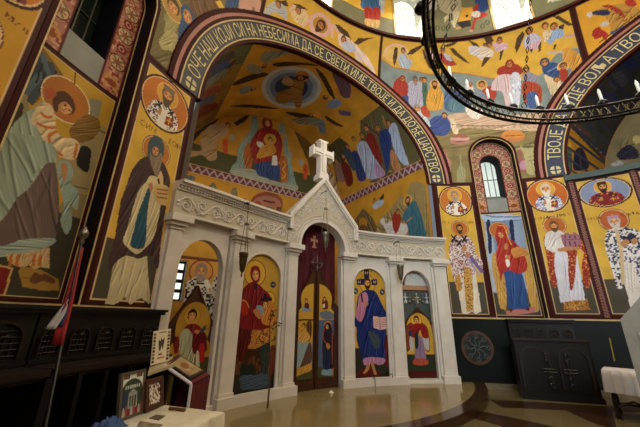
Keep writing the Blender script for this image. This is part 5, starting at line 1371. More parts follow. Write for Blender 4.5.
# south haunch: the crowd of apostles
cv = vault_canvas(2.37, 5.02, 5.9, YE-.03, .021, VG); cv.mottle(cv.keep, .15, .4)
cv.frame((325, 100, 435, 180), 587)
cv.fill([(195, 10), (260, 0), (320, 40), (420, 120), (560, 350), (420, 440), (240, 440), (180, 330), (190, 200), (185, 100)], '#5a5434'); rocks(cv, [(190, 60), (280, 60), (310, 110), (320, 200), (220, 200), (190, 130)], '#605a3c', 6, 110)
rocks(cv, [(0, 220), (80, 200), (130, 240), (110, 320), (70, 380), (60, 460), (0, 460)], '#4a4428', 7, 90, .45)
rocks(cv, [(330, 440), (400, 330), (470, 330), (560, 340), (540, 400), (400, 450)], '#6e6440', 5, 20)
cv.part = 1
person(cv, [(50, 340), (80, 335), (100, 370), (110, 430), (70, 430)], '#8a6a5c', 4, 100, (60, 325), .11); person(cv, [(85, 340), (110, 330), (140, 370), (150, 440), (120, 460), (100, 400)], '#6a2218', 4, 110, (98, 300), .11)
person(cv, [(130, 300), (165, 270), (190, 320), (220, 420), (180, 430), (160, 370)], '#2c3a6a', 5, 110, (155, 210), .11); person(cv, [(100, 280), (130, 260), (160, 330), (150, 380)], '#3a4a5a', 4, 105, (120, 250), .10)
person(cv, [(215, 210), (235, 175), (262, 190), (290, 260), (305, 340), (280, 345), (250, 290), (230, 250)], '#7a2418', 5, 110, (220, 150), .115)
person(cv, [(170, 250), (190, 220), (225, 230), (255, 290), (300, 360), (318, 400), (270, 420), (230, 420), (200, 350), (185, 300)], '#a4aec2', 7, 115, (198, 190), .115); cv.cloth([(265, 340), (300, 355), (322, 398), (280, 415), (265, 380)], '#a888a8', 3, .3, 110)
person(cv, [(290, 180), (320, 155), (345, 170), (355, 240), (345, 330), (330, 385), (318, 330), (300, 260)], '#26386e', 6, 100, (280, 150), .115); cv.line([(195, 110), (240, 150), (290, 190)], .05, '#5a2418', True)
cv.cloth([(350, 270), (375, 280), (400, 345), (410, 372), (380, 385), (352, 340)], '#b07a50', 3, .35, 105)
person(cv, [(340, 160), (355, 125), (380, 130), (400, 190), (420, 260), (448, 340), (420, 345), (385, 300), (360, 240), (352, 190)], '#a8b6cc', 7, 112, (340, 125), .115); cv.line([(308, 85), (318, 120), (328, 150)], .05, '#a8784c', True)
for p in ((350, 380), (380, 385), (400, 372), (450, 350), (240, 425), (300, 420), (220, 430)): cv.ell(p[0], p[1], 12, 6, '#a8784c')
cv.part = 0
u = cv.U; zz_ = (u-4.72)/.30; 
def zigzag(cv, m, along, across, per):
    cv.put(m, '#6a3a3a'); ph = np.abs(((along/per) % 1.0)-.5)*2
    cv.put(m & (np.abs(across-(.15+.7*ph)) < .16), '#b09aa0'); cv.put(m & (np.abs(across-.5) > .44), '#c8a070')
zigzag(cv, (u > 4.72), cv.V, zz_, .26)
fresco(cv, 'fresco', 'painting of a crowd of robed men on the south side of the apse vault', F_vault, ('figures',))
# south wall of the apse: rider on a white donkey among rocks
cv = vault_canvas(5.04, 7.55, 6.0, YE-.03, .02, VG); cv.mottle(cv.keep, .12, .4)
cv.frame((335, 165, 440, 245), 560)
rocks(cv, [(400, 95), (440, 85), (500, 115), (540, 200), (560, 460), (400, 460), (410, 240), (385, 160)], '#948050', 9, 95, .42); rocks(cv, [(240, 290), (290, 240), (350, 160), (380, 180), (385, 260), (350, 330), (250, 420), (190, 420)], '#948050', 8, 60, .42)
rocks(cv, [(100, 300), (150, 230), (200, 280), (225, 330), (200, 460), (80, 460)], '#6a5a34', 7, 70, .45)
cv.part = 1
cv.cloth([(270, 310), (300, 300), (350, 310), (385, 320), (390, 350), (370, 375), (340, 375), (300, 385), (280, 370), (262, 330), (240, 300), (260, 280)], '#cfcac0', 5, .2, 20)
person(cv, [(310, 265), (335, 245), (350, 280), (345, 330), (325, 365), (308, 330)], '#96301e', 4, 85, (335, 250), .10)
person(cv, [(395, 215), (425, 190), (450, 240), (470, 300), (490, 400), (440, 420), (400, 400), (385, 320), (360, 280)], '#3c6a78', 7, 85, (388, 190), .125, halo='#c89a3c', beard='#4a3018')
cv.line([(385, 300), (410, 280)], .05, SK); person(cv, [(200, 215), (240, 185), (262, 195), (240, 225), (210, 235)], '#a8b8c0', 4, 20, (210, 192), .09); wing(cv, [(235, 180), (260, 150), (262, 175), (245, 190)])
cv.ell(150, 310, 22, 30, '#b07a28'); cv.cloth([(130, 330), (165, 325), (170, 400), (130, 400)], '#6a4a2a', 3, .4, 85); cv.cloth([(100, 350), (130, 340), (125, 420), (95, 420)], '#4a4a3a', 3, .4, 85)
fresco(cv, 'fresco', 'painting of a blue-robed man leading a rider on a white donkey, just above the screen', F_vault, ('figures',))
# north haunch
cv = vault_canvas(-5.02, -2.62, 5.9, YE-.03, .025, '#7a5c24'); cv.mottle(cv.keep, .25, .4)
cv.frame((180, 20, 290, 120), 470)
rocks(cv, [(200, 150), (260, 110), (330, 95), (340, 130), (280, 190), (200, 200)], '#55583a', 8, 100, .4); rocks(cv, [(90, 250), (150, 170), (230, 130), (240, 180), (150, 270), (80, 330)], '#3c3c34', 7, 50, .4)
cv.part = 1
for pts, c, h in (([(70, 300), (110, 260), (190, 210), (200, 230), (130, 280), (80, 330)], '#6a6c62', (205, 215)), ([(60, 340), (110, 300), (160, 280), (170, 300), (100, 340)], '#7a3c28', (170, 275)), ([(55, 370), (110, 330), (150, 320), (140, 345), (80, 380)], '#4a5464', (160, 315)), ([(100, 245), (150, 200), (210, 170), (215, 190), (150, 230)], '#38446a', (222, 172)), ([(50, 400), (100, 365), (160, 350), (150, 380), (70, 420)], '#6a2c20', (165, 350))):
    person(cv, pts, c, 5, 35, h, .11, '#8a5a34')
cv.part = 0; zigzag(cv, cv.U < -4.72, cv.V, (-cv.U-4.72)/.30, .26)
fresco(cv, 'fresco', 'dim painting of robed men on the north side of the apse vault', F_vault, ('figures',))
cv = vault_canvas(-9.2, -5.04, 6.2, YE-.03, .03, VG); cv.keep &= ~((cv.V > 7.55) & (cv.V < 9.05) & (cv.U > -(UB+ZS-3.35)) & (cv.U < -(UB+ZS-5.15))); cv.mottle(cv.keep, .12, .4); cv.put(cv.U < -7.9, '#45402e'); cv.part = 1
for k in range(4):
    cv.frame  # three bishops turned to the altar
    cy = 6.9+k*.95
    cv.new('figure'); cv.cloth([(-8.6, cy-.26), (-7.0, cy-.22), (-6.75, cy), (-7.0, cy+.22), (-8.6, cy+.26)], '#cfc6b6', 6, .25, 0, raw=True); cv.head(-6.55, cy, .1, SK, '#8a7a6a', '#8a7a6a', 0)
fresco(cv, 'fresco', 'painting of a row of bishops on the north wall of the apse, behind the screen', F_vault, ('figures',))

# --- east wall
def px_east(x, y):
    p = on_y(x, y, YE); return (p[0], p[2])
def F_east(u, v, d=0.0): return u, np.full_like(u, YE-d), v
def lunette_keep(cv):
    s = np.arcsin(np.clip(cv.U/RW, -1, 1))*RW; cv.keep &= (cv.V < ZS+np.sqrt(np.maximum(0, (RA-.02)**2-s*s))) & (np.abs(cv.U) < XS-.01)
cv = Canvas(-XS, XS, 6.02, 9.16, .021, '#b5832a', px_east); lunette_keep(cv); cv.mottle(cv.keep, .15, .4)
cv.frame((180, 105, 310, 200), 584)
out = [(-60, 260), (30, 150), (110, 60), (200, 22), (300, 5), (430, 15), (490, 70), (545, 180), (570, 240), (700, 500), (-60, 500)]
m = cv.mask(cr(out[:9], 5, False)+[(640, 600), (-60, 600)]); cv.put(~m, '#6a4c1e'); cv.line(out[:9], .05, '#3a2414', True)
cv.fill([(-60, 165), (35, 165), (200, 215), (520, 300), (700, 345), (700, 480), (-60, 290)], '#4c4c2a')
cv.part = 2
for x0 in (322, 450): cv.cloth([(x0, 60), (x0+18, 55), (x0+16, 120), (x0-4, 125)], '#7d9488', 3, .3, 88)
cv.cloth([(262, 190), (300, 140), (330, 80), (350, 70), (345, 150), (310, 230), (312, 290), (240, 310), (232, 280), (255, 250)], '#7d9488', 6, .35, 80); cv.cloth([(468, 110), (485, 180), (500, 260), (515, 330), (522, 372), (480, 360), (470, 250)], '#7d9488', 5, .35, 95)
cv.fill([(320, 70), (345, 65), (350, 20), (330, 20)], '#6a8078'); cv.fill([(450, 95), (470, 100), (468, 60), (452, 50)], '#6a8078')
cv.cloth([(285, 205), (312, 170), (325, 220), (318, 290), (295, 290)], '#a8602a', 4, .4, 80); cv.cloth([(448, 240), (480, 240), (482, 340), (455, 340)], '#a8602a', 4, .4, 80); cv.line([(462, 250), (474, 270), (460, 290), (474, 310), (462, 330)], .05, '#d09a3c', True)
cv.cloth([(232, 290), (330, 290), (400, 335), (470, 350), (525, 360), (520, 385), (430, 365), (340, 340), (240, 312)], '#9aa08c', 6, .3, 5)
cv.part = 1
cv.ell(392, 82, 34, 38, '#b5832a'); cv.cloth([(330, 140), (362, 105), (395, 100), (440, 120), (458, 170), (450, 240), (425, 280), (360, 280), (325, 240), (315, 180)], '#8e2a20', 6, .35, 80); cv.cloth([(350, 260), (440, 260), (445, 335), (400, 330), (350, 315), (340, 280)], '#2f4472', 6, .35, 85)
cv.cloth([(372, 62), (398, 52), (414, 75), (412, 110), (385, 115), (370, 90)], '#7a2620', 3, .3, 85); cv.head(*cv.q((393, 82)), .115, SK, None, None)
cv.fill([(345, 165), (370, 170), (378, 192), (352, 188)], '#ccc8bc', True)
cv.ell(405, 155, 28, 26, '#c8983c'); cv.cloth([(365, 190), (395, 175), (420, 180), (432, 210), (400, 230), (350, 240), (345, 225)], '#c08a34', 4, .35, 40); cv.head(*cv.q((405, 158)), .085, SK, '#4a2c14', None); cv.fill([(415, 228), (435, 226), (438, 272), (412, 270)], '#cfcbc0')
cv.part = 3
wing(cv, [(40, 150), (80, 90), (130, 60), (195, 40), (160, 80), (100, 120), (60, 165)], '#33281a', 6, 40)
person(cv, [(105, 130), (130, 95), (190, 80), (220, 100), (205, 140), (165, 165), (165, 240), (130, 250), (100, 225), (40, 235), (40, 205), (95, 205), (92, 160)], '#a88a66', 7, 50, (215, 92), .11); cv.cloth([(192, 160), (215, 158), (212, 215), (195, 212)], '#b84a24', 3, .35, 88)
for p in ((235, 145), (290, 160), (493, 225), (543, 258)): cv.ell(p[0], p[1], 12, 13, '#8a9088')
wing(cv, [(240, 80), (300, 45), (330, 30), (290, 75), (255, 95)], '#33281a', 4, 40); cv.cloth([(555, 270), (572, 275), (570, 330), (556, 330)], '#b84a24', 3, .35, 88)
cv.frame((0, 0, 640, 427), 640); wing(cv, [(322, 140), (340, 150), (350, 185), (335, 180)], '#33281a'); person(cv, [(318, 165), (340, 160), (352, 190), (330, 205)], '#a88a66', 4, 60, (322, 158), .1)
cv.part = 0
zigzag(cv, cv.V < 6.34, cv.U, (cv.V-6.04)/.30, .26)
fresco(cv, 'fresco', 'painting of an enthroned mother and child with a kneeling angel, in the apse', F_east, ('mother_and_child', 'painted_throne', 'angel_figures'))
cv = Canvas(-XS, XS, 3.32, 6.0, .025, '#c08c2c', px_east); cv.keep &= np.abs(cv.U) < XS-.01; cv.mottle(cv.keep, .12, .4)
cv.frame((180, 155, 300, 225), 640)
cv.ell(462, 262, 88, 66, '#8a4a34'); cv.ell(462, 270, 78, 54, '#a8705c'); cv.fill([(375, 262), (560, 290), (560, 420), (375, 400)], '#b5832a')
cv.part = 1
cv.new('figure'); cv.cloth([(160, 165), (175, 145), (190, 160), (198, 200), (165, 205), (155, 190)], '#6c6c50', 4, .35, 85); cv.cloth([(122, 185), (160, 160), (158, 175), (130, 195)], '#7a2a1c', 2, .35, 20); cv.cloth([(10, 105), (70, 112), (75, 135), (15, 132)], '#5c6c70', 4, .3, 10); cv.cloth([(278, 182), (302, 182), (304, 245), (276, 240)], '#76704c', 4, .35, 85)
cv.cloth([(330, 240), (352, 235), (362, 270), (335, 280)], '#7a2c20', 3, .4, 70); cv.line([(405, 275), (400, 258), (415, 252), (428, 265), (420, 285)], .09, '#8a3c28', True); cv.cloth([(445, 240), (505, 250), (500, 258), (450, 250)], '#6a2018', 2, .3, 5); cv.cloth([(440, 280), (500, 285), (500, 350), (440, 340)], '#7c7450', 4, .35, 85)
cv.cloth([(515, 280), (540, 285), (538, 340), (512, 330)], '#6a4a30', 3, .35, 85)
fresco(cv, 'fresco', 'painting of men at a domed table on gold, partly hidden by the marble screen', F_east, ('figures',))
# bishops seen through the left doorway
cv = Canvas(-XS, XS, .2, 3.3, .018, '#c4923a', px_east); cv.keep &= (np.abs(cv.U) < XS-.01) & ~((cv.U > WIN_E[0]-.02) & (cv.U < WIN_E[1]+.02) & (cv.V > WIN_E[2]-.02) & (cv.V < WIN_E[3]+.02)); cv.put(cv.V < 1.0, '#45402e')
cv.frame((160, 240, 240, 340), 342)
cv.fill([(60, -40), (300, -40), (300, 95), (60, 72)], '#4a4638'); cv.line([(60, 72), (300, 96)], .05, '#7a2a18')
cv.part = 1
cv.cloth([(120, 45), (150, 20), (185, 45), (190, 70), (160, 55)], '#b0aca4', 4, .3, 30); cv.cloth([(150, 10), (190, 5), (205, 25), (170, 30)], '#7a2418', 3, .3, 20); cv.cloth([(205, 60), (225, 50), (240, 75), (215, 80)], '#b0aca4', 3, .3, 40)
q = cv.q((176, 135))
for k, c in ((1, '#7a3a20'), (.9, '#c88a4a')): cv.fill([(q[0]+.36*k*math.cos(t), q[1]+.36*k*math.sin(t)) for t in np.linspace(0, 2*PI, 30)], c, raw=True)
m = cv.fill([(105, 230), (112, 185), (140, 160), (170, 155), (195, 165), (205, 200), (215, 240), (260, 420), (90, 420)], '#d0c8b8', True); cv.speckle(m, ['#22262c', '#2c3034', '#e0dad0'], 3, .6, 4)
cv.new('figure'); m2 = cv.fill([(215, 215), (240, 150), (262, 150), (300, 200), (310, 420), (240, 420), (225, 300)], '#cfc0b0', True); cv.speckle(m2, ['#22262c', '#7a2c24', '#e0dad0'], 3, .55, 5)
cv.head(q[0], q[1], .15, SK, '#8a7860', '#9a8c78'); cv.fill([(185, 175), (205, 168), (220, 200), (200, 215)], '#e0d8c4')
fresco(cv, 'fresco', 'painting of bishops in chequered robes, seen through the left door arch', F_east, ('bishop_figures',))

# --- bay under the right-hand arch
def F_bay(u, v, d=0.0):
    t = np.clip(u/RA, -PI/2, PI/2); r = RA-d; s = r*np.sin(t); y = -RW*np.sin(s/RW)
    return np.minimum(v, XB-.004), y, ZS+r*np.cos(t)
def px_bay(x, y):
    d = ray(x, y); lo = (6.1-EYE[0])/d[0]; hi = 40.0
    for _ in range(40):
        mid = (lo+hi)/2; p = EYE+d*mid; s = math.asin(min(1, abs(p[1])/RW))*RW
        if p[0] < XB and abs(p[1]) < XS and p[2] < ZS+math.sqrt(max(0, RA*RA-s*s)): lo = mid
        else: hi = mid
    p = EYE+d*lo; s = math.asin(max(-1, min(1, -p[1]/RW)))*RW
    return (RA*math.atan2(s, p[2]-ZS), p[0])
cv = Canvas(-UB, UB, 6.0, XB-.02, .025, '#3a3832', px_bay); x, y, z = F_bay(cv.U, cv.V); cv.keep &= cv.V > np.sqrt(RW*RW-y*y)+.02
cv.mottle(cv.keep, .35, .25); cv.frame((550, 90, 640, 180), 427)
cv.fill([(50, 420), (75, 190), (90, 170), (280, 345), (270, 370), (80, 420)], '#b07c22'); cv.line([(85, 140), (180, 210), (285, 335)], .14, '#5a3a34'); 
for k in range(9): cv.line([(90+k*21, 150+k*21), (100+k*21, 148+k*21)], .07, '#8a7468')
cv.part = 1
cv.fill([(115, 380), (112, 320), (125, 280), (150, 275), (170, 310), (182, 370)], '#1c1e34', True); cv.line([(140, 285), (150, 375)], .03, '#8a6a3a')
cv.cloth([(80, 300), (92, 270), (102, 300), (104, 380), (90, 400), (82, 360)], '#3c5448', 4, .3, 88); cv.ell(92, 262, 9, 12, '#c8983c')
cv.frame((560, 0, 640, 70), 488)
for pts, c in (([(340, 380), (400, 320), (480, 280), (520, 300), (480, 400), (380, 440)], '#26305e'), ([(430, 300), (500, 220), (560, 240), (520, 330)], '#2c3c70'), ([(300, 480), (360, 430), (420, 440), (400, 520), (320, 540)], '#4a4850'), ([(250, 600), (330, 560), (360, 640), (280, 680)], '#2c3460')):
    cv.new('figure'); cv.cloth(pts, c, 6, .4, 50)
fresco(cv, 'fresco', 'dim blue painting on the vault of the right-hand arch', F_bay, ('figures',))
cv = Canvas(-XS, XS, 5.58, 9.1, .03, '#8a7a54', lambda x, y: (lambda p: (-p[1], p[2]))(on_x(x, y, XB)))
s = np.arcsin(np.clip(cv.U/RW, -1, 1))*RW; cv.keep &= (cv.V < ZS+np.sqrt(np.maximum(0, (RA-.02)**2-s*s))) & (np.abs(cv.U) < XS-.01)
cv.mottle(cv.keep, .2, .3); cv.frame((550, 90, 640, 180), 427); cv.put(cv.V < 6.0, '#9a968c'); cv.part = 1
rocks(cv, [(300, 320), (340, 230), (420, 180), (430, 300)], '#8a7a50', 6, 60, .4); cv.new('figure'); cv.cloth([(320, 300), (370, 260), (410, 280), (420, 320), (370, 330), (330, 330)], '#2a2434', 5, .4, 20); cv.cloth([(290, 350), (330, 335), (350, 355), (300, 362)], '#a8a49c', 3, .3, 10); cv.ell(412, 236, 20, 20, '#c8b070')
fresco(cv, 'fresco', 'lunette painting at the back of the right-hand arch, cut by the frame', lambda u, v, d=0.0: (np.full_like(u, XB-d), -u, v), ('figures',))
# ------------------------------------------------------------------ icons set into the screen and painted on its doors
def halo_of(cv, q, r, c='#c8962e', part=0, rim_='#7a3a1a'):
    for k, cc in ((1, rim_), (.93, c)): cv.fill([(q[0]+r*k*math.cos(t), q[1]+r*k*math.sin(t)) for t in np.linspace(0, 2*PI, 40)], cc, raw=True, part=part)
def icon_back(root, c, hw, z0, zs, d, arched=True):
    bm = bmesh.new(); pts = [(c-hw, z0), (c-hw, zs)] + (arc(c, zs, hw, -PI/2, PI/2, 20)[1:-1] if arched else []) + [(c+hw, zs), (c+hw, z0)]
    slab(bm, pts, f_scr, d, d-.03, .2); o = obj('back_board', bm, M['door_wood']); o.parent = root
def big_icon_canvas(sg, base):
    c = S(IC[sg]); cv = Canvas(c-IW-.01, c+IW+.01, IZ0-.01, IZS+IW+.01, .0075, base, px_scr(RI+.05))
    cv.keep &= (cv.V < IZS) | (np.hypot(cv.U-c, cv.V-IZS) < IW+.005); cv.mottle(cv.keep, .10, .15); return cv, c
# the mother and child
cv, c = big_icon_canvas(-1, '#b8923a')
cv.frame((225, 315, 285, 400), 301); cv.fill([(20, 150), (150, 100), (200, 130), (215, 180), (275, 150), (275, 500), (10, 500)], '#3a2214'); cv.fill([(20, 300), (275, 270), (275, 500), (10, 500)], '#2a2a1c')
cv.part = 2
cv.cloth([(45, 250), (60, 220), (80, 205), (95, 240), (110, 260), (120, 220), (145, 205), (165, 240), (175, 285), (60, 300)], '#5a3420', 6, .5, 80); cv.fill([(75, 265), (90, 240), (110, 255), (130, 240), (150, 265), (150, 310), (80, 310)], '#1f2620', True)
cv.cloth([(75, 310), (110, 300), (160, 300), (205, 285), (225, 330), (215, 360), (90, 375), (75, 345)], '#3f5060', 9, .5, 10); cv.cloth([(215, 180), (245, 150), (250, 200), (240, 290), (215, 290)], '#74361c', 6, .5, 85)
cv.cloth([(40, 120), (65, 110), (70, 180), (45, 200)], '#a8582a', 4, .4, 85)
cv.cloth([(180, 140), (215, 120), (225, 180), (215, 270), (195, 300), (180, 240)], '#263a34', 4, .35, 85)
cv.part = 1
cv.cloth([(65, -60), (90, -80), (140, -80), (160, -20), (150, 60), (140, 140), (110, 180), (90, 230), (65, 220), (55, 140), (60, 40)], '#521412', 10, .5, 80)
cv.cloth([(135, 80), (160, 30), (200, 10), (230, 40), (235, 110), (210, 140), (190, 150), (150, 170), (115, 165), (130, 130)], '#b87a34', 7, .45, 60); cv.speckle(cv.mask(cr([(135, 80), (160, 30), (200, 10), (230, 40), (235, 110), (210, 140), (150, 170), (130, 130)])), ['#7a2a18', '#d0a050'], 2, .3, 8)
cv.frame((225, 245, 285, 325), 320)
halo_of(cv, cv.q((160, 150)), .27, '#cda238', 3); halo_of(cv, cv.q((232, 292)), .17, '#cda238', 3)
cv.cloth([(75, 290), (90, 240), (120, 210), (150, 195), (180, 210), (205, 235), (240, 270), (250, 330), (240, 440), (70, 440), (65, 350)], '#741a1c', 9, .4, 80)
cv.cloth([(135, 140), (142, 115), (160, 107), (180, 115), (190, 150), (185, 185), (165, 205), (145, 190), (136, 165)], '#7a1a1e', 4, .3, 85)
cv.cloth([(82, 300), (100, 290), (125, 330), (120, 365), (95, 375), (80, 340)], '#a02a20', 4, .4, 60); cv.line([(85, 295), (110, 300), (128, 335)], .02, '#c09040', True)
cv.line([(140, 118), (160, 109), (182, 120), (189, 160), (182, 200)], .014, '#c09040', True); cv.fill([(150, 205), (175, 205), (168, 240), (155, 235)], '#2c2430')
cv.cloth([(205, 310), (225, 300), (255, 305), (262, 350), (265, 420), (200, 420), (195, 350)], '#c07c34', 5, .4, 70); cv.cloth([(165, 330), (195, 325), (205, 365), (185, 375)], '#7c9cac', 3, .3, 40)
cv.fill([(150, 350), (175, 340), (195, 375), (185, 395), (165, 380)], SK, True)
cv.head(*cv.q((163, 160)), .085, '#b88a54', None, None, rad(8)); cv.fill([(188, 285), (205, 283), (205, 262), (222, 262), (222, 282), (250, 280), (250, 296), (222, 298), (190, 300)], '#181a2c'); cv.head(*cv.q((215, 318)), .06, '#b88a54', '#4a2c14', None)
for p in ((88, 195), (256, 212)): cv.ell(p[0], p[1], 15, 17, '#26384a'); cv.line([(p[0]-6, p[1]), (p[0]+6, p[1])], .02, '#c0a050')
cv.part = 0
ic1 = fresco(cv, 'icon', 'tall arched icon of a red-veiled mother and child on gold, left of the royal doors', F_scr(RI+.05), ('mother_and_child', 'throne_and_sea', 'halo'), M['icon'], 'icon'); icon_back(ic1, c, IW, IZ0, IZS, -.055)
# the standing man with open book
cv, c = big_icon_canvas(1, '#c59a38')
cv.frame((345, 315, 450, 390), 598); cv.fill([(20, 190), (300, 190), (300, 420), (20, 420)], '#2c2c22'); cv.fill([(215, 120), (250, 110), (255, 300), (235, 300)], '#6a1c18')
cv.part = 1
cv.cloth([(75, 20), (110, -30), (160, -60), (205, -30), (225, 30), (235, 90), (225, 180), (232, 230), (225, 270), (190, 275), (140, 262), (105, 275), (95, 230), (70, 160), (65, 90)], '#1c2b62', 9, .42, 80)
cv.cloth([(130, 95), (170, 100), (200, 140), (190, 190), (160, 180)], '#39464c', 4, .4, 120)
cv.cloth([(105, 250), (150, 240), (225, 248), (222, 275), (195, 285), (165, 275), (135, 280), (108, 285)], '#b07a98', 8, .35, 85)
cv.fill([(55, 345), (90, 310), (160, 300), (205, 330), (190, 352), (80, 355)], '#5a1a18')
cv.fill([(125, 280), (142, 280), (135, 310), (112, 335), (103, 328), (118, 305)], SK, True); cv.fill([(148, 278), (163, 278), (172, 310), (182, 340), (168, 342), (158, 312)], SK, True)
cv.frame((345, 260, 400, 320), 391)
q = cv.q((158, 170)); halo_of(cv, q, .235, '#d0a640', 3)
cv.part = 3
for pts in ([(135, 70), (168, 68), (172, 130), (135, 132)], [(82, 138), (135, 132), (138, 178), (84, 178)], [(185, 138), (228, 136), (230, 178), (188, 180)]): cv.fill(pts, '#1d1a4a'); 
for p in ((152, 92), (102, 156), (210, 156)): cv.line([(p[0]-7, p[1]-9), (p[0]-7, p[1]+9)], .014, '#c8b070'); cv.line([(p[0]+7, p[1]-9), (p[0]+7, p[1]+9)], .014, '#c8b070'); cv.line([(p[0]-7, p[1]), (p[0]+7, p[1])], .014, '#c8b070')
cv.part = 1
cv.cloth([(78, 380), (85, 300), (100, 245), (140, 215), (180, 212), (220, 230), (260, 310), (300, 400), (290, 480), (80, 480)], '#1c2b62', 8, .42, 70)
cv.cloth([(90, 320), (100, 260), (115, 238), (150, 232), (165, 280), (150, 330), (135, 400), (110, 440), (75, 400)], '#b87890', 7, .38, 80); cv.fill([(108, 240), (122, 236), (130, 300), (118, 300)], '#5a3020')
cv.fill([(140, 300), (152, 290), (165, 310), (150, 330)], SK, True); cv.fill([(205, 410), (225, 398), (250, 415), (240, 440)], SK, True)
cv.head(*cv.q((158, 166)), .088, '#b0804c', '#3a2010', '#3a2010', 0, blen=.5)
for p in ((75, 222), (264, 228)): cv.ell(p[0], p[1], 17, 22, '#26384a'); cv.line([(p[0]-6, p[1]-6), (p[0]+6, p[1]+6)], .02, '#c0c8d0')
cv.part = 2; cv.frame((345, 315, 450, 390), 598)
cv.fill([(160, 5), (195, 15), (240, 8), (242, 78), (200, 85), (162, 72)], '#d8b0a4'); cv.line([(198, 18), (200, 82)], .02, '#6a2a24'); 
for k in range(5): cv.line([(168, 22+k*10), (190, 27+k*10)], .009, '#6a2a24'); cv.line([(206, 27+k*10), (234, 22+k*10)], .009, '#6a2a24')
cv.part = 0
ic2 = fresco(cv, 'icon', 'tall arched icon of a blue-cloaked man with an open book, right of the royal doors', F_scr(RI+.05), ("man_figure", "book", "halo"), M['icon'], 'icon'); icon_back(ic2, c, IW, IZ0, IZS, -.055)

# royal doors: angel on the left leaf, woman on the right, small busts above
def fresco_panel(cv, parent, R, nm):
    return fresco(cv, 'icon_panel', None, F_scr(R), nm, M['icon'], None, None, .024, parent)
RR = RI-DD
def leaf_shape(sg):
    return [(sg*.07, .36), (sg*.47, .36), (sg*.47, 1.76), (sg*.40, 1.82)] + arc(sg*.07, 2.02, .355, sg*1.95, 0, 16) + [(sg*.07, 2.375)]
cvL = Canvas(-.50, -.07, .32, 2.47, .0075, '#c09638', px_scr(RR)); cvL.keep &= cvL.mask(leaf_shape(-1), True); cvL.frame((285, 285, 345, 390), 244)
cv = cvL; cv.fill([(20, 235), (120, 235), (120, 400), (20, 400)], '#8a9a92'); cv.fill([(20, 340), (120, 340), (120, 400), (20, 400)], '#4a4a2a'); cv.line([(30, 142), (112, 142)], .03, '#3d1c10')
cv.part = 1
cv.cloth([(70, 92), (84, 84), (98, 92), (104, 106), (66, 108)], '#7c90a0', 3, .3, 10); cv.cloth([(76, 90), (82, 70), (95, 78), (94, 96)], '#5a2424', 3, .3, 80); cv.head(*cv.q((84, 64)), .035, SK, '#4a2c14', None); 
cv.cloth([(36, 180), (50, 165), (44, 230), (36, 250)], '#b07a2c', 4, .4, 80); cv.cloth([(84, 160), (104, 146), (106, 200), (92, 230)], '#5a4020', 4, .4, 80)
cv.cloth([(48, 200), (62, 185), (88, 190), (100, 215), (80, 235), (60, 240), (48, 225)], '#c89848', 5, .4, 60)
cv.cloth([(45, 225), (70, 235), (95, 232), (75, 290), (50, 345), (38, 345), (40, 280)], '#8ca09c', 6, .35, 75); cv.cloth([(95, 235), (106, 250), (105, 310), (80, 330), (58, 335), (75, 290)], '#5a4038', 5, .35, 70)
cv.cloth([(35, 345), (60, 335), (104, 318), (104, 345), (70, 360), (38, 372)], '#c0903c', 8, .35, 80)
halo_of(cv, cv.q((66, 165)), .10, '#c8982c', 1); cv.head(*cv.q((72, 168)), .042, SK, '#4a2c14', None, -.4)
cv.part = 0; fresco_panel(cv, rl, RR, ('angel_figure',))
cv = Canvas(.07, .52, .32, 2.47, .0075, '#c09638', px_scr(RR)); cv.keep &= cv.mask([(a*1.03, b) for a, b in leaf_shape(1)], True); cv.frame((285, 285, 345, 390), 244)
cv.fill([(120, 142), (220, 142), (220, 400), (120, 400)], '#50607a'); cv.fill([(120, 335), (220, 335), (220, 400), (120, 400)], '#4a4a2a'); cv.fill([(150, 345), (175, 335), (200, 345), (195, 365), (150, 365)], '#7c98a4', True)
cv.part = 1
cv.cloth([(150, 60), (160, 52), (172, 70), (172, 96), (150, 98)], '#6a2a20', 3, .35, 80); cv.head(*cv.q((158, 58)), .035, SK, '#4a2c14', None); cv.fill([(150, 78), (160, 76), (160, 92), (150, 94)], '#d8c8b0')
cv.cloth([(140, 112), (170, 105), (195, 118), (190, 138), (150, 136)], '#6a7080', 5, .35, 20)
cv.cloth([(188, 250), (204, 230), (206, 370), (192, 372)], '#b8702c', 3, .35, 85)
halo_of(cv, cv.q((172, 165)), .11, '#c08a34', 1)
cv.cloth([(152, 200), (158, 165), (170, 152), (184, 160), (192, 195), (202, 240), (196, 330), (180, 340), (155, 338), (150, 270)], '#2a1c28', 7, .45, 80); cv.line([(158, 175), (152, 215), (168, 240)], .02, '#a8502a', True); cv.line([(190, 195), (190, 320)], .02, '#a8502a')
cv.cloth([(158, 260), (178, 255), (180, 335), (158, 335)], '#1f2c48', 4, .4, 85); cv.fill([(164, 245), (172, 236), (182, 250), (172, 262)], SK, True)
cv.head(*cv.q((169, 170)), .042, SK, None, None, .2); cv.part = 0
fresco_panel(cv, rr, RR, ('woman_figure',))
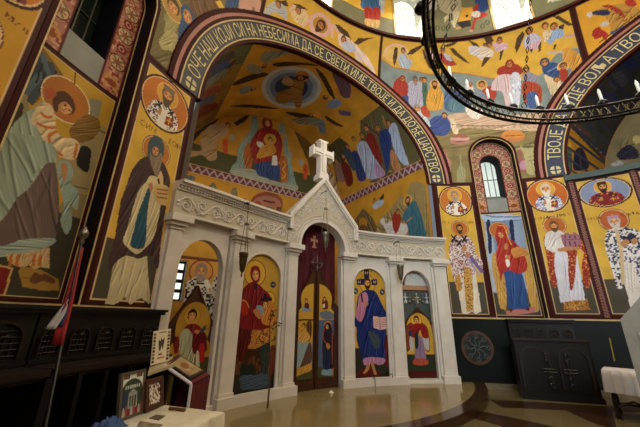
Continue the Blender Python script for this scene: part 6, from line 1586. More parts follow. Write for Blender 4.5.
# left side door: young saint in red and pale green
RL = RI+.12
c = S(-23.6); cv = Canvas(c-.36, c+.36, .33, 1.83, .0075, '#a8802e', px_scr(RL)); sh = [(c-.36, .33), (c+.36, .33), (c+.36, 1.12), (c+.30, 1.20)] + arc(c, 1.42, .30, PI/2+.5, -PI/2-.5, 18, .41) + [(c-.30, 1.20), (c-.36, 1.12)]
cv.keep &= cv.mask(sh, True); cv.mottle(cv.keep, .12, .12); cv.frame((165, 295, 225, 375), 320)
cv.fill([(20, 330), (240, 330), (240, 700), (20, 700)], '#4a4024')
cv.part = 1; halo_of(cv, cv.q((150, 115)), .145, '#b8902f', 2, '#8a5a24')
cv.cloth([(90, 250), (100, 220), (125, 300), (140, 400), (130, 520), (90, 520), (80, 420)], '#9c9c78', 6, .35, 82, sm=False); cv.cloth([(110, 185), (130, 158), (165, 155), (195, 180), (210, 215), (222, 290), (190, 310), (150, 300), (140, 230)], '#741a1a', 7, .4, 70)
cv.cloth([(75, 270), (95, 200), (125, 180), (150, 220), (160, 300), (155, 380), (165, 520), (110, 520), (105, 400), (95, 320)], '#a4a684', 8, .35, 78); cv.cloth([(58, 240), (85, 225), (80, 300), (60, 310)], '#741a1a', 3, .4, 80)
cv.cloth([(150, 220), (190, 195), (218, 215), (215, 280), (185, 305), (150, 310)], '#5a1218', 5, .4, 60); cv.cloth([(182, 270), (205, 260), (206, 345), (180, 350)], '#a0201c', 3, .4, 85); cv.cloth([(165, 320), (180, 320), (180, 520), (160, 520)], '#c0bca0', 3, .3, 85)
cv.fill([(185, 190), (215, 160), (218, 180), (195, 205)], '#3c4a44'); cv.fill([(158, 195), (172, 185), (185, 195), (172, 208)], SK, True)
cv.head(*cv.q((149, 112)), .066, SK, '#2a1a10', None); cv.part = 0; fresco_panel(cv, dl, RL, ('saint_figure', 'halo'))
# right side door: winged saint on an arched gold field
RB = RI+.12
c = S(24.05); cv = Canvas(c-.37, c+.37, .26, 1.80, .0085, '#c89c38', px_scr(RB)); sh = [(c-.37, .26), (c+.37, .26), (c+.37, 1.30)] + arc(c, 1.30, .36, PI/2, -PI/2, 20, .48) + [(c-.37, 1.30)]
cv.keep &= cv.mask(sh, True); cv.mottle(cv.keep, .1, .12); cv.put(cv.V < .78, '#2f3424'); cv.put(cv.V < .40, '#4a1c14'); cv.frame((345, 315, 450, 390), 598)
cv.part = 1; halo_of(cv, cv.q((403, 30)), .16, '#d0a23a', 2)
cv.cloth([(345, 110), (350, 60), (380, 45), (385, 110), (370, 190), (345, 205)], '#7a3420', 5, .4, 80); cv.cloth([(430, 45), (465, 70), (478, 130), (480, 205), (455, 195), (440, 110)], '#7a3420', 5, .4, 95); cv.cloth([(365, 130), (385, 110), (388, 190), (370, 200)], '#b4b0a8', 3, .3, 80); cv.cloth([(440, 120), (470, 120), (478, 195), (455, 190)], '#b4b0a8', 3, .3, 95)
cv.cloth([(395, 160), (405, 110), (440, 130), (465, 270), (432, 278), (395, 272)], '#8a7088', 7, .35, 82, sm=False); cv.cloth([(365, 75), (390, 50), (430, 50), (460, 80), (470, 130), (440, 125), (425, 85), (410, 120), (375, 125)], '#8a1c1c', 6, .4, 60); cv.cloth([(395, 110), (412, 105), (415, 180), (398, 185)], '#1f2a2c', 3, .3, 85); cv.cloth([(393, 250), (462, 250), (466, 282), (392, 282)], '#a84a34', 6, .3, 85)
cv.cloth([(362, 95), (378, 85), (380, 115), (365, 120)], '#26384a', 2, .3, 80); cv.head(*cv.q((404, 28)), .065, SK, '#3a2010', None); cv.part = 0; fresco_panel(cv, dr, RB, ('winged_figure', 'halo'))
# ------------------------------------------------------------------ furniture and hanging things
def pol(R):
    def f(u, v, d=0.0):            # u in degrees round the dome axis
        r = R-d; a = rad(u); return (r*math.sin(a), r*math.cos(a), v)
    return f
def grp(r, nm, m, build, smooth=False, lab=None, parent=None):
    bm = bmesh.new(); build(bm); o = obj(nm, bm, m, parent or r, smooth)
    if lab: o['label'] = lab
    return o
def rect(u0, u1, v0, v1): return [(u0, v0), (u1, v0), (u1, v1), (u0, v1)]
# --- carved choir stalls along the piers
def stall(a0, a1, n, label, Rb=6.86):
    f = pol(Rb); am = (a0+a1)/2; r = thing('choir_stall', label, 'choir stall', f(am, 0, .4), 'dark carved choir stalls')
    W, st = M['wood'], 1.6
    w = (a1-a0)/n
    grp(r, 'back_panel', W, lambda b: slab(b, rect(a0, a1, 0, 1.64), f, .05, .0, st))
    def corn(b):
        slab(b, rect(a0-.15, a1+.15, 1.60, 1.64), f, .12, -.02, st); slab(b, rect(a0-.25, a1+.25, 1.64, 1.675), f, .16, -.02, st)
        slab(b, rect(a0, a1, 1.12, 1.15), f, .07, .0, st)
    grp(r, 'cornice', W, corn)
    for k in range(n):
        c = a0+w*(k+.5); hw = w*.36; k_ = rad(1)*Rb; R_ = hw*k_
        def arch_pts(q): return [(c-hw*q, 1.18), (c-hw*q, 1.36)] + [(c+hw*q*math.sin(t), 1.36+R_*q*math.cos(t)*.85) for t in np.linspace(-PI/2, PI/2, 12)][1:-1] + [(c+hw*q, 1.36), (c+hw*q, 1.18)]
        def lat(b):
            o_, i_ = arch_pts(1.0), arch_pts(.84); slab(b, o_+i_[::-1], f, .085, .05, None)
            for j in range(1, 5): tube(b, [f(c-hw*.84+hw*1.68*j/5, 1.19, .06), f(c-hw*.84+hw*1.68*j/5, 1.36+.05*math.sin(PI*j/5)*4*R_, .06)], .008, 4)
            for j in range(5): tube(b, [f(c-hw*.84, 1.21+j*.055, .065), f(c+hw*.84, 1.21+j*.055, .065)], .007, 4)
            for j in range(3): tube(b, [f(c+.35*hw*math.cos(t)*(1-.2*j), 1.40+.028*math.sin(t)*(1-.2*j), .068) for t in np.linspace(0, 2*PI, 8, endpoint=False)], .006, 4, True)
        grp(r, 'lattice_arch', M['wood_worn'], lat)
    grp(r, 'arm_rail', M['wood_worn'], lambda b: (slab(b, rect(a0, a1, 1.04, 1.10), f, .42, .0, st), slab(b, rect(a0, a1, 1.00, 1.04), f, .38, .0, st)))
    for k in range(n):
        grp(r, 'seat', W, lambda b: slab(b, rect(a0+w*k+.15, a0+w*(k+1)-.15, .46, .50), f, .40, .05, st))
    for k in range(n+1):
        c = a0+w*k
        grp(r, 'partition', W, lambda b: slab(b, [(c-.22, 0), (c+.22, 0), (c+.22, 1.02), (c-.22, 1.02)], f, .42, .04, None))
    grp(r, 'base_step', W, lambda b: slab(b, rect(a0, a1, 0, .12), f, .50, .0, st))
    return r
stall(-61.5, -43.4, 4, 'dark carved choir stall at the left edge, under the angel painting')
stall(-43.2, -30.4, 5, 'dark carved choir stall under the hooded monk painting')
stall(42.4, 54.4, 5, 'dark carved stall with a row of small arches, behind the dark wooden desk')
# --- the desk in front of the southern stall
c0 = np.array(pol(6.05)(47.4, 0)); ta, no = rad(47.4), None
tx = np.array([math.cos(ta), -math.sin(ta), 0]); ny = np.array([-math.sin(ta), -math.cos(ta), 0])
def f_desk(u, v, d=0.0): p = c0+tx*u+ny*d; return (p[0], p[1], v)
r = thing('choir_desk', 'dark wooden choir desk with two arched panels and carved crosses, by the right wall', 'desk', tuple(c0))
grp(r, 'front_panel', M['wood'], lambda b: slab(b, rect(-.73, .73, .10, 1.20), f_desk, 0, -.04, None))
for s_ in (-1, 1): grp(r, 'side_panel', M['wood'], lambda b: slab(b, rect(s_*.73-.02, s_*.73+.02, .0, 1.20), f_desk, .0, -.24, None))
grp(r, 'top_board', M['wood_worn'], lambda b: slab(b, rect(-.78, .78, 1.20, 1.25), f_desk, .06, -.26, None))
grp(r, 'base_moulding', M['wood'], lambda b: (slab(b, rect(-.77, .77, 0, .10), f_desk, .05, -.02, None), slab(b, rect(-.75, .75, .10, .13), f_desk, .025, 0, None)))
for cx in (-.39, .37):
    def ap(b):
        R_ = .31
        slab(b, [(cx-R_, .22), (cx-R_, .80)]+arc(cx, .80, R_, -PI/2, PI/2, 16, .28)[1:-1]+[(cx+R_, .80), (cx+R_, .22)]+[(cx+R_-.05, .22), (cx+R_-.05, .80)]+arc(cx, .80, R_-.05, PI/2, -PI/2, 16, .24)[1:-1]+[(cx-R_+.05, .80), (cx-R_+.05, .22)], f_desk, .03, 0, None)
    grp(r, 'arched_panel', M['wood_worn'], ap)
for cx in (-.13, .26):
    def cc(b):
        for sh in (-.035, .035): tube(b, [f_desk(cx+sh, .22, .03), f_desk(cx+sh, .98, .03)], .013, 5)
        for z in (.56, .62): tube(b, [f_desk(cx-.13, z, .03), f_desk(cx+.13, z, .03)], .013, 5)
        for z in (.30, .42, .78, .90): tube(b, [f_desk(cx+.05*math.cos(t), z+.05*math.sin(t), .035) for t in np.linspace(0, 2*PI, 10, endpoint=False)], .010, 4, True)
    grp(r, 'carved_cross', M['wood_worn'], cc)
# --- round painted emblem on the green dado
ar = 35.9; fR = lambda u, v, d=0.0: P_wall(rad(ar)*RW+u, .95+v, d)
ro = thing('wall_roundel', 'round brown-rimmed painted emblem on the dark green dado', 'wall emblem', fR(0, 0, .01))
circ = lambda r_, n=36: [(r_*math.cos(t), r_*math.sin(t)) for t in np.linspace(0, 2*PI, n, endpoint=False)]
grp(ro, 'disc', mat('dark_slate_paint', '#1b2422', .5), lambda b: slab(b, circ(.36), fR, .012, .002, .2))
grp(ro, 'ring', mat('brown_ring_paint', '#5c3b24', .5, noise=.2), lambda b: slab(b, ring_poly(0, 0, .345, .41, -PI, PI-.001, 40), fR, .02, .002, .2))
def ros(b):
    for k in range(8):
        t = k*PI/4; tube(b, [fR(.06*math.cos(t), .06*math.sin(t), .014), fR(.17*math.cos(t+.25), .17*math.sin(t+.25), .016), fR(.27*math.cos(t), .27*math.sin(t), .014)], .012, 4)
        tube(b, [fR(.28*math.cos(t)+.05*math.cos(q), .28*math.sin(t)+.05*math.sin(q), .014) for q in np.linspace(0, 2*PI, 8, endpoint=False)], .009, 4, True)
    tube(b, [fR(.06*math.cos(q), .06*math.sin(q), .014) for q in np.linspace(0, 2*PI, 10, endpoint=False)], .01, 4, True)
grp(ro, 'rosette', mat('grey_rosette_paint', '#5a5f58', .5), ros)
# --- thin yellow strip against the dado
p0, p1 = on_cyl(614.5, 361, 6.985), on_cyl(609.5, 338, 6.985)
bm = bmesh.new(); tube(bm, [p0, p1], .014, 6); o = obj('yellow_strip', bm, mat('plain_yellow', '#a8963c', .5)); tag(o, 'thin yellow strip on the dark green wall, right of the desk', 'strip')
# --- white-draped side table
r = thing('side_table', 'side table with dark carved legs beneath a short white cloth, at the right edge', 'table', (4.35, 2.75, 0))
tt = np.array([.215, -.977, 0]); tn = np.array([-.977, -.215, 0]); tb0 = np.array([3.82, 3.08, 0])
def f_tab(u, v, d=0.0): p = tb0+tt*u+tn*d; return (p[0], p[1], v)
grp(r, 'table_top', M['wood'], lambda b: slab(b, rect(.02, 1.18, .755, .785), f_tab, -.02, -.58, None))
for u in (.06, 1.14):
    for d in (-.08, -.52):
        def lg(b):
            lathe(b, [(.03, 0), (.045, .03), (.025, .10), (.04, .25), (.022, .40), (.045, .58), (.03, .66), (.035, .755)], f_tab(u, 0, d), 10)
        grp(r, 'leg', M['wood_worn'], lg, True)
grp(r, 'stretcher', M['wood_worn'], lambda b: (tube(b, [f_tab(.06, .18, -.08), f_tab(.3, .28, -.2), f_tab(.6, .16, -.3), f_tab(.9, .28, -.2), f_tab(1.14, .18, -.08)], .022, 6), tube(b, [f_tab(.06, .18, -.52), f_tab(.6, .20, -.3), f_tab(1.14, .18, -.52)], .022, 6)))
bm = bmesh.new(); per = []
L_ = [(0, 0), (1.2, 0), (1.2, -.6), (0, -.6)]
for (a, b) in zip(L_, L_[1:]+L_[:1]):
    n = int(math.hypot(b[0]-a[0], b[1]-a[1])/.02)
    for k in range(n): per.append((a[0]+(b[0]-a[0])*k/n, a[1]+(b[1]-a[1])*k/n))
rows = []
for z, am in ((.79, 0), (.785, .012), (.70, .022), (.52, .032), (.42, .036)):
    row = []
    for i, (u, d) in enumerate(per):
        cx, cd = .6, -.3; l = math.hypot(u-cx, d-cd); w = 1+(am*(1+.75*math.sin(i*.95)))/l
        row.append(bm.verts.new(f_tab(cx+(u-cx)*w, z, cd+(d-cd)*w)))
    rows.append(row)
for a, b in zip(rows, rows[1:]):
    for i in range(len(per)): bm.faces.new((a[i], a[(i+1) % len(per)], b[(i+1) % len(per)], b[i]))
bm.faces.new(rows[0])
o = obj('tablecloth', bm, M['white_cloth'], None, True); tag(o, 'short pleated white cloth draped over the side table at the right edge', 'tablecloth')
M['aged_marble'] = mat('aged_cream_marble', '#96907c', .45, noise=.12, scale=6); M['aged_relief'] = mat('aged_carved_marble', '#a8a28e', .5)
# --- white marble gabled icon stand at the right edge
g0 = np.array([1.79, 2.11, 0]); gt = np.array([.245, -.969, 0]); gn = np.array([-.969, -.245, 0])
def f_mst(u, v, d=0.0): p = g0+gt*u+gn*d; return (p[0], p[1], v)
r = thing('marble_icon_stand', 'cream marble icon stand with a sloping carved gable, cut by the right edge', 'icon stand', tuple(g0+gt*.45))
grp(r, 'body', M['aged_marble'], lambda b: slab(b, [(0, .12), (.9, .12), (.9, 1.66), (.45, 2.16), (0, 1.66)], f_mst, 0, -.30, None))
grp(r, 'gable_frame', M['aged_marble'], lambda b: slab(b, [(0, .12), (0, 1.66), (.45, 2.16), (.9, 1.66), (.9, .12), (.83, .12), (.83, 1.63), (.45, 2.06), (.07, 1.63), (.07, .12)], f_mst, .04, 0, None))
grp(r, 'base', M['aged_marble'], lambda b: slab(b, rect(-.05, .95, 0, .12), f_mst, .08, -.36, None))
def mc(b):
    def rl(pts, rr): tube(b, [f_mst(u, v, .012) for u, v in pts], rr, 5)
    for z in (1.3, 1.0, .7): rl(spiral(.17, z, .07, .5, 1.4), .012); rl(spiral(.73, z, .07, 2.5, -1.4), .012)
    rl(spiral(.28, 1.66, .09, 0, 1.4), .013); rl(spiral(.62, 1.66, .09, PI, -1.4), .013); rl([(.17, .5), (.13, .8), (.2, 1.1), (.14, 1.5)], .012); rl(spiral(.45, 1.85, .07, 1, 1.3), .012)
grp(r, 'scroll_carving', M['aged_relief'], mc)
grp(r, 'recess_frame', M['gold_line'], lambda b: slab(b, [(.26, .6), (.64, .6), (.64, 1.5), (.26, 1.5), (.26, .6), (.30, .64), (.30, 1.46), (.60, 1.46), (.60, .64), (.30, .64)], f_mst, .02, 0, None))

# --- hanging oil lamps
def lamp(cx, cz, R, ztop, label, m, k=1.0, bracket=False):
    p = Vector(on_cyl(cx, cz, R)); r = thing('hanging_oil_lamp', label, 'lamp', tuple(p))
    x, y, z = p
    prof = [(.004, -.24*k), (.012*k, -.22*k), (.010*k, -.17*k), (.035*k, -.14*k), (.058*k, -.02*k), (.068*k, .10*k), (.078*k, .13*k), (.072*k, .15*k), (.06*k, .14*k), (.05*k, .02*k), (.01, .0)]
    grp(r, 'cup', m, lambda b: lathe(b, prof, (x, y, z), 18), True)
    def bands(b):
        for rr, zz in ((.062*k, .0), (.072*k, .09*k)): tube(b, [(x+rr*math.cos(t), y+rr*math.sin(t), z+zz) for t in np.linspace(0, 2*PI, 16, endpoint=False)], .006*k, 4, True)
    grp(r, 'rim_band', m, bands)
    zc = z+.62*k
    for j in range(3):
        t = j*2*PI/3+.4
        def ch(b):
            tube(b, [(x+.072*k*math.cos(t), y+.072*k*math.sin(t), z+.14*k), (x+.03*k*math.cos(t), y+.03*k*math.sin(t), zc)], .0045, 4)
            for q in range(1, 7): ball(b, (x+(.072-.042*q/7)*k*math.cos(t), y+(.072-.042*q/7)*k*math.sin(t), z+.14*k+(zc-z-.14*k)*q/7), .0085, 4)
        grp(r, 'chain', m, ch)
    grp(r, 'hanger', m, lambda b: (lathe(b, [(.005, 0), (.045*k, .0), (.03*k, .03), (.01, .05)], (x, y, zc), 12), tube(b, [(x, y, zc+.04), (x, y, ztop)], .006, 5)))
    n = Vector((x, y, 0)).normalized()
    if bracket:
        def br(b):
            q = Vector((x, y, ztop)); tube(b, [q, q+n*.12+Vector((0, 0, .05)), q+n*.30+Vector((0, 0, .01))], .012, 5)
            tube(b, [q+n*.02+Vector((0, 0, .02)), q+n*.06+Vector((.05, -.02, .07))], [.02, .006], 5); ball(b, q+n*.05+Vector((0, 0, .03)), .028, 6)
        grp(r, 'bracket', M['iron'], br)
    else:
        grp(r, 'bracket', M['iron'], lambda b: (tube(b, [(x, y, ztop), tuple(Vector((x, y, ztop))+n*.32)], .010, 5), ball(b, (x, y, ztop), .02, 6)))
    return r
lamp(243, 262, 6.46, on_cyl(245, 203, 6.46)[2], 'dull bronze oil lamp on chains in front of the mother and child icon', M['bronze'], 1.15, True)
lamp(325.5, 240, 6.46, on_cyl(323, 190, 6.46)[2], 'slim silvery oil lamp hanging before the red curtain', M['silver'], 1.25)
lamp(400.5, 272, 6.42, on_cyl(403, 243, 6.42)[2], 'tarnished silver oil lamp on chains before the pilaster right of the blue-cloaked man', M['silver'], 1.25, True)

# --- wheel chandelier
r = thing('ring_chandelier', 'large black iron ring chandelier with lattice rim and white candles', 'chandelier', (0, 0, 5.0))
RC, ZCH = 2.72, 4.95
ci = lambda R, z, n=96: [(R*math.sin(2*PI*i/n), R*math.cos(2*PI*i/n), z) for i in range(n)]
def rimb(b):
    for R, z, w in ((RC-.05, ZCH-.12, .018), (RC+.05, ZCH-.12, .026), (RC, ZCH+.09, .03)): tube(b, ci(R, z), w, 6, True)
grp(r, 'rim', M['iron'], rimb)
def latt(b):
    n = 150
    for i in range(n):
        a, c = 2*PI*i/n, 2*PI*(i+1)/n
        P_ = lambda t, z, R: (R*math.sin(t), R*math.cos(t), z)
        tube(b, [P_(a, ZCH-.12, RC+.05), P_(c, ZCH+.09, RC)], .007, 4, False, False); tube(b, [P_(c, ZCH-.12, RC+.05), P_(a, ZCH+.09, RC)], .007, 4, False, False); tube(b, [P_(a, ZCH-.12, RC-.05), P_(c, ZCH-.12, RC+.05)], .007, 4, False, False)
        if i % 3 == 0: tube(b, [P_((a+c)/2+.012*math.cos(q), ZCH+.01+.035*math.sin(q), RC+.03) for q in np.linspace(0, 2*PI, 6, endpoint=False)], .006, 4, True)
grp(r, 'lattice', M['bronze'], latt)
NB = 36
cup_me = can_me = None
for i in range(NB):
    a = 2*PI*(i+.35)/NB; p = ((RC+.06)*math.sin(a), (RC+.06)*math.cos(a), ZCH+.10)
    if cup_me is None:
        b = bmesh.new(); lathe(b, [(.012, 0), (.06, .02), (.078, .06), (.066, .11), (.03, .125)], (0, 0, 0), 10); cup = obj('candle_cup', b, M['iron'], None, True); cup_me = cup.data
        b = bmesh.new(); lathe(b, [(.024, .0), (.024, .22), (.010, .26), (.003, .28)], (0, 0, 0), 8); can = obj('candle', b, M['wax'], None, True); can_me = can.data
    else:
        cup = bpy.data.objects.new('candle_cup', cup_me); C.objects.link(cup); can = bpy.data.objects.new('candle', can_me); C.objects.link(can)
    cup.parent = r; cup.matrix_parent_inverse = Matrix.Translation((0, 0, -5.0)); cup.location = p
    can.parent = cup; can.location = (0, 0, .10)
for i in range(8):
    a = rad(26.5+45*i)
    def chn(b):
        A_, B_ = Vector((RC*math.sin(a), RC*math.cos(a), ZCH+.1)), Vector((.25*math.sin(a), .25*math.cos(a), 12.0))
        n = 46
        for k in range(n):
            p, q = A_.lerp(B_, k/n), A_.lerp(B_, (k+.8)/n); w = .028 if k % 4 else .055
            s_ = (q-p).cross(Vector((math.cos(a), -math.sin(a), 0))).normalized() if k % 2 else Vector((math.cos(a), -math.sin(a), 0))
            tube(b, [p, (p+q)/2+s_*w, q, (p+q)/2-s_*w], .010, 4, True)
    grp(r, 'chain', M['iron'], chn)
grp(r, 'hub', M['iron'], lambda b: (lathe(b, [(.03, 11.9), (.28, 11.95), (.28, 12.05), (.06, 12.15), (.03, 12.3)], (0, 0, 0), 16), tube(b, [(0, 0, 12.2), (0, 0, 19.4)], .03, 6)), parent=r)

# --- lectern with a crimson cloth, an icon lying on its slope
HB, HF, LB, LF = [Vector(EYE+ray(x, y)*d) for x, y, d in ((178, 355, 4.72), (164, 366, 4.32), (209, 375, 4.58), (191, 385, 4.16))]
r = thing('lectern', 'lectern with a sloping top hung with a crimson cloth, in front of the screen', 'lectern', ((HB+LF).x/2, (HB+LF).y/2, 0))
up_ = Vector((0, 0, 1))
def prism(b, q, h):
    va = [b.verts.new(p) for p in q]; vb = [b.verts.new(p-up_*h) for p in q]
    b.faces.new(va); b.faces.new(vb[::-1])
    for i in range(len(q)): b.faces.new((va[i], va[(i+1) % len(q)], vb[(i+1) % len(q)], vb[i]))
def inset(q, k): 
    c = sum(q, Vector())/len(q); return [c+(p-c)*k for p in q]
top = [HB, LB, LF, HF]
grp(r, 'sloping_top', M['wood_worn'], lambda b: prism(b, top, .04))
for p in inset(top, .86): grp(r, 'leg', M['wood'], lambda b: tube(b, [p-up_*.04, Vector((p.x, p.y, 0))], .025, 6))
def drape(b, A_, B_, z1, n=26, out=.02):
    nn = (B_-A_).cross(up_).normalized(); rows = []
    for k in range(n+1):
        p = A_.lerp(B_, k/n); rows.append([b.verts.new(Vector((p.x, p.y, p.z+(z1-p.z)*t))+nn*(out+.018*math.sin(k*.9)*t+.01*math.sin(k*2.1)*t)) for t in (0, .08, .5, 1)])
    for a_, c_ in zip(rows, rows[1:]):
        for j in range(3): b.faces.new((a_[j], c_[j], c_[j+1], a_[j+1]))
def cl(b):
    drape(b, LF, LB, .08); drape(b, LB, HB, .08)
    b.faces.new([b.verts.new(p+up_*.006) for p in inset(top, 1.02)])
o = obj('cloth', (lambda b: (cl(b), b)[1])(bmesh.new()), M['velvet'], None, True); tag(o, 'crimson cloth with white edging draped over the sloping lectern', 'cloth')
def trim_(b):
    w = .018
    for A_, B_ in ((HF, LF), (LF, Vector((LF.x, LF.y, .08)))): tube(b, [A_+up_*.008, B_+up_*.008], w, 6)
b = bmesh.new(); trim_(b); obj('white_trim', b, M['white_cloth'], o)['label'] = 'white edging'
q = [p+up_*.035 for p in inset(top, .80)]
r = thing('lectern_icon', 'gilt framed icon lying on the sloping lectern', 'icon', tuple(sum(q, Vector())/4-up_*.02))
grp(r, 'frame', M['wood_worn'], lambda b: prism(b, q, .02))
grp(r, 'painted_panel', mat('faded_gold_icon', '#b5a06a', .35, col2='#7a5a3a', scale=14), lambda b: b.faces.new([b.verts.new(p+up_*.003) for p in inset(q, .84)]))
grp(r, 'painted_figure', mat('ochre_figure_paint', '#8a5a2a', .4, scale=20), lambda b: b.faces.new([b.verts.new(q[0].lerp(q[2], .5)+ (q[1]-q[0])*(.26*math.cos(t))*.6+(q[3]-q[0])*(.3*math.sin(t)*.7)+up_*.005) for t in np.linspace(0, 2*PI, 14, endpoint=False)]))
# --- small dark stand with a pale shelf, and the printed card on it
SA, SB, SCc, SD = [Vector(EYE+ray(x, y)*d) for x, y, d in ((151, 362, 4.62), (173, 356, 4.78), (175, 364, 4.30), (148, 373, 4.12))]
zz_ = SA.z; q = [Vector((p.x, p.y, p.z)) for p in (SA, SB, SCc, SD)]
cs = sum(q, Vector())/4
r = thing('book_stand', 'slim dark stand with a pale shelf beside the crimson lectern', 'stand', (cs.x, cs.y, 0))
grp(r, 'shelf', mat('pale_shelf_wood', '#b3a27c', .5), lambda b: prism(b, q, .03))
grp(r, 'post', M['wood'], lambda b: (tube(b, [cs-up_*.03, Vector((cs.x, cs.y, .04))], .03, 8), lathe(b, [(.16, 0), (.16, .03), (.05, .06)], (cs.x, cs.y, 0), 14)))
def placard(name, label, cat, pts, draw, back=None, frame=None, fw=.02, thick=.018, res=80, mf=None):
    """a flat picture between four corners (top left, top right, bottom right, bottom left), with its frame"""
    tl, tr, br_, bl = [Vector(p) for p in pts]
    W, H = (br_-bl).length, (tl-bl).length
    ex, ey = (br_-bl)/W, (tl-bl)/H; ez = ex.cross(ey).normalized()
    r = thing(name, label, cat, tuple((bl+br_)/2))
    f = lambda u, v, d=0.0: tuple(bl+ex*u+ey*v+ez*d)
    if frame is not None: 
        grp(r, 'frame', frame, lambda b: (slab(b, [(0, 0), (W, 0), (W, H), (0, H), (0, fw), (fw, fw), (fw, H-fw), (W-fw, H-fw), (W-fw, fw), (0, fw)], f, .008, -thick, None)))
    grp(r, 'backing', back or M['wood'], lambda b: slab(b, rect(.002, W-.002, .002, H-.002), f, -.004, -thick*.8, None))
    cv = Canvas(fw*.9, W-fw*.9, fw*.9, H-fw*.9, max(W, H)/res, '#d8ccb0'); draw(cv, W, H)
    F_ = lambda u, v, d=0.0: tuple(bl[i]+ex[i]*u+ey[i]*v+ez[i]*(d-.003) for i in range(3))
    fresco(cv, 'picture', None, F_, (), M['print'], None, None, .003, r)
    return r
def corners(spec): return [EYE+ray(x, y)*d for x, y, d in spec]
def upright(px_bl, px_br, zb, h, lean):
    a, b = on_z(*px_bl, zb), on_z(*px_br, zb); ex = (b-a)/np.linalg.norm(b-a); n = np.array([ex[1], -ex[0], 0.0]); back = -n
    t = np.array([0, 0, h*math.cos(lean)])+back*h*math.sin(lean); return [a+t, b+t, b, a]
def card_draw(cv, W, H):
    cv.put(cv.V > -1, '#ddd0b2'); m = (cv.U > W*.24) & (cv.U < W*.78) & (cv.V > H*.12) & (cv.V < H*.86); cv.put(m, '#d9cfae')
    for k in range(9):
        for x in (.10, .88): cv.fill([(W*(x-.07), H*(.06+k*.1)), (W*(x+.07), H*(.06+k*.1)), (W*(x+.06), H*(.13+k*.1)), (W*(x-.06), H*(.13+k*.1))], ('#3a2a1c', '#6a4a2a', '#8a6a44')[k % 3], raw=True)
    cv.fill([(W*a, H*b) for a, b in ((.36, .45), (.32, .72), (.42, .66), (.46, .78), (.52, .68), (.64, .76), (.62, .52), (.56, .40), (.52, .52), (.44, .36))], '#4a4234', True, raw=True)
    cv.fill([(W*a, H*b) for a, b in ((.36, .24), (.56, .24), (.56, .30), (.36, .30))], '#8a2a1c', raw=True); cv.fill([(W*a, H*b) for a, b in ((.30, .14), (.72, .14), (.72, .18), (.30, .18))], '#a0402c', raw=True); cv.fill([(W*a, H*b) for a, b in ((.3, .90), (.75, .90), (.75, .94), (.3, .94))], '#8a7a4c', raw=True)
b0 = Vector(EYE+ray(150.5, 366)*4.34); b1 = Vector(EYE+ray(169, 361)*4.50); lean = Vector((0, 0, .37))+(b1-b0).cross(Vector((0, 0, 1))).normalized()*-.05
placard('printed_card', 'cream printed card with a dark drawing standing on the pale shelf', 'card', (b0+lean, b1+lean, b1, b0), card_draw, M['paper'], None, .006, .012)

# --- white-covered table in the left foreground with what stands on it
A_, B_ = Vector((-3.48, 4.20, 0)), Vector((-3.06, 3.71, 0)); ex = (B_-A_).normalized(); ey = Vector((-ex.y, ex.x, 0)); ey = ey if ey.y < 0 else -ey
WT, LT, ZT = (B_-A_).length, 1.15, .80
ft = lambda u, v, d=0.0: tuple(A_+ex*u+ey*v+Vector((0, 0, d)))
r = thing('table', 'wooden table under the cream cloth in the left foreground', 'table', ft(WT/2, LT/2))
grp(r, 'table_top', M['wood'], lambda b: slab(b, rect(.02, WT-.02, .02, LT-.02), ft, ZT-.012, ZT-.04, None))
for u in (.07, WT-.07):
    for v in (.07, LT-.07): grp(r, 'leg', M['wood'], lambda b: slab(b, rect(u-.025, u+.025, v-.025, v+.025), ft, ZT-.04, 0.0, None))
bm = bmesh.new(); per = []
L_ = [(0, 0), (WT, 0), (WT, LT), (0, LT)]
for (a, b) in zip(L_, L_[1:]+L_[:1]):
    n = int(math.hypot(b[0]-a[0], b[1]-a[1])/.025)
    for k in range(n): per.append((a[0]+(b[0]-a[0])*k/n, a[1]+(b[1]-a[1])*k/n))
rows = []
for z, am in ((0, 0), (-.012, .010), (-.2, .018), (-.45, .03), (-.66, .04)):
    row = []
    for i, (u, v) in enumerate(per):
        du, dv = u-WT/2, v-LT/2; l = math.hypot(du, dv); w = 1+am*(1+.7*math.sin(i*.55)+.4*math.sin(i*1.31))/l
        row.append(bm.verts.new(ft(WT/2+du*w, LT/2+dv*w, ZT+z)))
    rows.append(row)
for a, b in zip(rows, rows[1:]):
    for i in range(len(per)): bm.faces.new((a[i], a[(i+1) % len(per)], b[(i+1) % len(per)], b[i]))
bm.faces.new(rows[0])
o = obj('tablecloth', bm, M['cloth'], None, True); tag(o, 'cream cloth over the table in the left foreground', 'tablecloth')
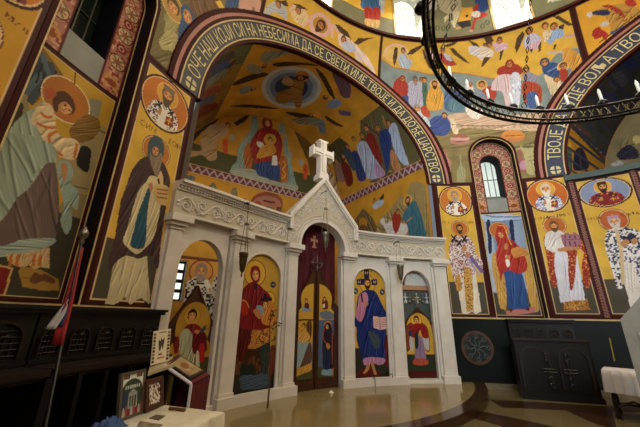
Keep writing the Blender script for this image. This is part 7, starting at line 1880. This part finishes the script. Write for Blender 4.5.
def photo_draw(cv, W, H):
    cv.put(cv.V > -1, '#cfd2c4')
    X = lambda L: [(W*a, H*b) for a, b in L]
    for a0, a1 in ((.12, .36), (.64, .88)): cv.fill(X([(a0, .85), (a1, .85), (a1, .96), (a0, .96)]), '#4a2c20', raw=True); cv.fill(X([(a0+.04, .87), (a1-.04, .87), (a1-.04, .94), (a0+.04, .94)]), '#8a5a38', raw=True)
    cv.fill(X([(.06, .1), (.06, .55), (.16, .72), (.3, .80), (.5, .84), (.7, .80), (.86, .70), (.94, .5), (.94, .1)]), '#3a4136', True, raw=True)
    cv.fill(X([(.10, .2), (.14, .56), (.30, .60), (.32, .2)]), '#2c3a54', raw=True); cv.fill(X([(.34, .2), (.36, .52), (.52, .62), (.70, .52), (.72, .2)]), '#8f948a', raw=True)
    for a in (.40, .50, .60): cv.fill(X([(a, .24), (a, .46), (a+.05, .46), (a+.05, .24)]), '#23282a', raw=True)
    for k in range(8): cv.fill(X([(.22+k*.075, .62), (.22+k*.075, .70), (.27+k*.075, .70), (.27+k*.075, .62)]), '#b8bcae', raw=True)
    for k in range(9): cv.fill(X([(.05+k*.1, .05), (.08+k*.1, .2+.05*(k % 3)), (.14+k*.1, .18), (.14+k*.1, .05)]), ('#7a2a24', '#a8a49c', '#8a4a3a')[k % 3], True, raw=True)
M['grey_frame'] = mat('grey_wood_frame', '#57503f', .45)
placard('framed_photograph', 'grey framed colour photograph of a domed church and people, on the foreground table', 'framed picture', upright((117, 423), (143, 413), ZT+.001, .345, .16), photo_draw, None, M['grey_frame'], .022)
def small_draw(cv, W, H):
    cv.put(cv.V > -1, '#cfc6b6'); cv.speckle(cv.V > -1, ['#5a2c24', '#2c2824', '#e0dacc', '#8a5a4a'], 4, .6, 12)
M['brown_frame'] = mat('brown_wood_frame', '#4a2614', .45)
placard('framed_picture', 'small dark brown framed picture leaning on the table behind the photograph', 'framed picture', upright((145, 413.5), (163, 405.5), ZT+.001, .255, .2), small_draw, None, M['brown_frame'], .045)
def lying(name, label, cat, pix, m, h=.004, z=ZT+.0):
    q = [Vector(on_z(x, y, z+h)) for x, y in pix]; b = bmesh.new(); prism(b, q, h); o = obj(name, b, m); tag(o, label, cat); return o
lying('postcard', 'small dark postcard lying flat on the cream tablecloth', 'card', [(149, 418), (156, 414.5), (165.5, 415.5), (159, 420)], mat('dark_print', '#3a342a', .4, col2='#6a5a44', scale=40))
lying('photo_print', 'larger dark photo print lying at the near edge of the cream tablecloth', 'photo', [(140, 421), (163, 424.5), (152, 432), (134, 431)], mat('brown_print', '#4a4030', .35, col2='#a09880', scale=22))
bm = bmesh.new(); a_, b_ = on_z(169.5, 408.5, ZT+.012), on_z(185, 410, ZT+.012); tube(bm, [tuple(a_), tuple(a_*.7+b_*.3+np.array([0, 0, .004])), tuple(b_)], [.016, .012, .015], 8); o = obj('wooden_handle', bm, mat('brown_wood_piece', '#6a4426', .45)); tag(o, 'short brown wooden piece lying near the far edge of the cream tablecloth', 'wooden piece')
bm = bmesh.new(); g = random.Random(4); cb = on_z(109, 428, ZT); n = 16; V = [[None]*(n+1) for _ in range(n+1)]
for i in range(n+1):
    for j in range(n+1):
        u, v = (i/n-.5), (j/n-.5); edge_ = 1-max(abs(u), abs(v))*2
        z = ZT+.006+max(0, .07*min(1, edge_*2.2)*(.55+.45*math.sin(u*17+v*5)*math.cos(v*13-u*4)))+.02*math.sin(u*9)*edge_
        p = Vector(cb)+Vector((ex.x*u*.20+ey.x*v*.17, ex.y*u*.20+ey.y*v*.17, 0)); V[i][j] = bm.verts.new((p.x, p.y, z))
for i in range(n):
    for j in range(n): bm.faces.new((V[i][j], V[i+1][j], V[i+1][j+1], V[i][j+1]))
o = obj('crumpled_cloth', bm, mat('blue_cloth', '#33507e', .8), None, True); tag(o, 'crumpled blue cloth on the foreground table beside the framed photograph', 'cloth')

# --- flag standing at the stall
pt, pb = Vector(on_cyl(81.5, 242, 6.72)), Vector(on_cyl(60, 352, 6.30)); dr_ = (pt-pb)
r = thing('flag', 'furled red, blue and white flag on a pole in front of the stall', 'flag', tuple(pb-dr_*.35))
foot = pb-dr_*(pb.z-.13)/dr_.z
grp(r, 'pole', M['wood'], lambda b: tube(b, [foot, pt], .014, 8))
grp(r, 'finial', M['silver'], lambda b: (lathe(b, [(.014, -.03), (.03, 0), (.018, .03), (.045, .07), (.05, .11), (.03, .15), (.006, .19)], tuple(pt), 12)), True)
def furl(b, t0, t1, w0, w1, off, m=14):
    rows = []
    side = Vector((-.80, .20, 0)).normalized(); fr = Vector((-pt.x, -pt.y, 0)).normalized()
    for k in range(10):
        t = t0+(t1-t0)*k/9; p = pt.lerp(foot, t); w = w0+(w1-w0)*k/9; rows.append([])
        for j in range(m):
            a = 2*PI*j/m; rr = w*(.6+.4*math.sin(a*3+k*.3)); rows[-1].append(b.verts.new(p+side*(off*k/9+rr*math.cos(a))+fr*(rr*.6*math.sin(a)+.01)))
    for a_, c_ in zip(rows, rows[1:]):
        for j in range(m): b.faces.new((a_[j], a_[(j+1) % m], c_[(j+1) % m], c_[j]))
    b.faces.new(rows[0]); b.faces.new(rows[-1])
grp(r, 'red_fold', mat('flag_red', '#9c1a1c', .75), lambda b: furl(b, .03, .47, .024, .062, .03), True, 'red fold')
grp(r, 'blue_fold', mat('flag_blue', '#1c2a5a', .75), lambda b: furl(b, .24, .40, .02, .055, .06), True, 'blue fold')
grp(r, 'white_fold', mat('flag_white', '#c0beb8', .75), lambda b: furl(b, .27, .41, .02, .055, .11), True, 'white fold')

# --- things seen over the right side door, on the apse side
RQ = 7.08; fq = lambda u, v, d=0.0: ((RQ-d)*math.sin((u+A0)/RI), (RQ-d)*math.cos((u+A0)/RI), v)
c = S(25.2)
r = thing('carved_arch_panel', 'carved white stone arch panel seen over the right side door', 'carved panel', fq(c, 2.28))
grp(r, 'slab', M['white_frame'], lambda b: slab(b, [(c-.36, 2.50)]+arc(c, 2.50, .36, -PI/2, PI/2, 18, .50)[1:-1]+[(c+.36, 2.50)], fq, .04, -.02, .2))
def ca(b):
    for k in range(5): tube(b, [fq(u, v, .045) for u, v in spiral(c-.24+k*.12, 2.60+.20*math.sin(PI*(k+.5)/5), .06, k, 1.3)], .010, 5)
    tube(b, [fq(c+.31*math.sin(t), 2.52+.43*math.cos(t), .045) for t in np.linspace(-1.4, 1.4, 20)], .012, 5)
grp(r, 'carving', M['marble'], ca)
grp(r, 'ledge', mat('peach_ledge_stone', '#b98a64', .5), lambda b: slab(b, rect(c-.52, c+.36, 2.38, 2.50), fq, .07, -.04, .2))
r = thing('metal_cabinet', 'grey-green cabinet with bright silver ornaments seen over the right side door', 'cabinet', fq(c, 1.2))
grp(r, 'body', mat('grey_green_cabinet', '#4a544c', .5), lambda b: slab(b, rect(c-.52, c+.36, .16, 2.35), fq, .03, -.12, .2))
for k, u in enumerate((-.30, -.18, .02, .18, .30)):
    grp(r, 'ornament', M['silver'] if k % 2 else M['white_frame'], lambda b: (tube(b, [fq(c+u-.08, 2.04, .04), fq(c+u-.08, 2.30, .04)], .016, 6), tube(b, [fq(c+u-.135, 2.18, .04), fq(c+u-.025, 2.18, .04)], .016, 6), ball(b, fq(c+u-.08, 2.06, .04), .045, 6)))
# --- small things on the step
bm = bmesh.new(); w = on_z(331, 393.5, SZ); g = random.Random(2)
lathe(bm, [(.05, 0), (.055, .01), (.035, .03), (.015, .045), (.004, .05)], tuple(w), 9)
for v in bm.verts: v.co += Vector((g.uniform(-.012, .012), g.uniform(-.012, .012), abs(g.uniform(0, .008))))
o = obj('crumpled_paper', bm, M['paper']); tag(o, 'small crumpled white paper lying on the shiny step before the royal doors', 'paper')
b0 = Vector(on_z(267.5, 408, SZ)); t0 = Vector(on_cyl(270, 318, 6.50))
r = thing('dried_branch', 'thin dried branch with twigs propped before the mother and child icon', 'branch', tuple(b0))
M['twig'] = mat('dry_twig', '#4a3018', .7)
mid = b0.lerp(t0, .5)+Vector((.03, 0, 0))
grp(r, 'stem', M['twig'], lambda b: tube(b, [b0, b0.lerp(mid, .5)+Vector((.012, 0, 0)), mid, mid.lerp(t0, .5)-Vector((.015, 0, 0)), t0], [.016, .014, .011, .008, .004], 6))
g = random.Random(9)
for k in range(12):
    t = .42+.055*k; p = b0.lerp(t0, min(t, .98)); a = g.uniform(0, 2*PI); L = g.uniform(.12, .34)
    d = Vector((math.cos(a)*.8, math.sin(a)*.25, .5)).normalized()*L
    def tw(b):
        tube(b, [p, p+d*.5+Vector((0, 0, .02)), p+d], [.006, .005, .003], 4)
        for j in range(4):
            q = p+d*(.4+.2*j); e = Vector((g.uniform(-1, 1), g.uniform(-.3, .3), g.uniform(-.3, 1))).normalized()*.06; s_ = e.cross(Vector((0, 1, 0))).normalized()*.016
            b.faces.new([b.verts.new(x) for x in (q, q+e*.5+s_, q+e, q+e*.5-s_)])
    grp(r, 'twig', M['twig'], tw)
u0, u1 = S(11.5), S(15.8)
r = thing('wire_bracket', 'thin black wire bracket on the plinth under the icon of the blue-cloaked man', 'bracket', f_scr((u0+u1)/2, SZ, .3))
grp(r, 'wire', M['iron'], lambda b: (tube(b, [f_scr(u0, .32, .20), f_scr(u0, .40, .22), f_scr(u1, .40, .22), f_scr(u1, .32, .20)], .008, 5), tube(b, [f_scr(u0+.02, .40, .22), f_scr(u0+.02, SZ+.005, .24)], .008, 5)))
grp(r, 'clip', M['iron'], lambda b: ball(b, f_scr((u0+u1)/2+.1, .42, .22), .03, 5))
